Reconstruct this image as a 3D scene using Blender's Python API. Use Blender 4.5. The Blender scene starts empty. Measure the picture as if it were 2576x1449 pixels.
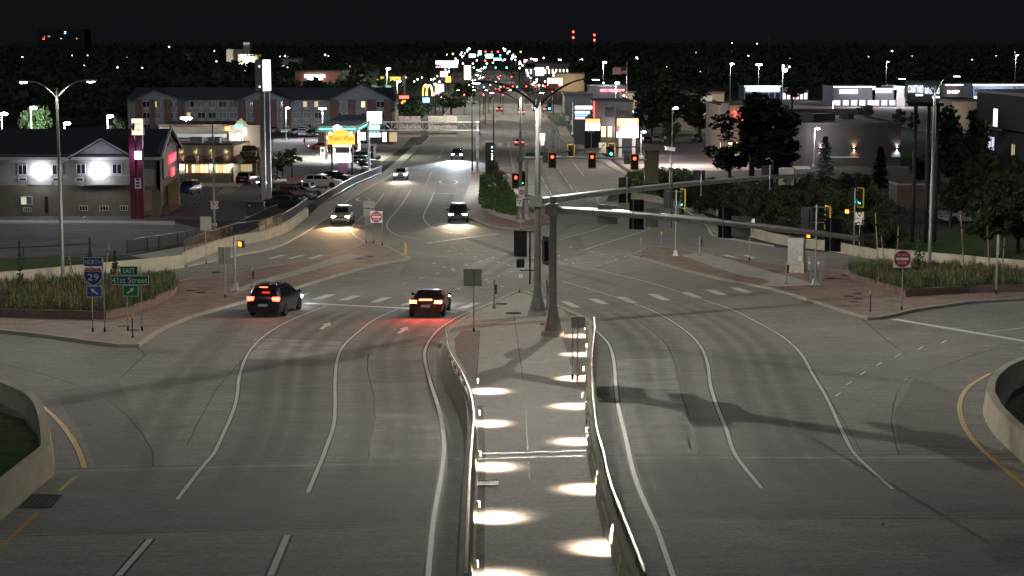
import bpy, bmesh, math, random
from mathutils import Vector, Matrix
from mathutils.geometry import tessellate_polygon

R = math.radians
PI = math.pi
rnd = random.Random(11)
sc = bpy.context.scene
col = sc.collection

# ------------------------------------------------------------------ camera, world, exposure
F, CX, CY, HZ, HC = 4494.0, 1288.0, 724.5, 115.0, 15.0      # measured on the photograph at 2576 px width
PITCH = math.atan((CY - HZ) / F)
cam = bpy.data.cameras.new('camera'); co = bpy.data.objects.new('camera', cam); col.objects.link(co)
co.location = (0, 0, HC); co.rotation_euler = (PI / 2 - PITCH, 0, 0)
cam.sensor_width = 36.0; cam.lens = 36.0 * F / 2576.0; cam.clip_start = 0.5; cam.clip_end = 9000
sc.camera = co

w = bpy.data.worlds.new('World'); sc.world = w; w.use_nodes = True
nt = w.node_tree; bg = nt.nodes['Background']
sky = nt.nodes.new('ShaderNodeTexSky'); sky.sky_type = 'NISHITA'; sky.sun_disc = False
sky.sun_elevation = R(-4.5); sky.sun_rotation = R(250)
glow = nt.nodes.new('ShaderNodeMix'); glow.data_type = 'RGBA'; glow.blend_type = 'ADD'; glow.inputs[0].default_value = 1.0
glow.inputs[7].default_value = (0.032, 0.035, 0.048, 1)                     # city sky glow over the twilight sky
nt.links.new(sky.outputs[0], glow.inputs[6]); nt.links.new(glow.outputs[2], bg.inputs[0]); bg.inputs[1].default_value = 0.15

sun = bpy.data.lights.new('fill_sun', 'SUN'); sun.energy = 0.28; sun.angle = R(25); sun.color = (0.86, 0.93, 1.0)  # added soft fill standing in for sky glow on facades and trees
so = bpy.data.objects.new('fill_sun', sun); col.objects.link(so); so.rotation_euler = (R(48), R(-14), 0)

sc.view_settings.view_transform = 'Standard'; sc.view_settings.look = 'None'
sc.view_settings.exposure = 0.0; sc.view_settings.gamma = 1.0
try: sc.view_settings.use_curve_mapping = False
except Exception: pass
sc.render.engine = 'CYCLES'
cy = sc.cycles
cy.max_bounces = 4; cy.diffuse_bounces = 2; cy.glossy_bounces = 2; cy.transmission_bounces = 2
cy.transparent_max_bounces = 4; cy.caustics_reflective = False; cy.caustics_refractive = False
cy.sample_clamp_indirect = 2.0; cy.sample_clamp_direct = 0.0; cy.use_denoising = True
try: cy.use_light_tree = True
except Exception: pass

# ------------------------------------------------------------------ ground profile and pixel <-> ground helpers
PROF = [(-40, 3.3), (0, 2.9), (43, 2.0), (70, 1.0), (99, 0.0), (167, -1.9), (246, -3.7), (340, -5.1), (441, -6.0),
        (600, -6.2), (800, -5.0), (1100, -2.0), (1800, 3.5), (3000, 9.0), (6000, 14.0)]
def _prof(y):
    P = PROF
    if y <= P[0][0]: return P[0][1]
    if y >= P[-1][0]: return P[-1][1]
    for i in range(len(P) - 1):
        if P[i][0] <= y <= P[i + 1][0]: break
    def m(k):
        if k == 0: return (P[1][1] - P[0][1]) / (P[1][0] - P[0][0])
        if k == len(P) - 1: return (P[k][1] - P[k - 1][1]) / (P[k][0] - P[k - 1][0])
        return (P[k + 1][1] - P[k - 1][1]) / (P[k + 1][0] - P[k - 1][0])
    h = P[i + 1][0] - P[i][0]; t = (y - P[i][0]) / h
    a, b = P[i][1], P[i + 1][1]
    return ((2*t**3 - 3*t*t + 1) * a + (t**3 - 2*t*t + t) * h * m(i) + (-2*t**3 + 3*t*t) * b + (t**3 - t*t) * h * m(i + 1))
ST = [-40 + 4 * i for i in range(85)] + [300 + 12 * i for i in range(1, 26)] + [600 + 50 * i for i in range(1, 25)] + [1800 + 300 * i for i in range(1, 15)]
STZ = [_prof(y) for y in ST]
def zt(y):
    if y <= ST[0]: return STZ[0]
    if y >= ST[-1]: return STZ[-1]
    lo, hi = 0, len(ST) - 1
    while hi - lo > 1:
        m = (lo + hi) // 2
        if ST[m] <= y: lo = m
        else: hi = m
    t = (y - ST[lo]) / (ST[hi] - ST[lo])
    return STZ[lo] + (STZ[hi] - STZ[lo]) * t
SP, CP = math.sin(PITCH), math.cos(PITCH)
def slope(vy):                       # dz/dy of the viewing ray through image row vy
    d = (CY - vy) / F
    return (-SP + d * CP) / (CP + d * SP)
def xs(vx, vy):                      # dx/dy of the viewing ray
    d = (CY - vy) / F
    return ((vx - CX) / F) / (CP + d * SP)
def G(vx, vy, h=0.0):                # where a ray meets the ground (raised by h)
    s = slope(vy); f = lambda y: HC + s * y - zt(y) - h
    a = 20.0; b = a
    while f(b) > 0 and b < 5800: a = b; b *= 1.04
    for _ in range(40):
        m = (a + b) / 2
        if f(m) > 0: a = m
        else: b = m
    return Vector((xs(vx, vy) * b, b, zt(b) + h))
def ZT(y, vy): return HC + slope(vy) * y           # height at distance y seen on row vy
def AT(vx, vy, y): return Vector((xs(vx, vy) * y, y, ZT(y, vy)))
def PX(y): return F / y / 1.0                       # pixels per metre at distance y
def HEAD(a, b):                                     # heading (rotation about z, 0 = +Y) of the ground direction a -> b (pixels)
    d = G(*b) - G(*a); return math.atan2(-d.x, d.y)

# ------------------------------------------------------------------ materials
MATS = {}
def mat(name, c, rough=0.7, metal=0.0, var=0.0, scale=2.0, bump=0.0, bscale=None, spec=None, var2=0.0, scale2=0.2, coat=0.0):
    if name in MATS: return MATS[name]
    m = bpy.data.materials.new(name); m.use_nodes = True; t = m.node_tree; p = t.nodes['Principled BSDF']
    c = tuple(c)
    p.inputs['Base Color'].default_value = (*c, 1); p.inputs['Roughness'].default_value = rough; p.inputs['Metallic'].default_value = metal
    if spec is not None: p.inputs['Specular IOR Level'].default_value = spec
    if coat: p.inputs['Coat Weight'].default_value = coat; p.inputs['Coat Roughness'].default_value = 0.05
    if var or bump or var2:
        tc = t.nodes.new('ShaderNodeTexCoord')
        def noise(s, det=5):
            n = t.nodes.new('ShaderNodeTexNoise'); n.inputs['Scale'].default_value = s; n.inputs['Detail'].default_value = det
            t.links.new(tc.outputs['Object'], n.inputs['Vector']); return n
        last = None
        for v, s in ((var, scale), (var2, scale2)):
            if not v: continue
            n = noise(s)
            r = t.nodes.new('ShaderNodeMapRange'); r.inputs['From Min'].default_value = 0.3; r.inputs['From Max'].default_value = 0.7
            r.inputs['To Min'].default_value = 1 - v; r.inputs['To Max'].default_value = 1 + v
            t.links.new(n.outputs['Fac'], r.inputs['Value'])
            x = t.nodes.new('ShaderNodeVectorMath'); x.operation = 'SCALE'
            if last is None: x.inputs[0].default_value = c
            else: t.links.new(last.outputs[0], x.inputs[0])
            t.links.new(r.outputs[0], x.inputs['Scale']); last = x
        if last: t.links.new(last.outputs[0], p.inputs['Base Color'])
        if bump:
            n = noise(bscale or scale * 3, 6); b = t.nodes.new('ShaderNodeBump'); b.inputs['Strength'].default_value = bump
            b.inputs['Distance'].default_value = 0.05
            t.links.new(n.outputs['Fac'], b.inputs['Height']); t.links.new(b.outputs[0], p.inputs['Normal'])
    MATS[name] = m; return m
def emat(name, c, s, base=None):
    if name in MATS: return MATS[name]
    m = bpy.data.materials.new(name); m.use_nodes = True; p = m.node_tree.nodes['Principled BSDF']
    p.inputs['Base Color'].default_value = (*(base or c), 1); p.inputs['Roughness'].default_value = 0.5
    p.inputs['Emission Color'].default_value = (*c, 1); p.inputs['Emission Strength'].default_value = s
    MATS[name] = m; return m

# ------------------------------------------------------------------ mesh builder
class MB:
    def __init__(s): s.v = []; s.f = []; s.mi = []; s.cur = 0
    def add(s, vs, fs, M=None):
        o = len(s.v)
        s.v += [tuple(M @ Vector(p)) if M is not None else tuple(p) for p in vs]
        s.f += [tuple(i + o for i in f) for f in fs]; s.mi += [s.cur] * len(fs)
        return s
    def box(s, c, d, rz=0.0, M=None):
        x, y, z = d[0] / 2, d[1] / 2, d[2] / 2
        vs = [(-x,-y,-z),(x,-y,-z),(x,y,-z),(-x,y,-z),(-x,-y,z),(x,-y,z),(x,y,z),(-x,y,z)]
        fs = [(0,3,2,1),(4,5,6,7),(0,1,5,4),(1,2,6,5),(2,3,7,6),(3,0,4,7)]
        T = Matrix.Translation(Vector(c)) @ Matrix.Rotation(rz, 4, 'Z')
        return s.add(vs, fs, T if M is None else M @ T)
    def bx(s, x0, x1, y0, y1, z0, z1, M=None):
        return s.box(((x0+x1)/2, (y0+y1)/2, (z0+z1)/2), (abs(x1-x0), abs(y1-y0), abs(z1-z0)), 0, M)
    def cyl(s, a, b, r0, r1=None, n=10, caps=True):
        a, b = Vector(a), Vector(b); r1 = r0 if r1 is None else r1
        d = (b - a); d.normalize()
        u = d.orthogonal().normalized(); w_ = d.cross(u)
        vs = []
        for c, r in ((a, r0), (b, r1)):
            for i in range(n):
                t = 2 * PI * i / n
                vs.append(c + u * (math.cos(t) * r) + w_ * (math.sin(t) * r))
        fs = [(i, (i+1) % n, n + (i+1) % n, n + i) for i in range(n)]
        if caps: fs += [tuple(range(n))[::-1], tuple(range(n, 2*n))]
        return s.add(vs, fs)
    def tube(s, pts, r, n=8, caps=True):
        pts = [Vector(p) for p in pts]; rs = r if isinstance(r, (list, tuple)) else [r] * len(pts)
        vs = []; u = None
        for i, p in enumerate(pts):
            d = (pts[min(i+1, len(pts)-1)] - pts[max(i-1, 0)]).normalized()
            if u is None: u = d.orthogonal().normalized()
            u = (u - d * u.dot(d)).normalized(); w_ = d.cross(u)
            for k in range(n):
                t = 2 * PI * k / n
                vs.append(p + u * (math.cos(t) * rs[i]) + w_ * (math.sin(t) * rs[i]))
        fs = []
        for i in range(len(pts) - 1):
            for k in range(n):
                fs.append((i*n + k, i*n + (k+1) % n, (i+1)*n + (k+1) % n, (i+1)*n + k))
        if caps: fs += [tuple(range(n))[::-1], tuple(range((len(pts)-1)*n, len(pts)*n))]
        return s.add(vs, fs)
    def prism(s, poly, d, M=None):          # polygon in the local xz plane, extruded along y from 0 to d
        n = len(poly)
        vs = [(x, 0, z) for x, z in poly] + [(x, d, z) for x, z in poly]
        tri = tessellate_polygon([[Vector((x, z, 0)) for x, z in poly]])
        fs = [tuple(t) for t in tri] + [tuple(i + n for i in t)[::-1] for t in tri]
        fs += [(i, (i+1) % n, n + (i+1) % n, n + i) for i in range(n)]
        return s.add(vs, fs, M)
    def quad(s, a, b, c, d): return s.add([a, b, c, d], [(0, 1, 2, 3)])
    def loft(s, rings, cap=True, closed=True):
        n = len(rings[0]); vs = [p for r in rings for p in r]; fs = []
        for i in range(len(rings) - 1):
            for k in range(n if closed else n - 1):
                fs.append((i*n + k, i*n + (k+1) % n, (i+1)*n + (k+1) % n, (i+1)*n + k))
        if cap: fs += [tuple(range(n))[::-1], tuple(range((len(rings)-1)*n, len(rings)*n))]
        return s.add(vs, fs)
    def ball(s, c, r, nu=8, nv=6, sq=(1, 1, 1)):
        c = Vector(c); vs = []; fs = []
        for j in range(1, nv):
            for i in range(nu):
                a, b = 2*PI*i/nu, PI*j/nv
                vs.append((c.x + r*sq[0]*math.sin(b)*math.cos(a), c.y + r*sq[1]*math.sin(b)*math.sin(a), c.z + r*sq[2]*math.cos(b)))
        vs += [(c.x, c.y, c.z + r*sq[2]), (c.x, c.y, c.z - r*sq[2])]
        for j in range(nv - 2):
            for i in range(nu): fs.append((j*nu+i, (j+1)*nu+i, (j+1)*nu+(i+1) % nu, j*nu+(i+1) % nu))
        T, B = len(vs) - 2, len(vs) - 1
        for i in range(nu):
            fs.append((T, i, (i+1) % nu)); fs.append((B, (nv-2)*nu+(i+1) % nu, (nv-2)*nu+i))
        return s.add(vs, fs)
    def mesh(s, name, mats, smooth=None):
        me = bpy.data.meshes.new(name); me.from_pydata(s.v, [], s.f)
        for m in (mats if isinstance(mats, (list, tuple)) else [mats]): me.materials.append(m)
        if any(s.mi): me.polygons.foreach_set('material_index', s.mi)
        bm = bmesh.new(); bm.from_mesh(me); bmesh.ops.recalc_face_normals(bm, faces=bm.faces[:]); bm.to_mesh(me); bm.free()
        if smooth is not None:
            me.shade_smooth()
            try: me.set_sharp_from_angle(angle=R(smooth))
            except Exception: pass
        me.update(); return me
    def build(s, name, m, parent=None, loc=None, rz=0.0, smooth=None):
        return link(name, s.mesh(name, m, smooth), parent, loc, rz)

def link(name, me, parent=None, loc=None, rz=0.0):
    o = bpy.data.objects.new(name, me); col.objects.link(o)
    if parent is not None: o.parent = parent
    if loc is not None: o.location = loc
    if rz: o.rotation_euler = (0, 0, rz)
    return o
def tag(o, label, cat, group=None):
    o['label'] = label; o['category'] = cat
    if group: o['group'] = group
    return o
def thing(name, label, cat, loc=(0, 0, 0), rz=0.0, group=None):
    o = bpy.data.objects.new(name, None); col.objects.link(o); o.empty_display_size = 0.2
    o.location = loc; o.rotation_euler = (0, 0, rz)
    return tag(o, label, cat, group)
def copy_tree(o, parent=None):
    c = o.copy(); col.objects.link(c); c.parent = parent
    for ch in list(o.children): copy_tree(ch, c)
    return c
def lamp(kind, parent, loc, energy, color, size=0.1, name='lamp_light', rot=None, spot=None, blend=0.4, dist=False):
    l = bpy.data.lights.new(name, kind); l.energy = energy; l.color = color
    if kind in ('POINT', 'SPOT'): l.shadow_soft_size = size
    if kind == 'SPOT': l.spot_size = R(spot or 150); l.spot_blend = blend
    if kind == 'AREA': l.size = size
    if dist:                                   # road-lighting optic: more candela towards the edges of the beam
        l.use_nodes = True; t = l.node_tree; e = t.nodes['Emission']
        tc = t.nodes.new('ShaderNodeTexCoord'); sx = t.nodes.new('ShaderNodeSeparateXYZ')
        t.links.new(tc.outputs['Normal'], sx.inputs[0])
        a = t.nodes.new('ShaderNodeMath'); a.operation = 'ABSOLUTE'; t.links.new(sx.outputs['Z'], a.inputs[0])
        mx = t.nodes.new('ShaderNodeMath'); mx.operation = 'MAXIMUM'; t.links.new(a.outputs[0], mx.inputs[0]); mx.inputs[1].default_value = dist[1]
        pw = t.nodes.new('ShaderNodeMath'); pw.operation = 'POWER'; t.links.new(mx.outputs[0], pw.inputs[0]); pw.inputs[1].default_value = -dist[0]
        t.links.new(pw.outputs[0], e.inputs['Strength'])
    o = bpy.data.objects.new(name, l); col.objects.link(o)
    if parent is not None: o.parent = parent
    o.location = loc
    if rot: o.rotation_euler = rot
    return o

# text as real raised lettering; returns a mesh in the local xz plane, facing -y, centred, fitted to (wid, hei)
def text_mesh(body, wid, hei, m, depth=0.02, shear=0.0):
    cu = bpy.data.curves.new('lettering', 'FONT'); cu.body = body; cu.align_x = 'CENTER'; cu.align_y = 'CENTER'
    cu.extrude = 0.5; cu.shear = shear; cu.resolution_u = 2
    o = bpy.data.objects.new('lettering_tmp', cu); col.objects.link(o)
    dg = bpy.context.evaluated_depsgraph_get(); me = bpy.data.meshes.new_from_object(o.evaluated_get(dg))
    bpy.data.objects.remove(o); bpy.data.curves.remove(cu)
    xs_ = [v.co.x for v in me.vertices]; ys_ = [v.co.y for v in me.vertices]
    if not xs_: return me
    sx = wid / max(1e-6, max(xs_) - min(xs_)); sy = hei / max(1e-6, max(ys_) - min(ys_))
    cx_, cy_ = (max(xs_) + min(xs_)) / 2, (max(ys_) + min(ys_)) / 2
    for v in me.vertices:
        x, y, z = v.co
        v.co = ((x - cx_) * sx, -z * depth, (y - cy_) * sy)
    me.materials.clear(); me.materials.append(m); me.update(); return me
def text(parent, body, c, wid, hei, m, rz=0.0, depth=0.02, name='lettering', shear=0.0):
    o = link(name, text_mesh(body, wid, hei, m, depth, shear), parent, c, rz); return o

# ------------------------------------------------------------------ draped sheets
def smooth_path(pts, step=1.0):
    P = [Vector((p[0], p[1])) for p in pts]
    if len(P) < 3:
        n = max(1, int((P[1] - P[0]).length / step)); return [P[0].lerp(P[1], i / n) for i in range(n + 1)]
    out = []
    for i in range(len(P) - 1):
        p0, p1, p2, p3 = P[max(i-1, 0)], P[i], P[i+1], P[min(i+2, len(P)-1)]
        n = max(1, int((p2 - p1).length / step))
        for k in range(n):
            t = k / n
            out.append(0.5 * ((2*p1) + (p2 - p0)*t + (2*p0 - 5*p1 + 4*p2 - p3)*t*t + (3*p1 - p0 - 3*p2 + p3)*t**3))
    out.append(P[-1]); return out
def gpath(pix, step=1.0, sm=True):
    pts = [G(*p).xy for p in pix]
    return smooth_path(pts, step) if sm else pts
def drape_mesh(name, poly, m, off=0.0, thick=0.0):
    P = [Vector((p[0], p[1], 0)) for p in poly]
    bm = bmesh.new(); vs = [bm.verts.new(p) for p in P]
    for t in tessellate_polygon([P]):
        try: bm.faces.new([vs[i] for i in t])
        except ValueError: pass
    y0, y1 = min(p.y for p in P), max(p.y for p in P)
    for s in ST:
        if y0 + 1e-4 < s < y1 - 1e-4:
            bmesh.ops.bisect_plane(bm, geom=bm.verts[:] + bm.edges[:] + bm.faces[:], plane_co=(0, s, 0), plane_no=(0, 1, 0), dist=1e-5)
    bmesh.ops.recalc_face_normals(bm, faces=bm.faces[:])
    for f in bm.faces:
        if f.normal.z < 0: f.normal_flip()
    if thick:
        be = [e for e in bm.edges if len(e.link_faces) == 1]
        r = bmesh.ops.extrude_edge_only(bm, edges=be)
        low = {v for v in r['geom'] if isinstance(v, bmesh.types.BMVert)}
        for v in bm.verts: v.co.z = zt(v.co.y) + off - (thick if v in low else 0)
    else:
        for v in bm.verts: v.co.z = zt(v.co.y) + off
    me = bpy.data.meshes.new(name); bm.to_mesh(me); bm.free(); me.materials.append(m); me.update(); return me
def drape(name, poly, m, off=0.0, thick=0.0, parent=None, kind=None):
    o = link(name, drape_mesh(name, poly, m, off, thick), parent)
    if kind: o['kind'] = kind
    return o
def gpoly(pix): return [G(*p).xy for p in pix]
def ribbon_pts(path, wid):
    L, Rr = [], []
    for i, p in enumerate(path):
        d = (path[min(i+1, len(path)-1)] - path[max(i-1, 0)])
        if d.length < 1e-9: d = Vector((0, 1))
        d.normalize(); n = Vector((-d.y, d.x)) * wid / 2
        L.append(p + n); Rr.append(p - n)
    return L, Rr
def ribbon(name, path, wid, m, off, parent=None):
    L, Rr = ribbon_pts(path, wid); b = MB(); n = len(path)
    vs = [(p.x, p.y, zt(p.y) + off) for p in L] + [(p.x, p.y, zt(p.y) + off) for p in Rr]
    b.add(vs, [(i, i+1, n+i+1, n+i) for i in range(n-1)])
    return b.build(name, m, parent)
def offset_path(path, d):
    return ribbon_pts(path, 2 * d)[0] if d > 0 else ribbon_pts(path, -2 * d)[1]
# extruded profile along a ground path: prof = [(lateral, height)...] closed, lateral to the left of travel
def sweep(path, prof, closed_ends=True, zoff=0.0):
    b = MB(); rings = []
    for i, p in enumerate(path):
        d = (path[min(i+1, len(path)-1)] - path[max(i-1, 0)]).normalized(); n = Vector((-d.y, d.x))
        pr = prof(i / max(1, len(path) - 1)) if callable(prof) else prof
        rings.append([(p.x + n.x * a, p.y + n.y * a, zt(p.y) + h + zoff) for a, h in pr])
    b.loft(rings, closed_ends); return b
# ================================================================== GROUND, ROADS, MARKINGS
def concrete_mat(name, c, var, scale, streak):
    m = mat(name, c, 0.82, 0, var, scale, 0.12, 14.0, var2=0.16, scale2=0.06)
    t = m.node_tree; p = t.nodes['Principled BSDF']
    tc = t.nodes.new('ShaderNodeTexCoord'); mp = t.nodes.new('ShaderNodeMapping'); mp.inputs['Scale'].default_value = (0.9, 9.0, 1)
    t.links.new(tc.outputs['Object'], mp.inputs[0])
    n = t.nodes.new('ShaderNodeTexNoise'); n.inputs['Scale'].default_value = 0.5; n.inputs['Detail'].default_value = 6; t.links.new(mp.outputs[0], n.inputs['Vector'])
    r = t.nodes.new('ShaderNodeMapRange'); r.inputs['From Min'].default_value = .35; r.inputs['From Max'].default_value = .68
    r.inputs['To Min'].default_value = 1 - streak; r.inputs['To Max'].default_value = 1 + streak * .7; t.links.new(n.outputs['Fac'], r.inputs['Value'])
    # fine speckle and a few rubber / oil stains
    n2 = t.nodes.new('ShaderNodeTexNoise'); n2.inputs['Scale'].default_value = 7; n2.inputs['Detail'].default_value = 3; t.links.new(tc.outputs['Object'], n2.inputs['Vector'])
    r2 = t.nodes.new('ShaderNodeMapRange'); r2.inputs['From Min'].default_value = .35; r2.inputs['From Max'].default_value = .65
    r2.inputs['To Min'].default_value = .84; r2.inputs['To Max'].default_value = 1.13; t.links.new(n2.outputs['Fac'], r2.inputs['Value'])
    n3 = t.nodes.new('ShaderNodeTexNoise'); n3.inputs['Scale'].default_value = .55; n3.inputs['Detail'].default_value = 8; n3.inputs['Roughness'].default_value = .7; t.links.new(tc.outputs['Object'], n3.inputs['Vector'])
    r3 = t.nodes.new('ShaderNodeMapRange'); r3.inputs['From Min'].default_value = .64; r3.inputs['From Max'].default_value = .74
    r3.inputs['To Min'].default_value = 1; r3.inputs['To Max'].default_value = .62; t.links.new(n3.outputs['Fac'], r3.inputs['Value'])
    last = p.inputs['Base Color'].links[0].from_socket
    for k in (r, r2, r3):
        x = t.nodes.new('ShaderNodeVectorMath'); x.operation = 'SCALE'; t.links.new(last, x.inputs[0]); t.links.new(k.outputs[0], x.inputs['Scale']); last = x.outputs[0]
    t.links.new(last, p.inputs['Base Color'])
    return m
M_ROAD = concrete_mat('road_concrete', (0.30, 0.285, 0.255), 0.10, 0.7, 0.16)
M_WALK = concrete_mat('walk_concrete', (0.47, 0.445, 0.395), 0.08, 1.2, 0.08)
M_CURB = mat('curb_concrete', (0.46, 0.43, 0.37), 0.85, 0, 0.15, 1.5, 0.15, 20)
M_BRICK = mat('stamped_red_concrete', (0.29, 0.20, 0.17), 0.7, 0, 0.28, 0.9, 0.35, 6, var2=0.2, scale2=5)
M_AGG = mat('aggregate_paving', (0.27, 0.205, 0.18), 0.85, 0, 0.45, 9, 0.6, 20)
M_ASPH = mat('asphalt', (0.08, 0.078, 0.086), 0.85, 0, 0.25, 0.5, 0.2, 25, var2=.2, scale2=.08)
M_ASPH2 = mat('worn_asphalt', (0.17, 0.16, 0.175), 0.85, 0, 0.2, 0.4, 0.2, 25, var2=.2, scale2=.07)
M_LOT = mat('lot_concrete', (0.27, 0.23, 0.22), 0.85, 0, 0.15, 0.3, 0.1, 20)
M_SOIL = mat('night_ground', (0.035, 0.042, 0.022), 0.95, 0, 0.3, 0.2)
M_LAWN = mat('mown_lawn', (0.05, 0.10, 0.025), 0.95, 0, 0.4, 1.2, 0.5, 12)
M_WHITE = mat('road_paint_white', (0.72, 0.71, 0.66), 0.6, 0, 0.12, 5)
M_YEL = mat('road_paint_yellow', (0.55, 0.36, 0.06), 0.6, 0, 0.15, 4)
M_BLACK = mat('road_paint_black', (0.02, 0.02, 0.02), 0.7, 0, 0.2, 5)
M_TAR = mat('joint_sealant', (0.022, 0.022, 0.022), 0.6, 0, 0.3, 6)
M_STEEL = mat('galvanised_steel', (0.52, 0.53, 0.54), 0.38, 0.75, 0.12, 3)
M_WALL = mat('barrier_concrete', (0.50, 0.46, 0.36), 0.85, 0, 0.14, 1.1, 0.1, 15)
M_IRON = mat('cast_iron', (0.03, 0.028, 0.025), 0.6, 0.5, 0.2, 8)

# one terrain sheet, far beyond the horizon
b = MB(); XR = [-4200, -1500, -600, -250, -120, -60, 0, 60, 120, 250, 600, 1500, 4200]; ys = ST
b.add([(x, y, zt(y) - 0.07) for y in ys for x in XR], [(j*len(XR)+i, j*len(XR)+i+1, (j+1)*len(XR)+i+1, (j+1)*len(XR)+i) for j in range(len(ys)-1) for i in range(len(XR)-1)])
o = b.build('ground', M_SOIL); o['kind'] = 'structure'

LCURB = [(604,643),(656,634),(709,618),(780,578),(815,553),(850,522),(903,486),(938,467),(973,449),(1027,399),(1060,365),(1078,348),(1110,300),(1140,260),(1162,230),(1182,200),(1200,178),(1216,162)]
RCURB = [(1232,162),(1262,180),(1300,212),(1345,258),(1397,315),(1409,345),(1470,385),(1553,430),(1600,455),(1640,478),(1700,520),(1739,539),(1777,567),(1789,587),(1811,598),(1945,621),(2132,640),(2205,657),(2576,690),(2950,725)]
road = drape('roadway', gpoly([(-700,1750),(-700,760),(-300,750),(0,722),(465,672)] + LCURB + RCURB + [(3300,1750)]), M_ROAD, 0.0, kind='structure')
side = drape('side_street', gpoly([(760,275),(1121,280),(1128,272),(800,262)]), M_ASPH2, 0.006, kind='structure')
side2 = drape('cross_street', gpoly([(1352,262),(1376,292),(2000,300),(2000,288)]), M_ASPH2, 0.006, kind='structure')

drape('frontage_road', gpoly([(-500,560),(450,562),(520,578),(525,598),(330,640),(0,652),(-500,662)]), M_ASPH2, -0.02, kind='structure')
drape('grass_verge', gpoly([(-500,663),(0,653),(330,641),(462,634),(0,684),(-500,705)]), M_LAWN, 0.02, kind='structure')
drape('parking_lot', gpoly([(-500,556),(330,554),(640,552),(700,530),(795,503),(958,428),(985,398),(1010,352),(1000,342),(820,345),(600,352),(430,395),(-500,400)]), M_ASPH, -0.02, kind='structure')
drape('forecourt', gpoly([(690,348),(1040,338),(1010,372),(960,408),(800,418),(680,412)]), M_LOT, 0.0, kind='structure')
drape('parking_lot', gpoly([(1500,372),(1590,352),(1780,343),(1990,343),(2040,425),(1700,432),(1590,432)]), M_LOT, -0.01, kind='structure')
drape('parking_lot', gpoly([(1880,262),(2120,268),(2560,262),(2560,330),(2400,345),(2180,300),(1950,290)]), M_LOT, -0.01, kind='structure')
drape('parking_lot', gpoly([(2180,520),(2700,510),(2700,600),(2200,600)]), M_ASPH, -0.02, kind='structure')
drape('lawn', gpoly([(1411,330),(1425,310),(1560,318),(1560,345),(1445,345)]), M_LAWN, 0.03, kind='structure')
drape('lawn', gpoly([(1390,298),(1440,300),(1440,285),(1370,283)]), M_LAWN, 0.03, kind='structure')
drape('lawn', gpoly([(1570,438),(1730,434),(1800,455),(1800,480),(1700,500),(1590,470)]), M_LAWN, 0.05, kind='structure')
drape('lawn', gpoly([(1600,342),(1960,335),(1960,325),(1600,330)]), M_LAWN, 0.04, kind='structure')
drape('lawn', gpoly([(2180,590),(2760,585),(2760,700),(2260,640)]), M_LAWN, 0.05, kind='structure')

# ---- sidewalks and kerbs along the street
def kerb(name, pix, h=0.15, wid=0.22, step=1.5, sm=True, m=None):
    pth = gpath(pix, step, sm)
    o = sweep(pth, [(-wid/2, -0.05), (wid/2, -0.05), (wid/2, h - .02), (wid/2 - .03, h), (-wid/2 + .03, h), (-wid/2, h - .02)]).build(name, m or M_CURB)
    o['kind'] = 'structure'; return o
kerb('kerb', [(470,672)] + LCURB[:14], step=2)
kerb('kerb', [(1397,315),(1409,345),(1470,385),(1553,430),(1600,455),(1640,478),(1700,520),(1739,539),(1777,567),(1789,587),(1811,598),(1945,621)], step=2)
drape('sidewalk', gpoly([(470,671),(604,641),(656,632),(709,616),(780,576),(815,551),(850,520),(903,484),(938,465),(973,447),(1027,397),(1058,365),(1040,368),(1010,395),(958,440),(900,466),(800,523),(776,546),(727,585),(656,611),(604,618),(470,664)]), M_WALK, 0.12, 0.15, kind='structure')
drape('sidewalk', gpoly([(1411,345),(1472,383),(1555,428),(1640,474),(1700,516),(1740,536),(1790,582),(1812,594),(1812,580),(1770,540),(1720,520),(1640,470),(1568,430),(1500,378),(1440,346),(1424,318),(1400,318)]), M_WALK, 0.12, 0.15, kind='structure')
drape('sidewalk', gpoly([(-500,556),(0,556),(440,558),(440,565),(0,563),(-500,566)]), M_WALK, 0.10, 0.12, kind='structure')

# ---- traffic islands (raised, red stamped surface, concrete kerb and crossing path)
def island(name, pix, m, h=0.15, kerbw=0.2):
    P = gpoly(pix); o = drape(name, P, m, h, h + 0.05, kind='structure')
    k = smooth_path(P + [P[0]], 50)
    kk = sweep([Vector(p) for p in P + [P[0]]], [(-kerbw/2, -0.04), (kerbw/2, -0.04), (kerbw/2, h + .004), (-kerbw/2, h + .004)]).build('kerb_edge', M_CURB, o)
    return o
ISL_L = [(345,873),(410,830),(480,800),(600,766),(700,741),(760,722),(850,695),(940,670),(1005,658),(1030,653),(1020,648),(975,625),(950,617),(925,611),(890,627),(851,639),(793,657),(700,672),(608,687),(470,708),(440,715),(440,745),(380,775),(270,809),(0,803),(-500,800),(-500,832),(0,836),(100,846),(230,864),(300,873)]
isl_left = island('traffic_island', ISL_L, M_BRICK)
drape('crossing_path', gpoly([(588,747),(660,722),(760,693),(850,667),(915,648),(880,643),(838,652),(800,668),(700,697),(640,715),(606,728)]), M_WALK, 0.155, parent=isl_left)
ISL_R = [(1578,646),(1614,652),(1722,682),(1820,706),(1897,721),(1939,729),(1994,745),(2068,768),(2146,794),(2185,805),(2212,803),(2239,798),(2300,783),(2435,764),(2576,755),(3000,745),(3000,728),(2576,737),(2435,739),(2282,749),(2214,731),(2155,712),(2128,692),(2128,686),(2031,676),(1938,667),(1832,651),(1793,645),(1722,634),(1647,622),(1625,626),(1600,640)]
isl_right = island('traffic_island', ISL_R, M_BRICK)
drape('crossing_path', gpoly([(1707,646),(1780,640),(1795,648),(1835,657),(1880,672),(1950,692),(2000,704),(2036,716),(2040,723),(1950,727),(1912,724),(1938,714),(1915,706),(1870,700),(1810,682),(1780,672),(1740,656)]), M_WALK, 0.155, parent=isl_right)
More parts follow.
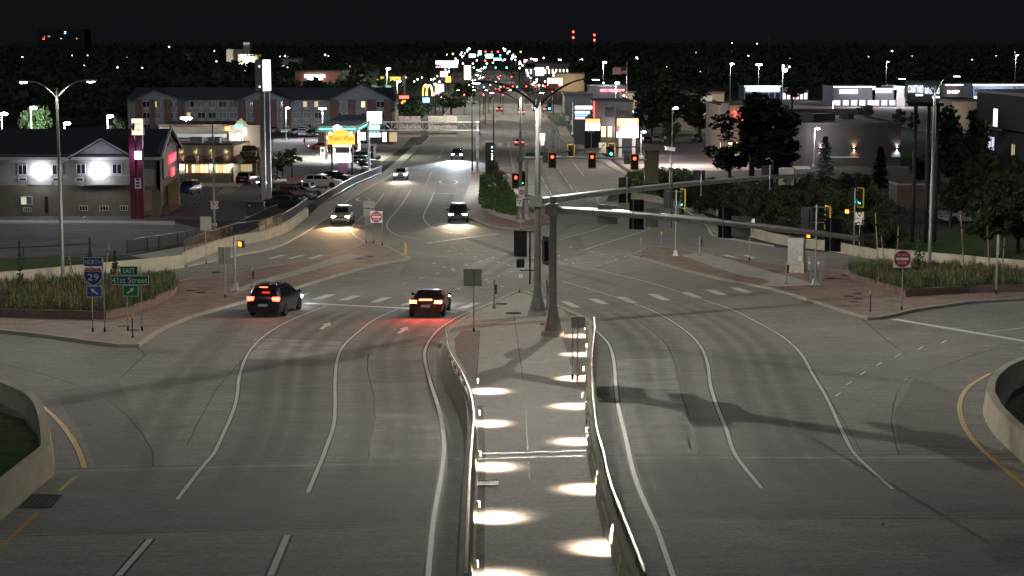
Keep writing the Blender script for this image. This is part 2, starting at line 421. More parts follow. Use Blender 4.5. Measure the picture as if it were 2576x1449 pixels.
ISL_F = [(1185,437),(1169,500),(1166,525),(1182,552),(1236,572),(1308,578),(1377,565),(1392,556),(1345,530),(1310,490),(1297,470),(1280,440),(1265,437)]
isl_far = island('median_island', ISL_F, M_BRICK)
drape('stone_paving', gpoly([(1214,530),(1250,549),(1306,562),(1360,552),(1340,540),(1285,546),(1240,530)]), mat('white_stone_paving', (.6,.55,.5), .8, 0, .3, 4, .4, 12), 0.156, parent=isl_far)
MED = [(1182,436),(1200,380),(1204,350),(1212,300),(1250,290),(1262,300),(1270,340),(1280,380),(1292,436)]
o = drape('median_island', gpoly(MED), mat('median_concrete', (.24,.21,.19), .85, 0, .2, .4, .1, 10), 0.12, 0.16, kind='structure')

# ---- lane lines (white paint with a black contrast border), stop lines, dashes
def line(name, pix, wid=0.14, m=M_WHITE, border=0.0, step=1.0, sm=True, parent=road):
    pth = gpath(pix, step, sm)
    if border: ribbon('contrast_border', pth, wid + 2 * border, M_BLACK, 0.006, parent)
    return ribbon(name, pth, wid, m, 0.011, parent)
LA = [(824,769),(771,789),(715,814),(669,842),(637,872),(617,903),(601,952),(597,992),(586,1036),(563,1089),(537,1143),(515,1168),(480,1212),(446,1257)]
LB = [(1000,779),(944,803),(898,838),(863,872),(848,907),(843,960),(843,1018),(839,1072),(821,1125),(808,1160),(774,1240)]
LC = [(1307,732),(1240,759),(1180,784),(1136,807),(1101,831),(1078,861),(1068,888),(1071,916),(1082,960),(1097,1005),(1110,1055),(1117,1110),(1115,1160),(1104,1230),(1092,1300),(1083,1380),(1074,1500)]
RA = [(1307,732),(1360,752),(1410,775),(1470,805),(1506,838),(1532,867),(1544,909),(1549,971),(1556,1027),(1573,1098),(1589,1170),(1610,1237),(1654,1336),(1693,1449),(1730,1540)]
RB = [(1412,707),(1480,727),(1543,746),(1593,764),(1632,778),(1685,805),(1734,840),(1765,876),(1781,920),(1787,969),(1805,1027),(1827,1080),(1849,1143),(1916,1229)]
RC = [(1486,675),(1543,689),(1626,709),(1709,734),(1753,749),(1838,778),(1893,805),(1965,845),(2014,889),(2045,943),(2079,1000),(2123,1094),(2154,1147),(2246,1231)]
for p, bw in ((LA, .04), (LB, .04), (LC, .06), (RA, .06), (RB, .05), (RC, .04)): line('lane_line', p, 0.135, border=bw)
line('lane_line', [(378,1357),(298,1449)], 0.17, border=.07, sm=False); line('lane_line', [(723,1347),(680,1449)], 0.17, border=.07, sm=False)
for p in ([(967,487),(941,517),(913,543),(888,568),(884,581),(899,598),(926,612)], [(1034,478),(1005,522),(980,551),(973,566),(980,580),(1005,593),(1060,602)],
          [(1093,483),(1078,515),(1066,542),(1069,555),(1085,570),(1120,582),(1175,590)], [(1395,606),(1471,586),(1502,577),(1530,566)], [(1469,629),(1515,614),(1584,593),(1624,579),(1641,567),(1643,555)],
          [(1440,406),(1469,443)], [(2485,835),(2600,822)], [(1284,382),(1297,470)]):
    line('lane_line', p, 0.13)
for a in ((1256,382,1261,425), (1284,384,1296,432)): line('hatch_line', [(a[0],a[1]),(a[2],a[3])], .12, sm=False)
for k in range(6): line('hatch_line', [(1257+k*1.0, 386+k*7.6),(1285+k*2.2, 386+k*7.6)], .14, sm=False)
for p in ([(1108,983-0),(1,1)],): pass
for x, y in ((2108,993),(2135,965),(2171,939),(2212,916),(2258,895),(2315,876),(2375,860)):
    line('guide_dash', [(x-7, y+4), (x+7, y-4)], .12, border=.04, sm=False)
for x, y in ((1411,435),(1423,452),(1435,469),(1365,451),(1374,469),(1385,486),(1453,485),(1503,505),(1400,418)):
    line('lane_dash', [(x-3, y-6), (x+4, y+7)], .12, sm=False)
for x, y in ((1073,462),(1078,450),(1083,438),(1098,410),(1105,395),(1112,382)): line('lane_dash', [(x-3, y+5), (x+3, y-5)], .12, sm=False)
# turning guide dashes through the crossing
def dashes(pix, n, ln=.7):
    pth = gpath(pix, .3); L = len(pth)
    for k in range(n):
        i = int((k + .4) * (L - 4) / n); d = (pth[i+2] - pth[i]).normalized() * ln / 2; c = pth[i+1]
        ribbon('guide_dash', [c - d, c + d], .13, M_WHITE, 0.011, road)
dashes([(1005,716),(1065,698),(1139,677),(1209,657),(1270,640),(1330,624)], 9)
dashes([(1144,729),(1200,711),(1257,693),(1300,680),(1340,668)], 6)
dashes([(1083,660),(1109,669),(1161,688),(1210,703),(1288,729)], 7)
dashes([(1120,630),(1213,650),(1276,666),(1335,683)], 7)
dashes([(1095,615),(1180,628),(1290,640),(1400,660),(1480,674)], 10)
dashes([(1428,621),(1489,634),(1523,642),(1570,652)], 5)
dashes([(1498,670),(1550,653),(1585,640)], 4)
dashes([(1400,640),(1444,664),(1475,672)], 3)
line('stop_line', [(768,763),(1006,775),(1150,786)], .5, sm=False)
line('stop_line', [(2248,803),(2420,832),(2600,862)], .5, sm=False)
line('stop_line', [(1075,612),(1160,600),(1255,588)], .4, sm=False)
line('stop_line', [(1102,487),(1152,486)], .6, sm=False)
line('yellow_line', [(108,1024),(139,1051),(167,1083),(195,1127),(213,1177)], .2, M_YEL, border=.03)
line('yellow_line', [(191,1199),(149,1236)], .13, M_YEL, sm=False); line('yellow_line', [(94,1290),(0,1378),(-80,1450)], .13, M_YEL, sm=False)
line('yellow_line', [(2490,940),(2440,970),(2415,1010),(2420,1060),(2450,1110),(2487,1147),(2576,1222),(2700,1330)], .2, M_YEL, border=.02)
# crosswalk bars, each its own piece
def bar(pts): 
    o = drape('crosswalk_bar', gpoly(pts), M_WHITE, 0.011, parent=road); return o
for x0, x1, y0, y1 in ((752,782,737,744),(784,846,741,753),(849,911,744,756),(929,988,748,761),(1005,1080,753,768),(1152,1211,762,775)):
    d = (x1 - x0) * .40; bar([(x0, y1), (x0 + d, y1), (x1, y0), (x1 - d, y0)])
for x0, x1, y0, y1 in ((1411,1462,759,774),(1480,1535,752,766),(1629,1689,740,756),(1709,1768,735,749),(1772,1833,729,743),(1835,1897,724,737)):
    d = (x1 - x0) * .40; bar([(x0, y0), (x0 + d, y0), (x1, y1), (x1 - d, y1)])
bar([(1549,747),(1571,747),(1605,762),(1580,762)])
for x0, x1 in ((672,716),(720,768),(772,815)): bar([(x0, 651), (x0 + 14, 651), (x1 + 2, 642), (x1 - 13, 642)])
for x0, x1 in ((1748,1790),(1818,1860),(1868,1905)): bar([(x0, 642), (x0 + 13, 641), (x1 + 2, 650), (x1 - 13, 651)])
# arrows painted in the lanes
for cx_, cy_, s in ((818,820,1.0),(1013,831,1.0),(1112,-1,0)):
    if cy_ < 0: continue
    pts = [(-16,8),(-2,-2),(-8,-4),(12,-9),(15,2),(9,-1),(-6,9)]
    drape('lane_arrow', gpoly([(cx_ + x*s, cy_ + y*s) for x, y in pts]), M_WHITE, 0.011, parent=road)
# ring shaped route marking and word marking on the far approach
ringp = [(1128 + 22*math.cos(a*PI/12), 458 + 6*math.sin(a*PI/12)) for a in range(25)]
line('route_marking', ringp, .3, sm=False, step=9); line('route_marking', [(1104,449),(1152,448)], .3, sm=False); line('route_marking', [(1104,466),(1150,466)], .3, sm=False)
ringp = [(914 + 16*math.cos(a*PI/12), 502 + 5*math.sin(a*PI/12)) for a in range(25)]
line('route_marking', ringp, .3, sm=False, step=9)

# ---- sealed joints and cracks in the concrete
def joint(pix, wid=.035, sm=True, jag=.0):
    wid *= 1.5
    pth = gpath(pix, 1.2, sm)
    if jag: pth = [p + Vector((rnd.uniform(-jag, jag), rnd.uniform(-jag, jag))) for p in pth]
    return ribbon('joint', pth, wid, M_TAR, 0.0052, road)
joint([(139,1181),(604,1168),(1165,1157)], .06, False, .01); joint([(139,1193),(604,1180),(1162,1169)], .04, False, .01)
joint([(1500,1146),(2560,1143)], .06, False, .01); joint([(1500,1158),(2560,1156)], .05, False, .01)
joint([(-80,1352),(604,1334),(1088,1322)], .04, False, .015); joint([(1640,1305),(2700,1305)], .035, False, .015)
joint([(2576,868),(2480,884),(2390,915),(2290,950),(2258,988),(2245,1035),(2245,1080),(2262,1143)], .045, True, .02)
joint([(0,915),(120,945),(220,980),(290,1020),(345,1075),(385,1140),(384,1172)], .045, True, .02)
joint([(305,950),(365,893),(345,873)], .04, False, .02); joint([(2166,800),(2220,848),(2283,894)], .045, False, .02)
joint([(928,890),(924,920),(938,990),(943,1035),(940,1070),(925,1156)], .04, True, .03)
joint([(1590,798),(1650,840),(1690,890),(1712,980),(1760,1143)], .04, True, .03)
joint([(1640,1200),(1646,1240)], .03, False)
for y in (905, 965, 1010, 1060, 1110): joint([(600 - (y-900)*.2, y+6), (843, y), (1075 + (y-900)*.18, y - 5)], .026, False, .02)
for y in (880, 930, 990, 1060): joint([(1545, y), (1790, y+2), (2060, y+4)], .026, False, .02)
joint([(130,985),(270,970)], .03, False); joint([(255,1010),(150,1040)], .02, False)
for p in ([(690,832),(560,960),(470,1120)], [(843,905),(838,1000),(838,1050)], [(1760,880),(1800,1010),(1855,1140)], [(2030,905),(2170,1140)]): joint(p, .025, True, .02)
for y in (560, 575, 600, 625): joint([(960, y+30), (1290, y+20)], .03, False, .03)
joint([(1400,715),(1600,640)], .03, False, .03); joint([(1000,640),(1300,690)], .03, False, .03); joint([(1480,787),(1690,775),(1960,752)], .0, False) if False else None
for p in ([(1100,440),(1320,432)], [(1060,500),(1165,500)], [(1310,470),(1560,440)], [(1340,520),(1600,500)], [(1420,345),(1290,350)], [(1100,330),(1200,330)], [(1310,300),(1390,300)]): joint(p, .06, False, .03)
# repaired darker slabs and lighter scuffed patches (cast at different times)
M_SLAB2 = concrete_mat('road_slab_dark', (0.225, 0.21, 0.195), 0.12, 0.7, 0.14)
M_SLAB3 = concrete_mat('road_slab_pale', (0.42, 0.40, 0.37), 0.22, 0.9, 0.25)
for pix, m in (([(600,905),(848,905),(838,1060),(800,1160),(520,1166),(600,1030)], M_SLAB2), ([(140,1196),(604,1182),(1100,1172),(1090,1318),(604,1331),(-60,1347)], M_SLAB2),
               ([(943,1035),(1108,1050),(1114,1150),(926,1156),(940,1070)], M_SLAB3), ([(1548,905),(1690,900),(1712,980),(1560,975)], M_SLAB3),
               ([(1790,885),(2010,892),(2075,1000),(2150,1140),(1860,1140),(1795,1000)], M_SLAB2), ([(1600,1161),(2562,1159),(2720,1302),(1645,1302)], M_SLAB2)):
    drape('pavement_slab', gpoly(pix), m, 0.002, parent=road)
# expansion joint plates across the bridge deck
M_PLATE = mat('scuffed_plate', (0.5,0.49,0.47), .5, .4, .4, 2)
ribbon('joint_plate', gpath([(1600,1152),(2560,1150)], 3, False), .13, M_CURB, 0.0045, road)
ribbon('joint_plate', gpath([(142,1187),(604,1174),(1160,1163)], 3, False), .13, M_SLAB3, 0.0045, road)
# drain grates and covers
def grate(pix, n=6, parent=road, off=0.02):
    P = [G(*p) for p in pix]; o = drape('drain_grate', [p.xy for p in P], M_IRON, off - .012, parent=parent)
    b = MB()
    for k in range(n + 1):
        a = P[0].lerp(P[1], k / n); c = P[3].lerp(P[2], k / n); d = (c - a)
        b.tube([a + Vector((0,0,off)), c + Vector((0,0,off))], .012, 4)
    for a, c in ((P[0], P[1]), (P[3], P[2])): b.tube([a + Vector((0,0,off)), c + Vector((0,0,off))], .02, 4)
    b.build('grate_bars', mat('grate_steel', (.09,.085,.08), .5, .6), o)
grate([(48,1278),(130,1278),(158,1247),(80,1246)], 7)
def cover(vx, vy, r=.35, h=0.152, parent=None, m=M_IRON):
    p = G(vx, vy); b = MB(); n = 18
    b.cyl((p.x, p.y, zt(p.y) + h - .01), (p.x, p.y, zt(p.y) + h + .012), r, r, n); o = b.build('utility_cover', m, parent); return o
for x, y in ((1500+1200,0),): pass
for x, y in ((2158,745),(2135,752),(2158,758),(2148,766),(2125,699),(2090,706)): cover(x, y, .3, parent=isl_right)
for x, y in ((312,828),(335,838),(545,690),(480,737),(505,742),(930,650),(905,656)): cover(x, y, .32, parent=isl_left)

# tyre-darkened wheel paths: thin worn films that fade out sideways
def wear_mat(name, c, k):
    m = bpy.data.materials.new(name); m.use_nodes = True; t = m.node_tree; p = t.nodes['Principled BSDF']; p.inputs['Base Color'].default_value = (*c, 1); p.inputs['Roughness'].default_value = .75
    at = t.nodes.new('ShaderNodeAttribute'); at.attribute_name = 'fade'; tc = t.nodes.new('ShaderNodeTexCoord'); n = t.nodes.new('ShaderNodeTexNoise'); n.inputs['Scale'].default_value = .35; n.inputs['Detail'].default_value = 8; t.links.new(tc.outputs['Object'], n.inputs['Vector'])
    r = t.nodes.new('ShaderNodeMapRange'); r.inputs['From Min'].default_value = .3; r.inputs['From Max'].default_value = .7; r.inputs['To Min'].default_value = k*.5; r.inputs['To Max'].default_value = k; t.links.new(n.outputs['Fac'], r.inputs['Value'])
    mu = t.nodes.new('ShaderNodeMath'); mu.operation = 'MULTIPLY'; t.links.new(at.outputs['Fac'], mu.inputs[0]); t.links.new(r.outputs[0], mu.inputs[1]); t.links.new(mu.outputs[0], p.inputs['Alpha']); return m
M_WEAR = wear_mat('tyre_wear', (.13,.125,.115), .24); M_SCUFF = wear_mat('scuffed_pale', (.5,.48,.45), .4)
def wear(pth, wid, m=M_WEAR, off=.0075):
    b = MB(); n = len(pth); cols = [-.5,-.25,0,.25,.5]; fd = [0,.7,1,.7,0]; vs = []; at = []
    for i, q in enumerate(pth):
        d = (pth[min(i+1,n-1)] - pth[max(i-1,0)]).normalized(); nn = Vector((-d.y, d.x)); e = min(1, i/4, (n-1-i)/4)
        for c_, f_ in zip(cols, fd): w2 = q + nn*c_*wid; vs.append((w2.x, w2.y, zt(w2.y)+off)); at.append(f_*e)
    b.add(vs, [(i*5+k, i*5+k+1, (i+1)*5+k+1, (i+1)*5+k) for i in range(n-1) for k in range(4)])
    o = b.build('tyre_wear', m, road); a_ = o.data.attributes.new('fade', 'FLOAT', 'POINT'); a_.data.foreach_set('value', at); return o
def between(A, B, f): 
    n = 14; PA, PB = gpath(A, .5), gpath(B, .5); out = []
    for i in range(n+1): out.append(PA[int(i*(len(PA)-1)/n)].lerp(PB[int(i*(len(PB)-1)/n)], f))
    return smooth_path(out, 1.0)
for A_, B_ in ((LA, LB), (LB, LC[1:14]), (RA[2:13], RB[3:]), (RB[3:], RC[4:])):
    for f in (.28, .72): wear(between(A_, B_, f), 1.0)
    wear(between(A_, B_, .5), .7)
for pp in ([(640,780),(560,860),(470,980),(400,1120),(330,1240)], [(600,790),(500,880),(400,990),(320,1120)], [(1230,700),(1320,640),(1450,560)], [(1150,720),(1250,660),(1400,590)], [(1500,690),(1300,640),(1100,570)], [(1560,720),(1350,660),(1150,590)], [(1140,470),(1125,540)], [(1010,470),(950,560)], [(1390,500),(1350,400),(1320,330)], [(1440,490),(1380,390),(1340,320)]):
    wear(gpath(pp, 1.0), 1.1)
for pp in ([(985,1040),(985,1150)], [(1020,1050),(1022,1150)], [(1060,1060),(1065,1150)], [(1620,900),(1640,975)], [(1600,1000),(1640,1140)], [(1700,1000),(1740,1130)]): wear(gpath(pp, .6), .5, M_SCUFF)

rs = random.Random(12)
for pix, m in (([(1000,905),(1070,905),(1090,960),(935,965),(930,905)], M_SLAB2), ([(130,985),(300,960),(385,1140),(384,1168),(240,1172),(200,1080)], M_SLAB2), ([(2300,950),(2410,990),(2420,1060),(2480,1140),(2265,1143),(2248,1040)], M_SLAB2), ([(1560,1000),(1715,1000),(1755,1140),(1595,1140)], M_SLAB3), ([(640,850),(860,860),(845,900),(620,902)], M_SLAB3), ([(1340,610),(1460,590),(1480,640),(1380,660)], M_SLAB2), ([(1040,640),(1200,655),(1140,700),(1000,690)], M_SLAB2), ([(1100,460),(1165,460),(1160,520),(1085,520)], M_SLAB2), ([(1330,470),(1400,470),(1420,530),(1350,525)], M_SLAB2)):
    drape('pavement_slab', gpoly(pix), m, 0.0025, parent=road)
for _ in range(26):
    x, y = rs.uniform(200, 2400), rs.uniform(860, 1420)
    if 1080 < x < 1720: continue
    n = rs.randint(5, 9); rx, ry = rs.uniform(4, 14), rs.uniform(1.5, 4); drape('oil_stain', gpoly([(x + rx*math.cos(2*PI*k/n)*rs.uniform(.5,1), y + ry*math.sin(2*PI*k/n)*rs.uniform(.5,1)) for k in range(n)]), M_TAR if rs.random() < .35 else M_SLAB2, 0.0035, parent=road)
# ================================================================== MEDIAN WALKWAY, BARRIERS, PLANTERS
M_CHROME = mat('stainless_rail', (0.62, 0.62, 0.6), 0.22, 1.0, .05, 3)
M_RAILBLK = mat('black_rail_paint', (0.018, 0.018, 0.02), 0.45, 0.2)
WALK = [(1307,740),(1245,768),(1200,787),(1170,808),(1143,826),(1125,849),(1111,872),(1113,952),(1137,1004),(1155,1046),(1166,1093),(1169,1145),(1162,1250),(1150,1449),(1138,1580),
        (1650,1580),(1597,1449),(1552,1330),(1530,1240),(1515,1180),(1505,1100),(1501,1013),(1500,973),(1503,888),(1493,850),(1468,815),(1440,795),(1400,776),(1360,758)]
walk = drape('walkway', gpoly(WALK), M_WALK, 0.15, 0.2, kind='structure')
kb = sweep(gpath([(1360,758),(1307,739),(1245,767),(1200,786),(1170,807),(1143,825),(1125,848),(1109,874)], 1.0), [(-.14,0),(.14,0),(.12,.19),(-.12,.19)]).build('kerb_edge', M_CURB, walk)
kb = sweep(gpath([(1355,756),(1400,775),(1440,794),(1468,814),(1490,842)], 1.0), [(-.14,0),(.14,0),(.12,.19),(-.12,.19)]).build('kerb_edge', M_CURB, walk)
drape('aggregate_strip', gpoly([(1207,838),(1163,838),(1135,870),(1128,890),(1150,905),(1170,940),(1185,985),(1192,1010),(1202,940)]), M_AGG, 0.156, parent=walk)
drape('aggregate_strip', gpoly([(1412,846),(1440,842),(1470,850),(1480,880),(1478,930),(1470,975),(1452,970),(1433,915)]), M_AGG, 0.156, parent=walk)
def wj(pix, wid=.03): return ribbon('joint', gpath(pix, 2, False), wid, M_TAR, 0.158, walk)
wj([(1292,800),(1303,870),(1318,980),(1328,1143)]); wj([(1207,838),(1203,905),(1196,990)]); wj([(1412,846),(1434,915),(1452,975)])
wj([(1207,868),(1400,866)], .02); wj([(1202,1040),(1460,1036)], .012); wj([(1203,1078),(1473,1075)], .015); wj([(1198,1312),(1520,1306)], .02); wj([(1200,930),(1440,926)], .012); wj([(1328,1160),(1332,1230)], .02)
ribbon('gutter_strip', gpath([(1207,1030),(1213,1150),(1210,1290),(1206,1500)], 2), .22, mat('stained_concrete', (.2,.18,.155), .85, 0, .3, 2), .157, walk)
for y, wd in ((1149, .16), (1162, .13)): ribbon('joint_plate', gpath([(1203,y+4),(1474,y-4)], 2, False), wd, M_PLATE, .16, walk)
ribbon('joint_gap', gpath([(1203,1157),(1474,1149)], 2, False), .06, M_TAR, .161, walk)
grate([(1202,1236),(1252,1235),(1252,1221),(1203,1222)], 8, walk, .175)
cover(1292,795,.45, .155, walk); cover(1373,823,.33,.155, walk)
ribbon('tactile_plate', gpath([(1247,771),(1276,771)], 1, False), .9, mat('tactile_rust', (.10,.055,.04), .8, 0, .2, 6), .16, walk)
ribbon('ramp_edge', gpath([(1262,764),(1350,763)], 1, False), .25, M_CURB, .165, walk)

def barrier(name, pix, prof, label, m=M_WALL, step=1.0, cat='wall', sm=True):
    pth = gpath(pix, step, sm); o = sweep(pth, prof).build(name, m, smooth=30); tag(o, label, cat); return o, pth
WL = [(1104,880),(1112,952),(1136,1004),(1154,1046),(1165,1093),(1168,1145),(1163,1200),(1155,1289),(1146,1449),(1138,1580)]
def profL(t):
    s = max(0, 1 - t / .55); z0 = min(1, .45 + t * 6)
    return [(0, 0), (.10 + .42*s, .85*z0), (.36 + .42*s, .85*z0), (.44 + .35*s, 0)]
wallL, pL = barrier('barrier_wall', WL, profL, 'tan concrete barrier along the side of the lit walkway next to the lane with the red sports car')
WR = [(1503,860),(1506,888),(1503,930),(1500,973),(1501,1013),(1508,1100),(1518,1180),(1534,1240),(1554,1330),(1597,1449),(1645,1580)]
def profR(t):
    s = max(0, 1 - t / .4)
    return [(0, 0), (-.10 - .22*s, .9), (-.36 - .2*s, .9), (-.44 - .18*s, 0)]
wallR, pR = barrier('barrier_wall', WR, profR, 'tan concrete barrier with rough stone inner face under the black and chrome railing of the walkway')
wallR2, pR2 = barrier('barrier_wall', [(1437,796),(1468,816),(1490,838),(1502,862)], lambda t: [(0,0),(-.08,.35+.5*t),(-.34,.35+.5*t),(-.4,0)], 'short low concrete end wall curving beside the two big signal poles')
# split-face stones on the inner side of the right barrier
for k in range(34):
    i = int(len(pR) * .42) + int(k // 2 * len(pR) * .57 / 17)
    if i + 1 >= len(pR): break
    row = k % 2; p = pR[i]; d = (pR[min(i+1, len(pR)-1)] - p).normalized(); n = Vector((-d.y, d.x))
    q = p + n * (-.44 + .035 * (row)) ; c = (q.x, q.y, zt(q.y) + .26 + row * .3)
    bb = MB(); bb.box((0,0,0), (rnd.uniform(.7,1.0), .05, rnd.uniform(.2,.26))); bb.build('wall_stone', M_WALL, wallR, c, math.atan2(d.y, d.x))
# railings on the barriers: posts, black infill panels, chrome handrail
def railing(name, pth, lat, base, top, label, post=2.4, handrail=M_CHROME, bars=0.0, rr=.045, infill=None, group=None, bar_m=None, z_extra=0.0):
    t = thing(name, label, 'railing', (pth[0].x, pth[0].y, zt(pth[0].y)), 0, group); O = t.location.copy()
    L, Rr = (offset_path(pth, lat), None) if lat else (pth, None)
    P = [Vector((p.x, p.y, zt(p.y))) - O for p in L]
    b = MB(); b.tube([p + Vector((0,0,top)) for p in P], rr, 8); b.build('handrail', handrail, t, smooth=40)
    b = MB(); b.tube([p + Vector((0,0,base + .08)) for p in P], rr*.6, 6); b.build('bottom_rail', bar_m or M_RAILBLK, t)
    acc = 0; last = None; nxt = 0
    posts = []
    for i in range(len(P)):
        if i: acc += (P[i] - P[i-1]).length
        if acc >= nxt: posts.append(P[i]); nxt += post
    for p in posts:
        b = MB(); b.box((p.x, p.y, p.z + (base + top) / 2), (.06, .06, top - base)); b.build('post', bar_m or M_RAILBLK, t)
    if bars:
        b = MB(); acc = 0
        for i in range(len(P) - 1):
            seg = (P[i+1] - P[i]).length; n = max(1, int(seg / bars))
            for k in range(n):
                q = P[i].lerp(P[i+1], k / n); b.box((q.x, q.y, q.z + (base + top) / 2 + .04), (.018, .018, top - base - .08))
        o = b.build('balusters', bar_m or M_RAILBLK, t); o['kind'] = 'stuff'
    if infill:
        b = MB(); n = len(P)
        b.add([p + Vector((0,0,base+.1)) for p in P] + [p + Vector((0,0,top-.06)) for p in P], [(i, i+1, n+i+1, n+i) for i in range(n-1)])
        o = b.build('infill_panel', infill, t); sm_ = o.modifiers.new('thick', 'SOLIDIFY'); sm_.thickness = .02
    return t
M_MESH = mat('dark_mesh_infill', (.03,.03,.032), .5, .3)
railing('railing', pL[2:], .3, .84, 1.22, 'polished chrome handrail bolted on the barrier beside the lane with the red sports car', 2.2, rr=.06)
railing('railing', pR[1:], -.2, .89, 1.28, 'black railing with chrome handrail on the stone faced walkway barrier', 2.2, infill=M_MESH, rr=.05)

barrier('barrier_wall', [(-160,980),(0,1003),(48,1020),(85,1037),(112,1062),(129,1105),(137,1151),(139,1190)], [(0,0),(-.12,.85),(-.42,.85),(-.46,0)], 'curved concrete parapet round the grass bank beside the yellow edge line and drain grate')
barrier('barrier_wall', [(137,1193),(0,1312),(-130,1425)], [(0,0),(-.06,.95),(-.36,.95),(-.4,0)], 'straight pale concrete parapet beside the iron drain grate', sm=False)
barrier('barrier_wall', [(2760,925),(2600,940),(2530,962),(2490,992),(2474,1020),(2472,1040),(2497,1089),(2550,1143),(2564,1156)], [(0,0),(.12,.9),(.42,.9),(.46,0)], 'curved concrete parapet inside the sweeping solid yellow line of the off ramp')
barrier('barrier_wall', [(2565,1157),(2620,1205),(2760,1330)], [(0,0),(.06,.95),(.36,.95),(.4,0)], 'straight end of the concrete parapet past the joint by the yellow ramp line', sm=False)
drape('grass_bank', gpoly([(-400,990),(0,1045),(60,1062),(98,1110),(112,1160),(0,1262),(-400,1500)]), M_LAWN, .12, kind='structure')
drape('grass_bank', gpoly([(2990,935),(2600,962),(2550,990),(2524,1030),(2524,1060),(2560,1110),(2700,1210),(2990,1400)]), mat('dark_grass', (.025,.045,.012), .95, 0, .4, 2, .5, 10), .12, kind='structure')

# retaining walls of the ramps
rw1, pw1 = barrier('retaining_wall', [(776,546),(727,585),(690,600),(656,611),(604,620),(540,640),(470,667)], [(0,0),(0,.95),(-.3,.95),(-.3,0)], 'pale curved retaining wall carrying the black railing above the ramp sidewalk', step=2)
rw2, pw2 = barrier('retaining_wall', [(464,674),(300,692),(0,722),(-500,765)], [(0,0),(0,.95),(-.3,.95),(-.3,0)], 'long pale retaining wall behind the interstate sign and its grass planter', step=2)
rw3, pw3 = barrier('retaining_wall', [(1590,500),(1653,510),(1722,526),(1782,537),(1815,549),(1850,575)], [(0,0),(0,.75),(.3,.75),(.3,0)], 'low pale wall with bent black handrail behind the long signal arm', step=2)
rw4, pw4 = barrier('retaining_wall', [(1830,578),(1945,612),(2060,629),(2132,640),(2205,656)], [(0,0),(0,.8),(.3,.8),(.3,0)], 'grey retaining wall behind the silver signal cabinet', step=2)
rw5, pw5 = barrier('retaining_wall', [(2205,656),(2330,667),(2576,690),(2950,720)], [(0,0),(0,.95),(.3,.95),(.3,0)], 'cream retaining wall behind the do not enter sign and columnar young tree', step=2)
railing('railing', [Vector(p) for p in pw1][::-1], .15, .95, 1.9, 'black picket railing on top of the pale curved ramp wall', 2.2, handrail=M_RAILBLK, bars=.13, rr=.035)
railing('railing', gpath([(320,641),(400,628),(470,616),(540,603),(604,588),(650,565),(700,541)], 1.5), 0, .1, 1.15, 'black picket railing along the upper path behind the curved ramp wall', 2.2, handrail=M_RAILBLK, bars=.13, rr=.035)
railing('railing', gpath([(799,523),(830,503),(870,478),(905,460),(960,437)], 1.5), 0, .1, 1.15, 'long dark railing between the street sidewalk and the parked cars', 2.2, handrail=M_STEEL, bars=.16, rr=.04, infill=None)
railing('railing', pw3, -.15, .75, 1.5, 'black rail bent down at its end on the low wall behind the signal arm', 2.2, handrail=M_RAILBLK, rr=.03)
railing('railing', gpath([(-60,656),(60,652),(160,646),(230,642)], 1.5), 0, .0, .9, 'thin dark pipe railing with open bays on the verge by the frontage road', 3.0, handrail=M_RAILBLK, rr=.03)
drape('upper_path', gpoly([(330,646),(470,622),(604,596),(650,575),(700,548),(765,545),(720,583),(650,607),(600,616),(468,655)]), M_WALK, .1, .12, kind='structure')

# planters
def planter(pix_wall, pix_back, label, h=.45, m=None, cap=None):
    t = thing('planter', label, 'planter', G(*pix_wall[len(pix_wall)//2])); O = t.location
    pth = gpath(pix_wall, .8, False); out = []
    for i in range(len(pth) - 1):
        n = max(1, int((pth[i+1] - pth[i]).length / 1.2)); out += [pth[i].lerp(pth[i+1], k / n) for k in range(n)]
    out.append(pth[-1])
    o = sweep(out, [(-.12,.14),(.12,.14),(.12,.14+h),(-.12,.14+h)]).build('planter_wall', m, t); o.location = -O
    poly = [p for p in gpath(pix_wall, .8, False)] + [p for p in gpath(pix_back, .8, False)]
    me = drape_mesh('soil', poly, mat('planter_soil', (.035,.028,.02), .95, 0, .3, 4), .14 + h - .08)
    s = link('soil', me, t); s.location = -O
    return t, poly
M_PLW = mat('planter_concrete', (.23,.155,.13), .8, 0, .15, 2, .2, 12)
plL, polyL = planter([(-500,806),(0,803),(265,810),(330,796),(380,778),(425,754),(440,738),(442,714)], [(330,716),(200,722),(0,735),(-500,752)], 'raised planter of tall ornamental grasses behind the blue and green route signs', m=M_PLW)
plR, polyR = planter([(2130,690),(2155,714),(2214,733),(2280,752),(2435,742),(2576,739),(3000,733)], [(3000,705),(2576,698),(2350,686),(2200,682)], 'raised planter of ornamental grasses around the thin columnar tree by the do not enter sign', m=M_PLW)
def in_poly(x, y, P):
    c = False; j = len(P) - 1
    for i in range(len(P)):
        if ((P[i].y > y) != (P[j].y > y)) and x < (P[j].x - P[i].x) * (y - P[i].y) / (P[j].y - P[i].y + 1e-12) + P[i].x: c = not c
        j = i
    return c
M_GR = [mat('grass_green', (.075,.12,.05), .9, 0, .3, 1.5), mat('grass_tan', (.30,.22,.10), .9, 0, .3, 1.5), mat('grass_blue_green', (.10,.14,.085), .9, 0, .3, 1.5)]
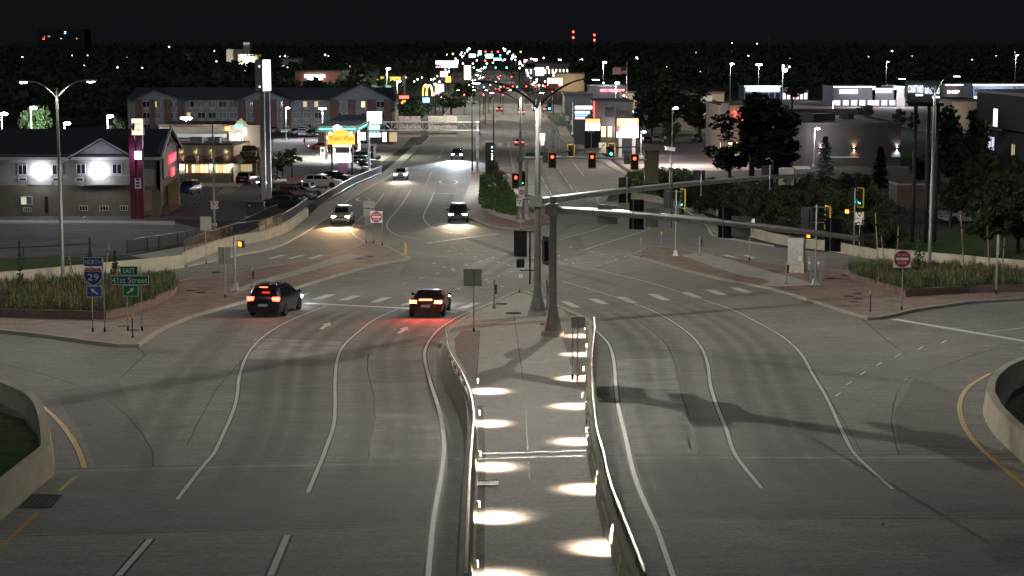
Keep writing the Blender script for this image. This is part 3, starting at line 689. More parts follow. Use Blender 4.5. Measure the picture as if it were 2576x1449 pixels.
def grass(name, poly, n, z0, h0, h1, tan, parent=None, label=None):
    x0, x1 = min(p.x for p in poly), max(p.x for p in poly); y0, y1 = min(p.y for p in poly), max(p.y for p in poly)
    b = MB(); k = 0; r = random.Random(3)
    cl = [(r.uniform(x0, x1), r.uniform(y0, y1), r.random(), r.random()) for _ in range(int(n / 16))]
    for cx_, cy_, q, hq in cl:
        if not in_poly(cx_, cy_, poly): continue
        for _ in range(24):
            x, y = cx_ + r.gauss(0, .16), cy_ + r.gauss(0, .16); h = r.uniform(h0, h1) * (.55 + .8 * hq * hq); a = r.uniform(0, 2*PI); w_ = r.uniform(.01, .026); lean = r.uniform(.15, .8) * h
            b.cur = 1 if r.random() < tan * (q > .45) * 2 else (2 if r.random() < .4 else 0)
            if b.cur == 1: h = h * 1.1 + .2; lean *= .35; w_ *= .7
            dx, dy = math.cos(a), math.sin(a); z = zt(y) + z0
            b.add([(x - dy*w_, y + dx*w_, z), (x + dy*w_, y - dx*w_, z), (x + dx*lean*.4 + dy*w_*.8, y + dy*lean*.4 - dx*w_*.8, z + h*.65), (x + dx*lean*.4 - dy*w_*.8, y + dy*lean*.4 + dx*w_*.8, z + h*.65), (x + dx*lean, y + dy*lean, z + h)], [(0,1,2,3),(3,2,4)])
    me = bpy.data.meshes.new(name); me.from_pydata(b.v, [], b.f)
    for m in M_GR: me.materials.append(m)
    me.polygons.foreach_set('material_index', b.mi); me.update()
    o = link(name, me); o['kind'] = 'stuff'
    if label: tag(o, label, 'grass')
    return o
def clip_x(P, a, b_): return [Vector((min(max(p.x, a), b_), p.y)) for p in P]
grass('ornamental_grass', clip_x(polyL, -36, 99), 26000, .5, .18, .62, .16, label='tall green and tan ornamental grass in the planter behind the route signs')
grass('ornamental_grass', clip_x(polyR, -99, 42), 26000, .5, .18, .62, .14, label='blue green ornamental grass in the planter round the columnar young tree')
# ================================================================== LAMPS, SIGNALS, SIGNS
M_POLE = mat('galvanised_pole', (0.40, 0.41, 0.42), 0.45, 0.55, .1, 2)
M_POLED = mat('weathered_pole', (0.32, 0.31, 0.295), 0.55, 0.3, .15, 2)
M_DARK = mat('dark_metal', (0.025, 0.025, 0.028), 0.5, 0.3)
M_BLK = mat('black_plastic', (0.012, 0.012, 0.014), 0.45)
M_YPL = mat('yellow_reflective', (0.80, 0.52, 0.03), 0.45)
M_ALU = mat('bare_aluminium', (0.42, 0.41, 0.37), 0.42, 0.55, .12, 3)
M_SWHITE = mat('sign_white', (0.82, 0.81, 0.78), 0.4)
M_SBLK = mat('sign_black', (0.015, 0.015, 0.015), 0.5)
M_SRED = mat('sign_red', (0.42, 0.02, 0.03), 0.45)
M_SBLUE = mat('sign_blue', (0.012, 0.06, 0.24), 0.45)
M_SGRN = mat('sign_green', (0.0, 0.16, 0.065), 0.45)
M_SBACK = mat('sign_back', (0.34, 0.325, 0.28), 0.5, 0.4, .1, 4)
LED = (1.0, 0.95, 0.82)
E_LED = emat('led_lens', (1.0, .95, .85), 30)
E_LEDB = emat('led_lens_cool', (.85, .93, 1.0), 40)
E_R = emat('signal_red', (1.0, .035, .02), 14); E_G = emat('signal_green', (.05, 1.0, .75), 9); E_HAND = emat('ped_hand', (1.0, .22, .02), 6)
M_LOFF = mat('lens_off', (.03,.022,.02), .25)

def pl(base, vx, vy, dy=0.0):
    y = base.y + dy; return (xs(vx, vy) * y - base.x, ZT(y, vy) - base.z)

def lamp_arms(t, base, fork, tips, light, em, rp=.045, dist=(2.25, .15), color=LED, lens=None, cone=165, dy=0.0, wt=(1, 1)):
    fx, fz = fork
    for tx, tz in tips:
        pts = []
        for k in range(9):
            a = k / 8; x = fx + (tx - fx) * a; z = fz - .6 + (tz - fz + .6) * math.sin(a * PI / 2) ** .8
            pts.append((x, dy * a * (1 if tx > fx else -1), z))
        b = MB(); b.tube(pts, [.07 - .03 * k / 8 for k in range(9)], 8); b.build('lamp_arm', M_DARK if lens is None else M_POLED, t, smooth=40)
        s = 1 if tx > fx else -1; ty = dy * s
        b = MB(); b.loft([[(tx + s*u, ty - wd, tz - h0), (tx + s*u, ty + wd, tz - h0), (tx + s*u, ty + wd*.8, tz + h1), (tx + s*u, ty - wd*.8, tz + h1)] for u, wd, h0, h1 in ((-.1,.05,.03,.05),(.1,.13,.05,.08),(.55,.17,.05,.09),(.8,.1,.04,.06))])
        h = b.build('lamp_head', M_DARK if lens is None else M_POLED, t, smooth=40)
        b = MB()
        if lens is None: b.bx(tx + s*.42 - .2, tx + s*.42 + .2, ty - .1, ty + .1, tz - .075, tz - .055)
        else: b.ball((tx + s*.42, ty, tz - .05), .19, 10, 6, (1.4, .8, .45))
        b.build('lens', lens or E_LED, h, smooth=60)
        if light: lamp('SPOT', t, (tx + s*.42, ty, tz - .16), light * wt[1 if s > 0 else 0], color, .03, spot=cone, blend=.22, dist=dist)
def twin_lamp(name, vx, vy, fork_vy, tipL, tipR, light, label, group='twin arm street lamps', m=None, lens=None, **k):
    B = G(vx, vy); t = thing(name, label, 'street lamp', B, 0, group)
    fx, fz = 0.0, pl(B, vx, fork_vy)[1]
    b = MB(); b.cyl((0,0,.35), (0,0,fz), .13, .075, 12); b.build('pole', m or M_POLE, t, smooth=40)
    b = MB(); b.loft([[(r*math.cos(a), r*math.sin(a), z) for a in [2*PI*i/8 for i in range(8)]] for r, z in ((.28,0),(.28,.12),(.2,.3),(.15,.55))]); b.build('pole_base', M_POLE, t)
    lamp_arms(t, B, (fx, fz), [pl(B, *tipL), pl(B, *tipR)], light, None, lens=lens, **k)
    return t
LP = 395
twin_lamp('street_lamp', 159,712,222,(75,205),(212,203), LP*.8, 'tall grey twin arm street lamp rising from the planter behind the blue interstate sign', lens=E_LEDB)
twin_lamp('street_lamp', 2337,690,214,(2285,196),(2392,190), LP*.8, 'tall grey twin arm street lamp rising from the planter near the three post hotel sign')
twin_lamp('street_lamp', 1242,449,238,(1200,226),(1276,226), LP*1.6, 'slim twin arm street lamp in the median beside the dark welcome pylon', m=M_DARK)
twin_lamp('street_lamp', 1188,438,230,(1160,226),(1216,226), LP*1.6, 'slim twin arm street lamp beside the right leg of the overhead sign truss', m=M_DARK)
for x, y, f in ((1207,345,219),(1221,319,211),(1230,289,204),(1234,262,196)):
    twin_lamp('street_lamp', x, y, f, (x-22, f-6), (x+22, f-6), LP*2.2, 'small distant twin arm street lamp in the median past the overhead truss', m=M_DARK)

# assumed, unseen lamp added behind the viewpoint to light sign faces and foreground
assumed_lamp = thing('street_lamp', 'assumed twin arm street lamp added out of view behind the viewpoint to light the sign faces', 'street lamp', (1.5, -7, zt(-7)), 0, 'twin arm street lamps')
b = MB(); b.cyl((0,0,.35), (0,0,12.0), .13, .075, 12); b.build('pole', M_POLE, assumed_lamp, smooth=40); b = MB(); b.cyl((0,0,0), (0,0,.4), .3, .22, 8); b.build('pole_base', M_POLE, assumed_lamp)
lamp_arms(assumed_lamp, None, (0, 12.0), [(-3.0, 12.6), (3.0, 12.6)], LP*.75, None, cone=173)

# ---- signal heads
def sig_mesh():
    b = MB(); b.bx(-.17,.17,0,.2,-.53,.53); b.bx(-.36,.36,.05,.08,-.72,.72); return b.mesh('signal_head', M_BLK)
SIGM = sig_mesh()
def visor_mesh():
    b = MB()
    for z in (-.34, 0, .34):
        n = 8; ring = [[(.155*math.cos(a), y, z + .155*math.sin(a)) for a in [PI*(-.12) + PI*1.24*i/n for i in range(n+1)]] for y in (0, -.24)]
        b.loft(ring, False, False)
    return b.mesh('visor', M_BLK)
VISM = visor_mesh()
b = MB()
for s in (-1, 1): b.bx(s*.37-.035, s*.37+.035, .03, .1, -.74, .74); b.bx(-.405, .405, .03, .1, s*.74-.035, s*.74+.035)
BORM = b.mesh('backplate_border', M_YPL)
def disc_mesh(m, r=.145):
    b = MB(); b.cyl((0,0,0), (0,-.02,0), r, r*.9, 14); return b.mesh('lens', m)
LENS = {k: disc_mesh(m) for k, m in (('R', E_R), ('G', E_G), ('0', M_LOFF))}
def signal(t, loc, rz=0.0, lit=None, border=True, s=1.0):
    h = link('signal_head', SIGM, t, loc, rz); h.scale = (s, s, s)
    link('visor', VISM, h)
    if border: link('backplate_border', BORM, h)
    for i, z in enumerate((.34, 0, -.34)):
        k = 'R' if (lit == 'R' and i == 0) else ('G' if (lit == 'G' and i == 2) else '0')
        link('lens', LENS[k], h, (0, -.03, z))
    return h
def ped(t, loc, rz=0.0, lit=True):
    b = MB(); b.bx(-.22,.22,0,.2,-.22,.22); h = b.build('pedestrian_signal', M_BLK, t, loc, rz)
    b = MB(); b.bx(-.15,.15,-.02,-.005,-.13,.13); b.build('lens', E_HAND if lit else M_LOFF, h)
    b = MB(); b.bx(-.23,.23,-.18,0,.2,.235); b.build('visor', M_BLK, h); return h

def oct_pole(t, r0, r1, h, m, foot=True, z0=.0):
    n = 12; rg = lambda r, z: [(r*math.cos(2*PI*i/n), r*math.sin(2*PI*i/n), z) for i in range(n)]
    b = MB(); b.loft([rg(r0*1.02, z0+.3), rg(r0, z0+1.2), rg(r1, h)]); b.build('pole', m, t, smooth=50)
    b = MB(); b.loft([rg(r0*2.1, z0+.26), rg(r0*2.0, z0+.45), rg(r0*1.35, z0+1.1), rg(r0*1.03, z0+1.5)]); c = b.build('base_cover', m, t, smooth=40)
    b = MB(); b.bx(-.17,.17,-r0*1.9-.03,-r0*1.3,z0+.5,z0+1.0); b.build('access_door', M_POLED, c)
    if foot:
        b = MB(); b.cyl((0,0,z0-.05), (0,0,z0+.26), r0*2.7, r0*2.6, 24); b.build('footing', M_CURB, t, smooth=40)
    b = MB(); b.cyl((0,0,h), (0,0,h+.06), r1*1.1, r1*.9, 12); b.build('pole_cap', m, t)
def arm_tube(t, a, e, r0, r1, m):
    a, e = Vector(a), Vector(e); n = 14; pts = []
    for k in range(n + 1):
        u = k / n; p = a.lerp(e, u); p.z += .35 * math.sin(u * PI) * .4; pts.append(p)
    b = MB(); b.tube(pts, [r0 + (r1 - r0) * k / n for k in range(n + 1)], 12); o = b.build('mast_arm', m, t, smooth=50)
    for u in (.18, .42):
        p = pts[int(u * n)]; q = pts[int(u * n) + 1]; d = (q - p).normalized(); r = r0 + (r1-r0)*u
        b = MB(); b.cyl(p, p + d*.06, r*1.04, r*1.04, 12); b.build('arm_joint', M_POLED, o)
    return pts
def on_arm(t, pts, vx):              # local point of the arm seen at image column vx
    O = t.location; best = None
    for i in range(len(pts) - 1):
        for k in range(12):
            p = pts[i].lerp(pts[i+1], k / 12); P = p + O
            cy_ = P.y * CP - (P.z - HC) * SP; v = CX + F * P.x / cy_
            if best is None or abs(v - vx) < best[0]: best = (abs(v - vx), p)
    return best[1]
def clamp_box(t, z, r):
    b = MB(); b.bx(-r-.06, r+.06, -r-.1, r+.1, z-.3, z+.3); b.bx(-r-.18,-r-.06,-.12,.12,z-.25,z+.25); o = b.build('arm_clamp', M_POLED, t)
    for k in range(3):
        bb = MB(); bb.bx(-r-.2, -r-.18, -.1, .1, z-.2+k*.15, z-.12+k*.15); bb.build('bolt_plate', M_DARK, o)
def sign_plate(t, x0, x1, z0, z1, y, m, name='sign_panel', thick=.02, rz=0.0):
    b = MB(); b.bx(-(x1-x0)/2, (x1-x0)/2, -thick/2, thick/2, -(z1-z0)/2, (z1-z0)/2)
    return b.build(name, m, t, ((x0+x1)/2, y, (z0+z1)/2), rz)

# near median: two big signal poles
BA = G(1352, 800); BA.z += .15
pa = thing('signal_pole', 'tall galvanised signal pole with twin lamp arms and the rising mast arm', 'signal pole', BA)
hA = pl(BA, 1352, 246)[1]
oct_pole(pa, .21, .13, hA, mat('dull_pole', (.25,.25,.25), .6, .2, .12, 2))
lamp_arms(pa, BA, (0, hA), [pl(BA, 1222, 202), pl(BA, 1490, 202)], LP*2.3, None, dy=5.0, wt=(.85, 1.45))
zA = pl(BA, 1352, 505)[1]; clamp_box(pa, zA, .19)
eA = AT(2022, 440, 108.5) - BA
ptsA = arm_tube(pa, (.2, .05, zA), eA, .2, .12, M_STEEL)
for vx in (1573, 1757, 1930):
    p = on_arm(pa, ptsA, vx); signal(pa, p + Vector((0, .25, 0)), PI, None, False)
    b = MB(); b.cyl(p + Vector((.1,-.12,-.75)), p + Vector((.1,-.12,.75)), .025, .025, 8); b.build('signal_bracket', M_STEEL, pa)
p = on_arm(pa, ptsA, 1980); sign_plate(pa, p.x-.45, p.x+.45, p.z-.55, p.z+.5, p.y+.2, M_SBACK, 'sign_back')
p = on_arm(pa, ptsA, 1535); sign_plate(pa, p.x-.45, p.x+.45, p.z-.55, p.z+.55, p.y+.3, M_ALU, 'sign_back')
def arm_camera(t, p, h, label=None):
    b = MB(); b.cyl(p, p + Vector((0,0,h)), .03, .025, 8); s = b.build('camera_stalk', M_STEEL, t)
    b = MB(); b.box((0,0,0), (.55,.2,.18)); b.box((0,0,.11), (.7,.26,.03)); o = b.build('traffic_camera', M_SWHITE, s, p + Vector((0,0,h+.1)), .35); o.rotation_euler = (0, R(8), .35); return o
p = on_arm(pa, ptsA, 1683); arm_camera(pa, p, pl(BA, 1683, 395)[1] - p.z if False else 2.0)
signal(pa, (-.95, -.1, pl(BA,1327,612)[1]), PI, None, False); ped(pa, (-.95, -.1, pl(BA,1318,662)[1]), PI, False)
for z in (pl(BA,1340,583)[1], pl(BA,1340,680)[1]):
    b = MB(); b.cyl((-.95,.0,z), (0,0,z), .03, .03, 8); b.build('signal_bracket', M_BLK, pa)
b = MB(); b.cyl((-.42,0,pl(BA,1330,715)[1]), (-.42,0,pl(BA,1330,583)[1]), .045, .045, 8); b.build('conduit', M_BLK, pa)
b = MB(); b.box((.25,-.2,pl(BA,1362,345)[1]), (.28,.3,.4)); b.box((.25,-.2,pl(BA,1362,345)[1]-.3), (.2,.22,.25)); b.build('dome_camera', M_SWHITE, pa)

BB = G(1390, 851); BB.z += .15
pb = thing('signal_pole', 'stout weathered signal pole on a round footing with the low mast arm', 'signal pole', BB)
hB = pl(BB, 1390, 497)[1]
oct_pole(pb, .22, .17, hB, M_POLED)
zB = pl(BB, 1390, 527)[1]; clamp_box(pb, zB, .2)
eB = AT(2163, 600, 75.5) - BB
ptsB = arm_tube(pb, (.22, -.05, zB), eB, .2, .12, M_STEEL)
for vx, rz in ((1603, PI*.9), (1828, PI*.86), (2098, PI*.84)):
    p = on_arm(pb, ptsB, vx); signal(pb, p + Vector((0, .28, 0)), rz, None, False)
    b = MB(); b.cyl(p + Vector((-.2,-.1,-.7)), p + Vector((-.2,-.1,.7)), .022, .022, 8); b.build('signal_bracket', M_STEEL, pb)
for vx, a, m in ((1530, .5, M_ALU), (1640, .3, M_ALU), (1868, .45, M_SBACK)):
    p = on_arm(pb, ptsB, vx); sign_plate(pb, p.x-a, p.x+a, p.z-.55, p.z+.35, p.y+.22, m, 'sign_back', rz=-.25)
p = on_arm(pb, ptsB, 1690); b = MB(); b.cyl(p + Vector((0,0,-.5)), p + Vector((0,0,2.2)), .035, .03, 8); st = b.build('camera_stalk', M_POLED, pb)
b = MB(); b.box((0,0,0), (.6,.2,.1)); o = b.build('traffic_camera', M_POLED, st, p + Vector((.1,0,2.25)), .1); o.rotation_euler = (0, R(14), .2)
signal(pb, (-.3, .35, pl(BB,1376,632)[1]), PI*.62, None, False)

# far median mast with the lit signals
BF = G(1309, 562); BF.z += .15
pf = thing('signal_pole', 'far median signal pole with twin lamp arms and three lit red heads on its arm', 'signal pole', BF)
hF = pl(BF, 1304, 246)[1]
oct_pole(pf, .2, .11, hF, MATS['dull_pole'])
lamp_arms(pf, BF, (0, hF), [pl(BF, 1248, 232), pl(BF, 1352, 232)], LP*1.3, None)
zF = pl(BF, 1309, 398)[1]; clamp_box(pf, zF, .17)
eF = AT(1626, 402, BF.y - 3) - BF
ptsF = arm_tube(pf, (.2, 0, zF), eF, .14, .08, M_STEEL)
for vx in (1390, 1489, 1596):
    p = on_arm(pf, ptsF, vx); signal(pf, p + Vector((0, -.3, -.25)), 0, 'R', True, 1.0)
for vx, kind in ((1375, 'L'), (1579, 'U')):
    p = on_arm(pf, ptsF, vx); s = sign_plate(pf, p.x-.36, p.x+.36, p.z-.5, p.z+.4, p.y-.25, mat('sign_shade_tint',(.3,.28,.27),.5), 'regulatory_sign')  # white sign face painted grey, its shade put in the colour
    b = MB(); n = 20
    b.loft([[(r*math.cos(2*PI*i/n), -.015, r*math.sin(2*PI*i/n)) for i in range(n)] for r in (.24, .30)], False); b.box((0,-.015,0), (.5,.005,.05), 0, Matrix.Rotation(R(45), 4, 'Y')); b.build('prohibition_ring', M_SBLK, s)
    b = MB(); b.prism([(-.14,.02),(-.02,.16),(-.02,.07),(.12,.04),(.12,-.16),(.05,-.16),(.05,-.04),(-.02,-.03),(-.02,-.1)], .006, Matrix.Translation((0,-.02,0))); b.build('arrow_symbol', M_SBLK, s)
p = on_arm(pf, ptsF, 1392); s = sign_plate(pf, p.x-.42, p.x+.32, p.z+.55, p.z+1.1, p.y-.2, M_SWHITE, 'regulatory_sign'); text(s, 'NO', (0,-.02,.12), .32, .2, M_SBLK); text(s, 'TURN', (0,-.02,-.16), .42, .16, M_SBLK)
p = on_arm(pf, ptsF, 1392); arm_camera(pf, p, 2.4)
p = on_arm(pf, ptsF, 1487); arm_camera(pf, p, 2.4)
p = on_arm(pf, ptsF, 1350); s = sign_plate(pf, p.x-1.1, p.x+1.1, p.z+.15, p.z+.5, p.y+.2, M_SGRN, 'street_name_sign')
x, z = pl(BF, 1297, 455); signal(pf, (x, -.2, z), .25, 'R'); x, z = pl(BF, 1315, 450); signal(pf, (x, .3, z), -.9, 'G')
def dne(t, x0, x1, z0, z1, y, name='do_not_enter_panel'):
    s = sign_plate(t, x0, x1, z0, z1, y, M_SWHITE, name); r = (x1 - x0) * .47
    b = MB(); b.cyl((0,-.011,0), (0,-.016,0), r, r, 28); b.build('red_disc', M_SRED, s)
    b = MB(); b.bx(-r*.78, r*.78, -.024, -.017, -r*.16, r*.16); b.build('white_bar', M_SWHITE, s)
    text(s, 'DO NOT', (0,-.02,r*.48), r*1.25, r*.3, M_SWHITE, depth=.012); text(s, 'ENTER', (0,-.02,-r*.48), r*1.1, r*.3, M_SWHITE, depth=.012); return s
x0, z1 = pl(BF, 1305, 470); x1, z0 = pl(BF, 1319, 496); dne(pf, x0, x1, z0, z1, -.25)
x0, z1 = pl(BF, 1299, 498); x1, z0 = pl(BF, 1314, 518); s = sign_plate(pf, x0, x1, z0, z1, -.26, M_SWHITE, 'keep_right_sign')
b = MB(); b.prism([(-.02,-.2),(.05,-.2),(.05,-.05),(.14,.1),(.2,.08),(.15,.25),(-.02,.16),(.05,.13),(-.02,-.02)], .006, Matrix.Translation((0,-.02,0))); b.prism([(-.2,.22),(-.08,.22),(-.1,.05),(-.16,.05)], .006, Matrix.Translation((0,-.02,0))); b.build('arrow_symbol', M_SBLK, s)
x0, z1 = pl(BF, 1317, 491); x1, z0 = pl(BF, 1342, 502); s = sign_plate(pf, x0, x1, z0, z1, -.2, M_SBLK, 'one_way_sign', rz=.1)
b = MB(); b.prism([(-.45,.1),(.2,.1),(.2,.17),(.48,0),(.2,-.17),(.2,-.1),(-.45,-.1)], .006, Matrix.Translation((0,-.02,0))); o = b.build('arrow_symbol', M_SWHITE, s); text(s, 'ONE WAY', (-.05,-.03,0), .6, .12, M_SBLK)

BG = G(1324, 553); BG.z += .15
pg = thing('signal_pole', 'plain steel signal pole just behind the far median mast with the thin upswept arm', 'signal pole', BG)
hG = pl(BG, 1322, 385)[1]; oct_pole(pg, .19, .16, hG, M_POLE)
zG = hG - .25; eG = AT(1606, 369, BG.y + 12) - BG
ptsG = arm_tube(pg, (.1, .1, zG), eG, .13, .07, M_STEEL)
p = on_arm(pg, ptsG, 1435); signal(pg, p + Vector((0,-.3,-.1)), -.5, None); p = on_arm(pg, ptsG, 1538); signal(pg, p + Vector((0,-.3,-.25)), -.35, 'G')
p = on_arm(pg, ptsG, 1515); s = sign_plate(pg, p.x-.38, p.x+.38, p.z-.45, p.z+.6, p.y-.2, mat('sign_cream',(.75,.68,.5),.5), 'right_only_sign')
b = MB(); b.prism([(-.16,-.15),(-.07,-.15),(-.04,.05),(.06,.17),(.0,.23),(.2,.25),(.18,.06),(.12,.11),(.03,.0)], .006, Matrix.Translation((0,-.02,.12))); b.build('arrow_symbol', M_SBLK, s); text(s, 'ONLY', (0,-.02,-.35), .5, .15, M_SBLK)

# smaller pole mounted signals
def small_pole(vx, vy, top, label, r=.055, base=True, m=M_STEEL, raise_=.15):
    B = G(vx, vy); B.z += raise_; t = thing('signal_post', label, 'signal post', B); h = pl(B, vx, top)[1]
    b = MB(); b.cyl((0,0,.02), (0,0,h), r, r, 12); b.build('pole', m, t, smooth=50)
    if base:
        b = MB(); b.loft([[(q*math.cos(a), q*math.sin(a), z) for a in [PI/4 + 2*PI*i/4 for i in range(4)]] for q, z in ((.32,.02),(.3,.08),(.24,.1),(.16,.42),(.1,.46))]); b.build('pole_base', M_STEEL, t)
        b = MB(); b.box((0,0,.005), (.7,.7,.05)); b.build('footing', M_CURB, t)
    return t, B, h
t, B, h = small_pole(1699, 648, 478, 'slim signal post with yellow bordered head showing green on the brick island point')
x, z = pl(B, 1716, 500); signal(t, (x, 0, z), R(-70), 'G'); x, z = pl(B, 1682, 500); signal(t, (x, .1, z), R(160), None, False); x, z = pl(B, 1712, 532); ped(t, (x, 0, z), R(-120), False)
for zz in (h-.1, h-1.2):
    b = MB(); b.cyl((-.7,0,zz), (.5,0,zz), .02, .02, 6); b.build('signal_bracket', M_STEEL, t)
t, B, h = small_pole(2050, 722, 515, 'silver signal post beside the grey control cabinet with sideways red head')
x, z = pl(B, 2080, 548); signal(t, (x, 0, z), R(-75), None); x, z = pl(B, 2030, 548); signal(t, (x, .1, z), R(165), None, False); x, z = pl(B, 2034, 592); ped(t, (x, 0, z), R(-60), True)
for zz in (h-.15, h-1.15):
    b = MB(); b.cyl((-.55,0,zz), (.6,0,zz), .02, .02, 6); b.build('signal_bracket', M_STEEL, t)
t, B, h = small_pole(2147, 642, 474, 'slim signal post with green lit head next to the yield here to pedestrians sign', raise_=0)
x, z = pl(B, 2163, 497); signal(t, (x, 0, z), R(-65), 'G'); x, z = pl(B, 2131, 532); ped(t, (x, 0, z), R(-40), True)
b = MB(); b.cyl((-.5,0,z), (0,0,z), .02, .02, 6); b.build('signal_bracket', M_STEEL, t)
t, B, h = small_pole(592, 735, 597, 'short silver pedestrian signal post with orange hand by the left crossing path', r=.07)
x, z = pl(B, 604, 614); ped(t, (x, 0, z), R(-50), True)
for vx, vy, top, lab in ((634,734,672,'thin push button post behind the black minivan'), (1243,783,705,'push button post at the left edge of the walkway tip'), (1376,790,706,'push button post between the two big signal poles'),
                         (1760,648,594,'white push button post on the far brick island'), (1977,722,657,'push button post in front of the grey control cabinet')):
    B = G(vx, vy); B.z += .15; t = thing('push_button_post', lab, 'button post', B); h = pl(B, vx, top)[1]
    b = MB(); b.cyl((0,0,0), (0,0,h), .06, .06, 10); b.build('post', M_STEEL, t, smooth=50)
    b = MB(); b.cyl((0,0,0), (0,0,.22), .11, .09, 8); b.build('post_base', M_POLED, t)
    b = MB(); b.cyl((0,0,h), (0,0,h+.04), .09, .06, 10); b.build('cap', M_POLED, t)
    b = MB(); b.bx(.05,.16,-.14,.02,h-.75,h-.25); k = b.build('button_unit', M_BLK, t); b = MB(); b.cyl((.1,-.15,h-.6),(.1,-.19,h-.6),.04,.04,10); b.build('button', M_POLED, k)

# ---- sign posts
def posts(t, B, xs_, h, r=.03, m=None):
    for x in xs_:
        b = MB(); b.cyl((x,0,.0), (x,0,h), r, r, 8); p = b.build('post', m or M_POLE, t)
        b = MB(); b.cyl((x,0,0), (x,0,.22), r*2, r*1.4, 8); b.build('breakaway_base', M_DARK, p)
def box_px(B, vx0, vx1, vy0, vy1):
    a = pl(B, vx0, vy0); c = pl(B, vx1, vy1); return a[0], c[0], c[1], a[1]
def bordered(t, bx4, y, m, rim=M_SWHITE, name='sign_panel'):
    x0, x1, z0, z1 = bx4; s = sign_plate(t, x0, x1, z0, z1, y, rim, name, .016)
    b = MB(); w_, h_ = (x1-x0)/2 - .025, (z1-z0)/2 - .025; b.bx(-w_, w_, -.014, -.009, -h_, h_); b.build('panel_face', m, s); return s
def arrow_diag(s, ang, size, m=M_SWHITE):
    b = MB(); b.prism([(-.07,-.45),(.07,-.45),(.07,.1),(.24,.1),(0,.5),(-.24,.1),(-.07,.1)], .006, Matrix.Translation((0,-.022,0)) @ Matrix.Rotation(ang, 4, 'Y') @ Matrix.Diagonal((size,1,size,1))); return b.build('arrow_symbol', m, s)
B = G(243, 842); B.z += .15; t = thing('route_sign', 'blue north interstate 29 shield assembly with up left arrow on two posts', 'road sign', B)
xa, za = pl(B, 228, 649); xb, _ = pl(B, 258, 649); posts(t, B, (xa, xb), za)
s = bordered(t, box_px(B, 210, 258, 647, 670), -.05, M_SBLUE); text(s, 'NORTH', (0,-.025,0), .78, .26, M_SWHITE)
x0, x1, z0, z1 = box_px(B, 211, 259, 671, 718); W, H = (x1-x0)/2, (z1-z0)/2
shp = [(-.8,1),(-.4,.9),(0,1),(.4,.9),(.8,1),(1,.62),(1,.1),(.92,-.25),(.7,-.58),(.4,-.82),(0,-1),(-.4,-.82),(-.7,-.58),(-.92,-.25),(-1,.1),(-1,.62)]
b = MB(); b.prism([(x*W, z*H) for x, z in shp], .016); s = b.build('interstate_shield', M_SWHITE, t, ((x0+x1)/2, -.06, (z0+z1)/2))
b = MB(); b.prism([(x*W*.95, min(z, .5)*H*.95) for x, z in shp[5:]], .004, Matrix.Translation((0,-.005,0))); b.build('blue_field', M_SBLUE, s)
b = MB(); b.prism([(x*W*.95, z*H*.95) for x, z in ((-.95,.55),(-.8,.95),(-.4,.86),(0,.95),(.4,.86),(.8,.95),(.95,.55))], .004, Matrix.Translation((0,-.005,0))); b.build('red_band', M_SRED, s)
text(s, 'INTERSTATE', (0,-.012,H*.72), W*1.45, H*.2, M_SWHITE, depth=.008); text(s, '29', (0,-.012,-H*.1), W*1.2, H*.7, M_SWHITE, depth=.008)
s = bordered(t, box_px(B, 218, 258, 719, 747), -.05, mat('sign_blue_lit_tint', (.02,.10,.36), .45)); arrow_diag(s, R(-50), .5)  # arrow plaque uses a brighter sign blue, the light put in its colour
B = G(335, 839); B.z += .15; t = thing('route_sign', 'green east 41st Street sign assembly with up right arrow on two posts', 'road sign', B)
xa, za = pl(B, 317, 671); xb, _ = pl(B, 353, 671); posts(t, B, (xa, xb), za)
s = bordered(t, box_px(B, 302, 348, 669, 692), -.05, M_SGRN); text(s, 'EAST', (0,-.025,0), .6, .27, M_SWHITE)
s = bordered(t, box_px(B, 279, 375, 693, 716), -.06, M_SGRN); text(s, '41st Street', (0,-.025,0), 1.82, .3, M_SWHITE)
s = bordered(t, box_px(B, 309, 349, 717, 745), -.05, mat('sign_green_lit_tint', (.0,.24,.10), .45)); arrow_diag(s, R(50), .5)  # brighter copy of the sign green, lit look painted into the plaque
def dne_post(vx, vy, x0, x1, y0, y1, label):
    B = G(vx, vy); B.z += .15; t = thing('do_not_enter_sign', label, 'road sign', B); bx4 = box_px(B, x0, x1, y0, y1); posts(t, B, (0,), bx4[3]); dne(t, *bx4, -.05); return t
dne_post(2268, 786, 2248, 2291, 629, 673, 'red do not enter sign in front of the right hand planter')
dne_post(962, 622, 932, 962, 531, 560, 'red do not enter sign on the pointed brick island by the oncoming cars')
def back_sign(vx, vy, rects, label, rail=True, raise_=.15, m=M_SBACK, name='sign_back', xs2=None):
    B = G(vx, vy); B.z += raise_; t = thing('sign_post', label, 'road sign', B); top = 0
    for r in rects:
        bx4 = box_px(B, *r); top = max(top, bx4[3]); s = sign_plate(t, *bx4, .05, m, name)
        if rail:
            for z in ((bx4[3]-bx4[2])/2 - .04, -(bx4[3]-bx4[2])/2 + .04):
                b = MB(); b.bx(-(bx4[1]-bx4[0])/2, (bx4[1]-bx4[0])/2, -.04, -.012, z-.02, z+.02); b.build('stiffener', M_POLED, s)
    posts(t, B, [pl(B, q, vy)[0] for q in xs2] if xs2 else (0,), top)
    return t
back_sign(1192, 842, [(1166,1212,677,720)], 'blank back of a square sign on the walkway aggregate strip')
back_sign(567, 755, [(548,580,622,664)], 'blank back of a rectangular sign on the left brick island')
back_sign(519, 667, [(503,532,545,580)], 'blank back of a grey sign in front of the picket railing', raise_=.1)
back_sign(930, 616, [(913,943,505,523),(914,943,526,548),(917,941,548,568)], 'stacked blank sign backs beside the do not enter sign', xs2=(921,939))
back_sign(1446, 964, [(1437,1472,797,826)], 'two post sign seen from behind beside the lit right wall of the walkway', m=M_SBACK, xs2=(1440,1453))
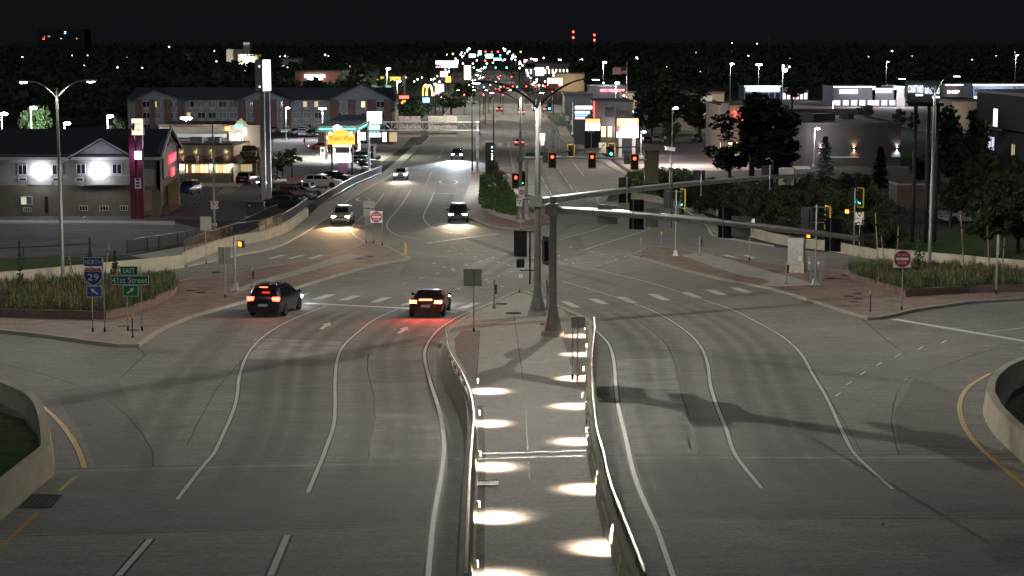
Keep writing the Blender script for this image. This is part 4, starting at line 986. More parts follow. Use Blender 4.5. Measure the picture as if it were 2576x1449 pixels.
def yield_sign(vx, vy, rect, label, raise_=.15):
    B = G(vx, vy); B.z += raise_; t = thing('yield_sign', label, 'road sign', B); bx4 = box_px(B, *rect); posts(t, B, (0,), bx4[3]); s = bordered(t, bx4, -.05, M_SWHITE, M_SBLK, 'yield_panel')
    b = MB(); b.prism([(-.24,.5),(.24,.5),(0,.1)], .005, Matrix.Translation((0,-.02,0))); b.build('yield_triangle', M_SRED, s); b = MB(); b.prism([(-.12,.44),(.12,.44),(0,.23)], .004, Matrix.Translation((0,-.026,0))); b.build('triangle_centre', M_SWHITE, s)
    text(s, 'HERE', (-.18,-.02,-.0), .26, .1, M_SBLK); text(s, 'TO', (.05,-.02,-.4), .15, .1, M_SBLK)
    b = MB(); b.ball((.26,-.02,-.02), .055, 8, 6, (1,.2,1)); b.prism([(.2,-.1),(.32,-.1),(.36,-.3),(.3,-.25),(.36,-.52),(.28,-.52),(.26,-.35),(.2,-.52),(.14,-.5),(.2,-.28)], .006, Matrix.Translation((0,-.022,0))); b.build('walker_symbol', M_SBLK, s)
    b = MB(); b.prism([(-.4,-.45),(-.22,-.28),(-.22,-.36),(.02,-.25),(.02,-.34),(-.2,-.43),(-.2,-.52)], .006, Matrix.Translation((0,-.022,0))); b.build('arrow_symbol', M_SBLK, s)
    return t
yield_sign(2161, 646, (2150,2173,532,566), 'white yield here to pedestrians sign in front of the dark trees', 0)
yield_sign(1885, 660, (1872,1899,549,583), 'white yield here to pedestrians sign half hidden by the low signal arm')
def marker(vx, vy, top, label, m, tall=.2):
    B = G(vx, vy); B.z += .15; t = thing('marker_post', label, 'marker post', B); h = pl(B, vx, top)[1]
    b = MB(); b.cyl((0,0,0), (0,0,h-tall), .03, .03, 8); b.build('post', m, t); b = MB(); b.cyl((0,0,h-tall), (0,0,h), .07, .07, 10); b.build('yellow_top', M_YPL, t); b = MB(); b.cyl((0,0,0), (0,0,.08), .07, .05, 8); b.build('foot', M_DARK, t)
marker(334,856,790,'black post with yellow top in front of the green east sign', M_DARK); marker(2189,790,730,'black post with yellow top in front of the manhole covers', M_DARK)
marker(1612,652,598,'grey post with yellow top at the tip of the right brick island', M_POLE); marker(1664,630,583,'grey post with yellow top behind the slim green lit signal post', M_POLE)
marker(1020,646,611,'yellow flexible post on the tip of the left brick island', M_YPL, .9); marker(1310,582,541,'small yellow topped post below the keep right sign', M_POLE)
B = G(1307, 743); B.z += .16; t = thing('median_marker', 'thin post with small white plate on the walkway tip', 'marker post', B); posts(t, B, (0,), pl(B,1307,683)[1], .02)
x0, x1, z0, z1 = box_px(B, 1309, 1315, 689, 699); sign_plate(t, x0-.1, x1, z0, z1, -.03, M_SWHITE)
# control cabinets
B = G(2003, 690); B.z += .15; t = thing('control_cabinet', 'silver signal control cabinet on a concrete plinth', 'cabinet', B, R(-18))
b = MB(); b.bx(-.6,.6,-.5,.5,0,.75); b.build('plinth', M_WALK, t); b = MB(); b.bx(-.55,.55,-.45,.45,.75,2.35); c = b.build('cabinet_body', M_STEEL, t); b = MB(); b.bx(-.6,.6,-.5,.5,2.35,2.42); b.build('cabinet_roof', M_STEEL, c)
b = MB(); b.bx(.02,.52,-.52,-.45,.8,2.25); d = b.build('cabinet_door', M_STEEL, c); b = MB(); b.cyl((.1,-.53,1.5),(.1,-.57,1.5),.04,.04,8); b.build('handle', M_DARK, d)
for k in range(3):
    b = MB(); b.bx(.2+k*.1,.26+k*.1,-.535,-.52,.85,1.2); b.build('white_label', M_SWHITE, d)
for vx, lab in ((2041,'small grey meter box on a post next to the control cabinet'), (2064,'grey meter pedestal right of the silver signal post')):
    B = G(vx, 712); B.z += .15; t = thing('meter_box', lab, 'meter box', B); b = MB(); b.bx(-.1,.1,-.06,.06,0,.7); b.build('stand', M_POLED, t); b = MB(); b.bx(-.2,.2,-.15,.15,.7,1.6); k = b.build('box', M_POLE, t); b = MB(); b.ball((-.18,-.16,1.2),.09,8,6); b.build('dial', M_SWHITE, k)
# wooden tree stakes and an edge-on sign post at the right planter
M_WOOD = mat('stake_wood', (.33,.24,.16), .8, 0, .2, 5)
for (x0,y0,x1,y1,lab) in ((2262,700,2252,0,''),):pass
for (bx_, by_, tx, ty) in ((2209,663,2202,537),(2226,678,2217,594),(2256,690,2260,569),(2425,690,2417,537),(2490,700,2483,569),(2520,705,2527,598),(810,0,0,0)):
    if by_ == 0: continue
    B = G(bx_, by_); t = thing('tree_stake', 'leaning wooden tree stake in the right hand grass planter', 'stake', B, 0, 'wooden stakes in the right planter')
    x, z = pl(B, tx, ty); b = MB(); b.cyl((0,0,0), (x,0,z), .045, .04, 7); b.build('stake', M_WOOD, t); b = MB(); b.cyl((x*.75,0,z*.75), (x*.8,0,z*.8), .055, .055, 7); b.build('tie', M_DARK, t)
for (bx_, by_, tx, ty) in ((189,705,172,643),(262,705,275,610)):
    B = G(bx_, by_); t = thing('tree_stake', 'leaning wooden tree stake in the planter behind the route signs', 'stake', B, 0, 'wooden stakes in the left planter')
    x, z = pl(B, tx, ty); b = MB(); b.cyl((0,0,0), (x,0,z), .045, .04, 7); b.build('stake', M_WOOD, t); b = MB(); b.cyl((x*.75,0,z*.75), (x*.8,0,z*.8), .055, .055, 7); b.build('tie', M_DARK, t)
B = G(2505, 744); B.z += .15; t = thing('sign_post', 'sign seen edge on between two stakes at the right planter', 'road sign', B, R(80)); posts(t, B, (-.3,.3), pl(B,2505,592)[1]); sign_plate(t, -.4, .4, pl(B,2505,640)[1], pl(B,2505,592)[1], -.05, M_POLE)

# ---- recessed lights in the walkway walls
E_WARM = emat('wall_light_glow', (1.0, .78, .5), 45)
WLGT = [(1204,992,1),(1209,1076,1),(1211,1185,1),(1209,1318,1),(1205,1475,1)], [(1470,853,-1),(1474,899,-1),(1466,960,-1),(1463,1030,-1),(1473,1122,-1),(1507,1242,-1),(1551,1395,-1)]
for side_ in WLGT:
    for vx, vy, s in side_:
        p = G(vx, vy); p.z += .15
        lab = 'glowing recessed light in the chrome railed barrier wall' if s > 0 else 'glowing recessed light in the stone faced barrier wall'
        t = thing('wall_light', lab, 'wall light', p + Vector((-.06*s,0,0)), 0, 'walkway lights of the chrome railed wall' if s > 0 else 'walkway lights of the stone faced wall')
        b = MB(); b.bx(-.03,.03,-.09,.09,.32,.5); b.build('housing', M_STEEL, t); b = MB(); b.bx(.03*s,.045*s,-.06,.06,.34,.47); b.build('lens', E_WARM, t)
        lamp('SPOT', t, (.24*s,0,.66), 400 * rnd.uniform(.65, 1.3), (1.0, rnd.uniform(.77,.84), rnd.uniform(.6,.7)), .05, rot=(R(rnd.uniform(-7,7)), -s*R(rnd.uniform(2,10)), 0), spot=122, blend=.7)
# ================================================================== VEHICLES
M_GLASS = mat('car_glass', (.012,.014,.016), .06, 0, spec=.8)
M_TYRE = mat('tyre_rubber', (.015,.015,.015), .85)
M_RIM = mat('alloy_rim', (.5,.5,.52), .3, .9)
M_TRIM = mat('black_trim', (.014,.014,.015), .5)
M_PLATE2 = mat('licence_plate', (.6,.58,.52), .5)
M_TAILOFF = mat('tail_lamp_red', (.16,.008,.01), .25)
M_HEADOFF = mat('head_lamp_clear', (.45,.47,.5), .15)
E_HEAD = emat('head_lamp_on', (1.0,.86,.62), 60); E_HEADC = emat('head_lamp_cool', (.85,.92,1.0), 60)
E_TAIL = emat('tail_lamp_on', (1.0,.05,.03), 16); E_TAILD = emat('tail_lamp_dim', (1.0,.06,.04), 5)
PAINT = {}
def paint(n, c, metal=.25):
    if n not in PAINT: PAINT[n] = mat('paint_' + n, c, .32, metal, coat=.8)
    return PAINT[n]
COL = dict(black=(.008,.008,.009), charcoal=(.03,.031,.034), silver=(.42,.43,.44), grey=(.16,.165,.17), white=(.75,.75,.74), red=(.22,.02,.025), maroon=(.10,.012,.02), blue=(.03,.07,.19), orange=(.45,.11,.03), wine=(.035,.005,.007))
# kind: length, half width, body stations (y from rear -L/2 to front L/2: y, z_low, z_top, half width factor), cabin (y0 base rear, y1 base front, yr0 roof rear, yr1 roof front, belt z, roof z, top half width), wheel y, wheel r, side window splits
KINDS = {
 'minivan': dict(L=5.1, W=.99, st=[(-2.55,.42,.95,.86),(-2.5,.3,1.08,.95),(-2.2,.22,1.12,1),(-1.0,.2,1.10,1),(.8,.2,1.06,1),(1.5,.2,1.02,.99),(2.1,.22,.93,.95),(2.42,.26,.80,.86),(2.55,.36,.66,.72)], cab=(-2.48,1.6,-1.98,.3,1.05,1.69,.72), wy=(-1.5,1.5), wr=.35, sp=(-2.1,-1.0,.15,1.2)),
 'suv': dict(L=4.7, W=.94, st=[(-2.35,.48,.98,.86),(-2.3,.34,1.1,.95),(-2.0,.25,1.14,1),(0,.24,1.1,1),(1.0,.24,1.08,1),(1.6,.25,1.03,.97),(2.15,.28,.94,.9),(2.35,.4,.78,.76)], cab=(-2.26,1.15,-1.9,.3,1.1,1.7,.74), wy=(-1.38,1.4), wr=.36, sp=(-1.75,-.85,.05,.9)),
 'sedan': dict(L=4.8, W=.92, st=[(-2.4,.42,.86,.84),(-2.34,.3,.98,.93),(-1.7,.2,1.02,.99),(-.8,.18,.98,1),(.8,.18,.96,1),(1.4,.19,.92,.98),(2.1,.22,.80,.92),(2.4,.32,.62,.76)], cab=(-1.9,1.25,-1.05,.3,.97,1.44,.66), wy=(-1.4,1.42), wr=.33, sp=(-1.55,-.35,.85,1.0)),
 'coupe': dict(L=4.78, W=.95, st=[(-2.39,.42,.92,.86),(-2.32,.28,1.02,.95),(-1.7,.18,1.02,1),(-.8,.16,.93,.98),(.6,.16,.93,.98),(1.3,.17,.92,1),(2.05,.2,.8,.96),(2.39,.3,.6,.8)], cab=(-1.75,1.0,-.75,.1,.95,1.36,.62), wy=(-1.4,1.42), wr=.36, sp=(-1.0,.7,.75,.8)),
 'pickup': dict(L=5.8, W=1.0, st=[(-2.9,.5,1.15,.95),(-2.85,.42,1.18,.99),(-1.0,.4,1.18,1),(.2,.4,1.2,1),(1.4,.4,1.2,1),(2.2,.4,1.16,.97),(2.75,.44,1.08,.92),(2.9,.5,.9,.84)], cab=(-.95,1.55,-.8,.75,1.18,1.9,.78), wy=(-1.8,1.85), wr=.4, sp=(-.75,.15,.2,1.25)),
 'van': dict(L=5.6, W=1.0, st=[(-2.8,.45,1.25,.95),(-2.75,.35,1.3,.99),(0,.3,1.3,1),(1.6,.3,1.28,1),(2.3,.3,1.15,.95),(2.65,.34,.95,.88),(2.8,.45,.75,.8)], cab=(-2.74,2.25,-2.7,1.5,1.28,2.45,.88), wy=(-1.7,1.8), wr=.36, sp=(-.2,.5,1.0,1.75)),
}
CARM = {}
def car_meshes(kind):
    if kind in CARM: return CARM[kind]
    K = KINDS[kind]; W = K['W']; out = {}; ph = M_TRIM
    def ring(y, zl, zt_, f):
        w_ = W * f
        half = [(w_*.80, zl), (w_*.96, zl + .06), (w_*1.0, zl + (zt_-zl)*.38), (w_*.985, zl + (zt_-zl)*.7), (w_*.93, zt_ - .03), (w_*.80, zt_ + .015), (w_*.4, zt_ + .045)]
        return [(x, y, z) for x, z in half] + [(0, y, zt_ + .055)] + [(-x, y, z) for x, z in half[::-1]]
    S = K['st']; fine = []
    for i in range(len(S) - 1):
        n = 3
        for k in range(n): fine.append(tuple(S[i][j] + (S[i+1][j] - S[i][j]) * k / n for j in range(4)))
    fine.append(S[-1])
    b = MB(); b.loft([ring(*q) for q in fine]); 
    y0, y1, r0, r1, bz, rz_, tw = K['cab']; bw = W * .93
    # cabin shell (pillars and roof)
    def cring(u):                      # u 0 belt .. 1 roof
        z = bz - .04 + (rz_ - bz + .04) * u; e = u ** 1.15
        yy0 = y0 + (r0 - y0) * e; yy1 = y1 + (r1 - y1) * e; ww = bw + (tw - bw) * u
        c = .16
        return [(-ww, yy0 + c, z), (-ww + c*.6, yy0, z), (ww - c*.6, yy0, z), (ww, yy0 + c, z), (ww, yy1 - c*1.2, z), (ww - c*.8, yy1, z), (-ww + c*.8, yy1, z), (-ww, yy1 - c*1.2, z)]
    rings = [cring(u) for u in (0, .5, .9)]
    top = cring(1.0); rings.append([(x*.93, y*.97 + .03*(r0+r1)/2, z) for x, y, z in top]); b.loft(rings, True)
    if kind == 'pickup':
        pass
    out['body'] = b.mesh('body', ph, smooth=38)
    # glass
    def lerp3(a, c, t): return tuple(a[i] + (c[i] - a[i]) * t for i in range(3))
    def pane(name, lo, hi, u0=.12, u1=.86, out_=.012):
        A, B_ = cring(u0), cring(u1); p = [A[lo], A[hi], B_[hi], B_[lo]]
        c = [sum(q[i] for q in p) / 4 for i in range(3)]
        n = (Vector(p[1]) - Vector(p[0])).cross(Vector(p[3]) - Vector(p[0])).normalized()
        if n.dot(Vector((c[0], c[1] - (y0+y1)/2, .2))) < 0: n = -n
        p = [Vector(c) + (Vector(q) - Vector(c)) * .95 + n * out_ for q in p]
        bb = MB(); bb.add(p + [q - n*.02 for q in p], [(0,1,2,3),(4,5,6,7),(0,1,5,4),(1,2,6,5),(2,3,7,6),(3,0,4,7)]); return bb.mesh(name, M_GLASS)
    out['windshield'] = [pane('windshield', 5, 6)]
    out['rear_window'] = [pane('rear_window', 1, 2, .25 if kind != 'sedan' else .1)]
    sw = []
    cuts = K['sp']
    for s in (1, -1):
        for a, c in zip(cuts[:-1], cuts[1:]):
            if c - a < .12: continue
            A0, A1 = cring(.16), cring(.84)
            i0, i1 = (3, 4) if s > 0 else (0, 7)
            def at(rg, y):
                p, q = rg[i0], rg[i1]; t = max(0.03, min(.97, (y - p[1]) / (q[1] - p[1]))); return lerp3(p, q, t)
            p = [at(A0, a + .04), at(A0, c - .04), at(A1, c - .04 - (.28 if c == cuts[-1] else 0)), at(A1, a + .04)]
            n = Vector((s, 0, .3)).normalized(); p = [Vector(q) + n*.012 for q in p]
            bb = MB(); bb.add(p + [q - n*.02 for q in p], [(0,1,2,3),(4,5,6,7),(0,1,5,4),(1,2,6,5),(2,3,7,6),(3,0,4,7)]); sw.append(bb.mesh('side_window', M_GLASS))
    out['side_window'] = sw
    # wheels
    r = K['wr']; bb = MB(); n = 20
    prof = [(.10,r*.62),(.115,r*.9),(.09,r),(-.09,r),(-.115,r*.9),(-.10,r*.62)]
    bb.loft([[(x, q*math.cos(2*PI*i/n), q*math.sin(2*PI*i/n)) for i in range(n)] for x, q in prof], False); out['tyre'] = bb.mesh('tyre', M_TYRE, smooth=40)
    bb = MB(); bb.cyl((-.06,0,0),(.06,0,0), r*.2, r*.2, 10)
    for k in range(7):
        a = 2*PI*k/7; M = Matrix.Rotation(a, 4, 'X'); bb.box((0,0,r*.36), (.12, r*.16, r*.6), 0, M)
    bb.loft([[(x, q*math.cos(2*PI*i/n), q*math.sin(2*PI*i/n)) for i in range(n)] for x, q in ((-.1,r*.64),(-.1,r*.58),(.1,r*.58),(.1,r*.64))], False); out['rim'] = bb.mesh('rim', M_RIM)
    bb = MB(); bb.cyl((-.05,0,0),(.05,0,0), r*1.13, r*1.13, 22); out['wheel_arch'] = bb.mesh('wheel_arch', M_TRIM)
    yf = S[-1][0]; yr = S[0][0]; zf = S[-2][2]; zr = S[1][2]
    fx = W * .74
    def lampbox(y, z, dx, dz, x, d): 
        q = MB(); q.bx(x-dx, x+dx, y-d, y+d, z-dz, z+dz); return q
    out['headlight'] = [lampbox(yf - .17, zf - .12, .2, .075, s*fx*.93, .15).mesh('headlight', M_HEADOFF) for s in (1, -1)]
    tz = zr - (.12 if kind in ('sedan','coupe') else .05)
    out['taillight'] = [lampbox(yr + .1, tz, .19, .08 if kind in ('sedan','coupe') else .11, s*W*.73, .1).mesh('taillight', M_TAILOFF) for s in (1, -1)]
    bb = MB(); bb.bx(-.26,.26, yr-.02, yr+.03, S[1][1]+.32, S[1][1]+.46); out['licence_plate'] = bb.mesh('licence_plate', M_PLATE2)
    bb = MB(); bb.bx(-W*.72,W*.72, yr-.015, yr+.25, S[1][1]+.02, S[1][1]+.16); out['rear_bumper_trim'] = bb.mesh('rear_bumper_trim', M_TRIM); bb = MB(); bb.bx(-W*.6,W*.6, yf-.25, yf+.012, S[-1][1]-.04, S[-1][1]+.1); out['front_bumper_trim'] = bb.mesh('front_bumper_trim', M_TRIM); bb = MB(); bb.bx(-W*.45,W*.45, yf-.2, yf+.012, zf-.24, zf-.12); out['grille'] = bb.mesh('grille', M_TRIM)
    mir = []
    for s in (1, -1):
        bb = MB(); bb.ball((s*(W+.1), y1-.55, bz+.1), .1, 8, 6, (1.1,.7,.8)); bb.cyl((s*(W-.08), y1-.52, bz+.04), (s*(W+.06), y1-.55, bz+.06), .03, .03, 6); mir.append(bb.mesh('mirror', ph))
    out['mirror'] = mir
    if kind == 'pickup':
        bb = MB(); bb.bx(-W*.8, W*.8, -2.72, -1.08, 1.225, 1.25); out['bed_floor'] = bb.mesh('bed_floor', M_TRIM)
    if kind in ('suv','minivan'):
        bb = MB()
        rr_ = []
        for s in (1, -1): bb = MB(); bb.tube([(s*tw*.86, r0+.25, rz_+.01), (s*tw*.86, r0+.4, rz_+.06), (s*tw*.86, r1-.3, rz_+.06), (s*tw*.86, r1-.15, rz_+.01)], .018, 6); rr_.append(bb.mesh('roof_rail', M_TRIM))
        out['roof_rail'] = rr_
    CARM[kind] = out; return out
def car(kind, vx, vy, head, colour, label, head_on=None, tail_on=None, group=None, raise_=0.0, beam=0, tail_beam=0, name=None, simple=False, pos=None):
    K = KINDS[kind]; m = car_meshes(kind); B = pos if pos is not None else G(vx, vy); B = Vector(B); B.z += raise_ + .012
    nm = name or {'minivan':'minivan','suv':'sport_utility_car','sedan':'sedan','coupe':'sports_car','pickup':'pickup_truck','van':'passenger_van'}[kind]
    t = thing(nm, label, {'minivan':'minivan','suv':'car','sedan':'car','coupe':'car','pickup':'pickup','van':'van'}[kind], B, head, group)
    slope_ = math.atan2(zt(B.y+2) - zt(B.y-2), 4) * math.cos(head); t.rotation_euler = (slope_, 0, head)
    pm = paint(colour, COL[colour], .1 if colour in ('white','black','wine') else .35)
    def put(n, me, par=t, mm=None, loc=None):
        o = link(n, me, par, loc)
        if mm is not None: o.material_slots[0].link = 'OBJECT'; o.material_slots[0].material = mm
        return o
    put('body', m['body'], mm=pm); put('windshield', m['windshield'][0]); put('rear_window', m['rear_window'][0])
    for w_ in m['side_window']: put('side_window', w_)
    for y in K['wy']:
        for s in (1, -1):
            put('wheel_arch', m['wheel_arch'], loc=(s*(K['W']-.045), y, K['wr']+.03))
            wh = put('tyre', m['tyre'], loc=(s*(K['W']-.07), y, K['wr'])); put('rim', m['rim'], wh)
    for i in (0, 1):
        put('headlight', m['headlight'][i], mm=head_on); put('taillight', m['taillight'][i], mm=tail_on); put('mirror', m['mirror'][i], mm=pm)
    for q in ('licence_plate','rear_bumper_trim','front_bumper_trim','grille'): put(q, m[q])
    if 'bed_floor' in m: put('bed_floor', m['bed_floor'])
    for q in m.get('roof_rail', ()): put('roof_rail', q)
    S = K['st']; hc = (.80,.90,1.0) if head_on is E_HEADC else ((1.0,.82,.55) if head_on is E_HEAD else (1.0,.6,.3))
    if beam:
        for s in (1, -1):
            lamp('SPOT', t, (s*K['W']*.69, S[-1][0]+.06, S[-2][2]-.12), beam, hc, .06, 'headlight_beam', (R(83), 0, 0), 46, .95)
    if tail_beam:
        for s in (1, -1): lamp('SPOT', t, (s*K['W']*.73, S[0][0]-.06, S[1][2]-.1), tail_beam, (1,.05,.04), .08, 'taillight_glow', (R(-80), 0, 0), 160, .6)
    return t
# --- on the road
h1 = HEAD((715,814),(771,789))
c = car('minivan', 694, 786, h1, 'black', 'black minivan with lit brake lights waiting in the kerb lane at the crosswalk', E_HEADC, E_TAIL, beam=700, tail_beam=14)
b = MB(); b.bx(-.22,.22,-2.42,-2.32,1.66,1.7); b.build('brake_light', E_TAIL, c)
c = car('coupe', 1083, 788, HEAD((1045,800),(1110,778)) + R(13), 'wine', 'dark red low sports car with blazing tail lamps at the stop line', E_HEADC, emat('tail_lamp_blaze', (1.0,.12,.03), 40), beam=700, tail_beam=170)
b = MB(); b.bx(-.35,.35,-2.42,-2.36,1.0,1.05); b.build('brake_light', emat('tail_lamp_blaze', (1,.12,.03), 40), c)
b = MB(); b.bx(-.8,.8,-2.4,-2.2,1.07,1.1); b.build('spoiler', paint('wine', COL['wine']), c)
car('suv', 862, 563, PI + HEAD((862,563),(890,540)), 'silver', 'silver sport utility car with orange headlights turning onto the ramp', emat('head_lamp_amber', (1.0,.5,.15), 60), None, beam=4500)
car('suv', 1153, 557, PI + HEAD((1140,575),(1150,540)) , 'charcoal', 'dark crossover with headlights on coming up beside the planted median', E_HEAD, None, beam=3000)
car('suv', 1009, 452, PI + HEAD((1009,460),(1040,420)), 'white', 'white sport utility car with one glaring headlight by the long dark railing', E_HEAD, None, beam=3000)
car('pickup', 1150, 401, PI + HEAD((1140,420),(1155,380)), 'charcoal', 'dark pickup with bluish headlights lighting the lane under the sign truss', E_HEADC, None, beam=42000)
hr = HEAD((1330,440),(1320,380))
car('sedan', 1306, 367, HEAD((1310,380),(1300,340)), 'silver', 'silver car with glowing tail lamps driving away past the median nose', None, E_TAIL, tail_beam=60)
for vx, vy, lab, col_ in ((1256,281,'distant dark car braking in the lane beside the median lamps','charcoal'), (1312,289,'distant silver car braking under the middle green signal','silver'), (1345,277,'distant white car braking left of the last green signal','white'), (1374,281,'distant grey car braking under the rightmost green signal','grey')):
    car('suv', vx, vy, HEAD((vx, vy),(vx-6, vy-20)), col_, lab, None, E_TAIL, tail_beam=120)
for i, (vx, vy) in enumerate(((1236,238),(1250,228),(1262,232),(1275,226),(1290,224))):
    car('sedan', vx, vy, HEAD((vx, vy),(vx-3, vy-10)), ('black','silver','charcoal','white','grey')[i], 'far off car queueing with red tail lamps at the second junction', None, E_TAIL, 'cars queueing at the second junction', tail_beam=150)
for i, (vx, vy) in enumerate(((1186,222),(1192,205),(1200,192),(1207,182),(1213,175),(1220,170),(1211,198),(1203,178))):
    car('sedan', vx, vy, PI + HEAD((vx, vy),(vx+2, vy-6)), ('black','silver','charcoal','white')[i % 4], 'far off oncoming car showing bright white headlights on the street', emat('head_lamp_far', (.92,.95,1), 120), None, 'oncoming headlights far down the street')
# --- parked cars: motel and restaurant
hd = 0.0
car('suv', 12, 541, R(-86), 'silver', 'silver sport utility car parked against the motel wall', None); car('sedan', 132, 541, R(94), 'black', 'black sedan parked sideways against the motel wall')
car('suv', 476, 489, R(172), 'blue', 'blue sport utility car facing the lane behind the motel porch'); car('minivan', 623, 463, R(-8), 'maroon', 'maroon minivan parked by the restaurant entrance')
car('sedan', 683, 470, R(155), 'black', 'black car with parking lights on beside the tall pylon sign', emat('park_lamp', (1,.75,.5), 12), beam=60)
car('minivan', 812, 471, R(-100), 'white', 'gleaming white minivan parked sideways below the reader board'); car('sedan', 842, 457, R(-105), 'black', 'black sedan tucked behind the gleaming white minivan')
car('pickup', 770, 496, R(78), 'silver', 'silver pickup truck parked behind the long dark railing'); car('suv', 745, 503, R(-104), 'grey', 'grey crossover parked in front of the silver pickup')
car('sedan', 712, 512, R(-102), 'charcoal', 'charcoal sedan parked next to the grey crossover'); car('sedan', 722, 524, R(-100), 'black', 'black sedan parked against the upper picket railing')
car('suv', 893, 436, R(-100), 'grey', 'grey crossover tinted violet under the reader board sign'); car('sedan', 903, 424, R(-104), 'charcoal', 'charcoal sedan parked behind the violet tinted crossover')
car('suv', 918, 417, R(-106), 'silver', 'silver hatchback parked near the foot of the sign truss'); car('suv', 922, 405, R(-108), 'maroon', 'maroon crossover parked farthest along the sign row')
car('sedan', 806, 377, R(100), 'orange', 'orange car pulled up to the fuel pumps'); car('pickup', 915, 377, R(-95), 'white', 'white pickup truck under the fuel canopy')
for vx, vy, k, h, c_, lab in ((652,338,'van',180,'white','white passenger van parked in front of the three storey motel'), (689,337,'pickup',5,'maroon','maroon pickup parked between the white van and a white pickup'), (720,337,'pickup',178,'white','white pickup parked nose out before the three storey motel'),
                           (762,343,'van',182,'silver','silver van parked in the front row by the fuel canopy'), (745,341,'suv',0,'black','black car parked beside the silver van'), (782,344,'suv',180,'black','black car between the silver van and the fuel canopy'), (770,333,'suv',0,'silver','silver car in the back row behind the silver van'), (820,345,'sedan',90,'charcoal','charcoal sedan beneath the green lit canopy edge')):
    car(k, vx, vy, R(h), c_, lab)
# --- parked cars on the other side
for vx, vy, k, h, c_, lab in ((1626,360,'sedan',5,'black','black sedan parked right of the bright two post sign'), (1651,358,'sedan',-3,'white','white sedan parked second right of the bright two post sign'), (1683,357,'suv',2,'grey','grey sport utility car parked between white sedan and young tree'), (1753,357,'suv',0,'charcoal','charcoal crossover parked right of the young parking lot tree'), (1792,356,'suv',3,'black','black crossover parked next to the red gable shop')):
    car(k, vx, vy, R(h), c_, lab)
car('suv', 2392, 553, R(70), 'black', 'black car parked in the dark beside the brick refuse enclosure'); car('sedan', 2425, 560, R(100), 'white', 'white sedan half hidden by trees beside the brick refuse enclosure')
car('pickup', 1181, 262, R(80), 'white', 'small white truck parked by the first side street on the sidewalk')
# ================================================================== BUILDINGS AND SIGNS, MOTEL SIDE
M_SIDING = mat('pale_siding', (.34,.32,.30), .75, 0, .08, 2, .1, 8)
M_BROWN = mat('brown_stucco', (.17,.14,.10), .85, 0, .1, 1.5, .2, 12)
M_ROOF = mat('dark_shingle', (.06,.066,.085), .9, 0, .25, 3, .4, 10)
M_TRIMW = mat('white_trim', (.62,.61,.58), .6)
M_GLZ = mat('window_glass', (.02,.025,.03), .08, spec=.7)
M_CURT = mat('curtained_glass', (.13,.14,.14), .5)
M_REDP = mat('red_painted_steel', (.10,.010,.022), .5, 0, .1, 3)
M_BRK = mat('brown_brick', (.15,.085,.065), .9, 0, .3, 4, .3, 10)
M_GREYS = mat('grey_siding', (.21,.215,.215), .8, 0, .08, 2)
E_WIN = emat('lit_window_warm', (1.0,.72,.38), 1.7); E_WINW = emat('lit_window_white', (.95,.95,.85), 2.0); E_WIND = emat('lit_window_dim', (.9,.7,.4), .5)
E_SIGNW = emat('sign_face_white', (.95,.97,1.0), 7); E_SIGNWARM = emat('sign_face_warm', (1.0,.83,.55), 1.4)
E_REDL = emat('red_neon', (1.0,.06,.04), 8); E_GRNL = emat('green_neon', (.1,1.0,.55), 5); E_VIO = emat('violet_sign', (.85,.6,1.0), 7); E_YEL = emat('yellow_sign', (1.0,.52,.07), 1.15); E_BLUL = emat('blue_neon', (.15,.45,1.0), 5); E_ORG = emat('orange_sign', (1.0,.35,.05), 5)
E_PINK = emat('pink_sign', (1.0,.35,.6), 7); E_YW = emat('yellow_lamp', (1.0,.85,.35), 8)
def window(t, bx4, y, m=None, frame=None, split=2, fr=.06, depth=.08, name='window'):
    x0, x1, z0, z1 = bx4; W, H = (x1-x0)/2, (z1-z0)/2; b = MB()
    b.bx(-W,W,-depth,0,H-fr,H); b.bx(-W,W,-depth,0,-H,-H+fr); b.bx(-W,-W+fr,-depth,0,-H+fr,H-fr); b.bx(W-fr,W,-depth,0,-H+fr,H-fr)
    for k in range(1, split): x = -W + 2*W*k/split; b.bx(x-fr*.4,x+fr*.4,-depth*.8,0,-H+fr,H-fr)
    o = b.build(name, frame or M_TRIMW, t, ((x0+x1)/2, y, (z0+z1)/2))
    for k in range(split):
        xa = -W + 2*W*k/split + fr*.5; xb = -W + 2*W*(k+1)/split - fr*.5
        b = MB(); b.bx(xa, xb, -depth*.45, -.004, -H+fr*.6, H-fr*.6); b.build('pane', m if not isinstance(m, (list, tuple)) else m[k % len(m)] , o)
    return o
def bxp(B, vx0, vx1, vy0, vy1, dy=0.0):
    a = pl(B, vx0, vy0, dy); c = pl(B, vx1, vy1, dy); return a[0], c[0], c[1], a[1]
def blk(t, name, B, vx0, vx1, vy0, vy1, y0, y1, m, z0=None):
    x0, x1, za, zb = bxp(B, vx0, vx1, vy0, vy1, y0); b = MB(); b.bx(x0, x1, y0, y1, za if z0 is None else z0, zb); return b.build(name, m, t)

# ---- two storey motel with porch
A = G(405, 543); C = G(453, 513); t = thing('motel', 'long two storey motel with steep dark roof and red lettered porch gable', 'motel', A)
x0 = pl(A, -260, 543)[0]; xm = pl(A, 336, 543)[0]
ze = pl(A, 400, 389)[1]; zr = ZT((A.y+C.y)/2, 325) - A.z; dp = C.y - A.y; zband = pl(A, 200, 466)[1]
dx = C.x - A.x; du = (C - A).xy.normalized()
b = MB(); b.bx(x0, xm, 0, dp, -.8, zband); b.build('lower_wall', M_BROWN, t); b = MB(); b.bx(x0, xm, .02, dp, zband, ze); b.build('upper_wall', M_SIDING, t)
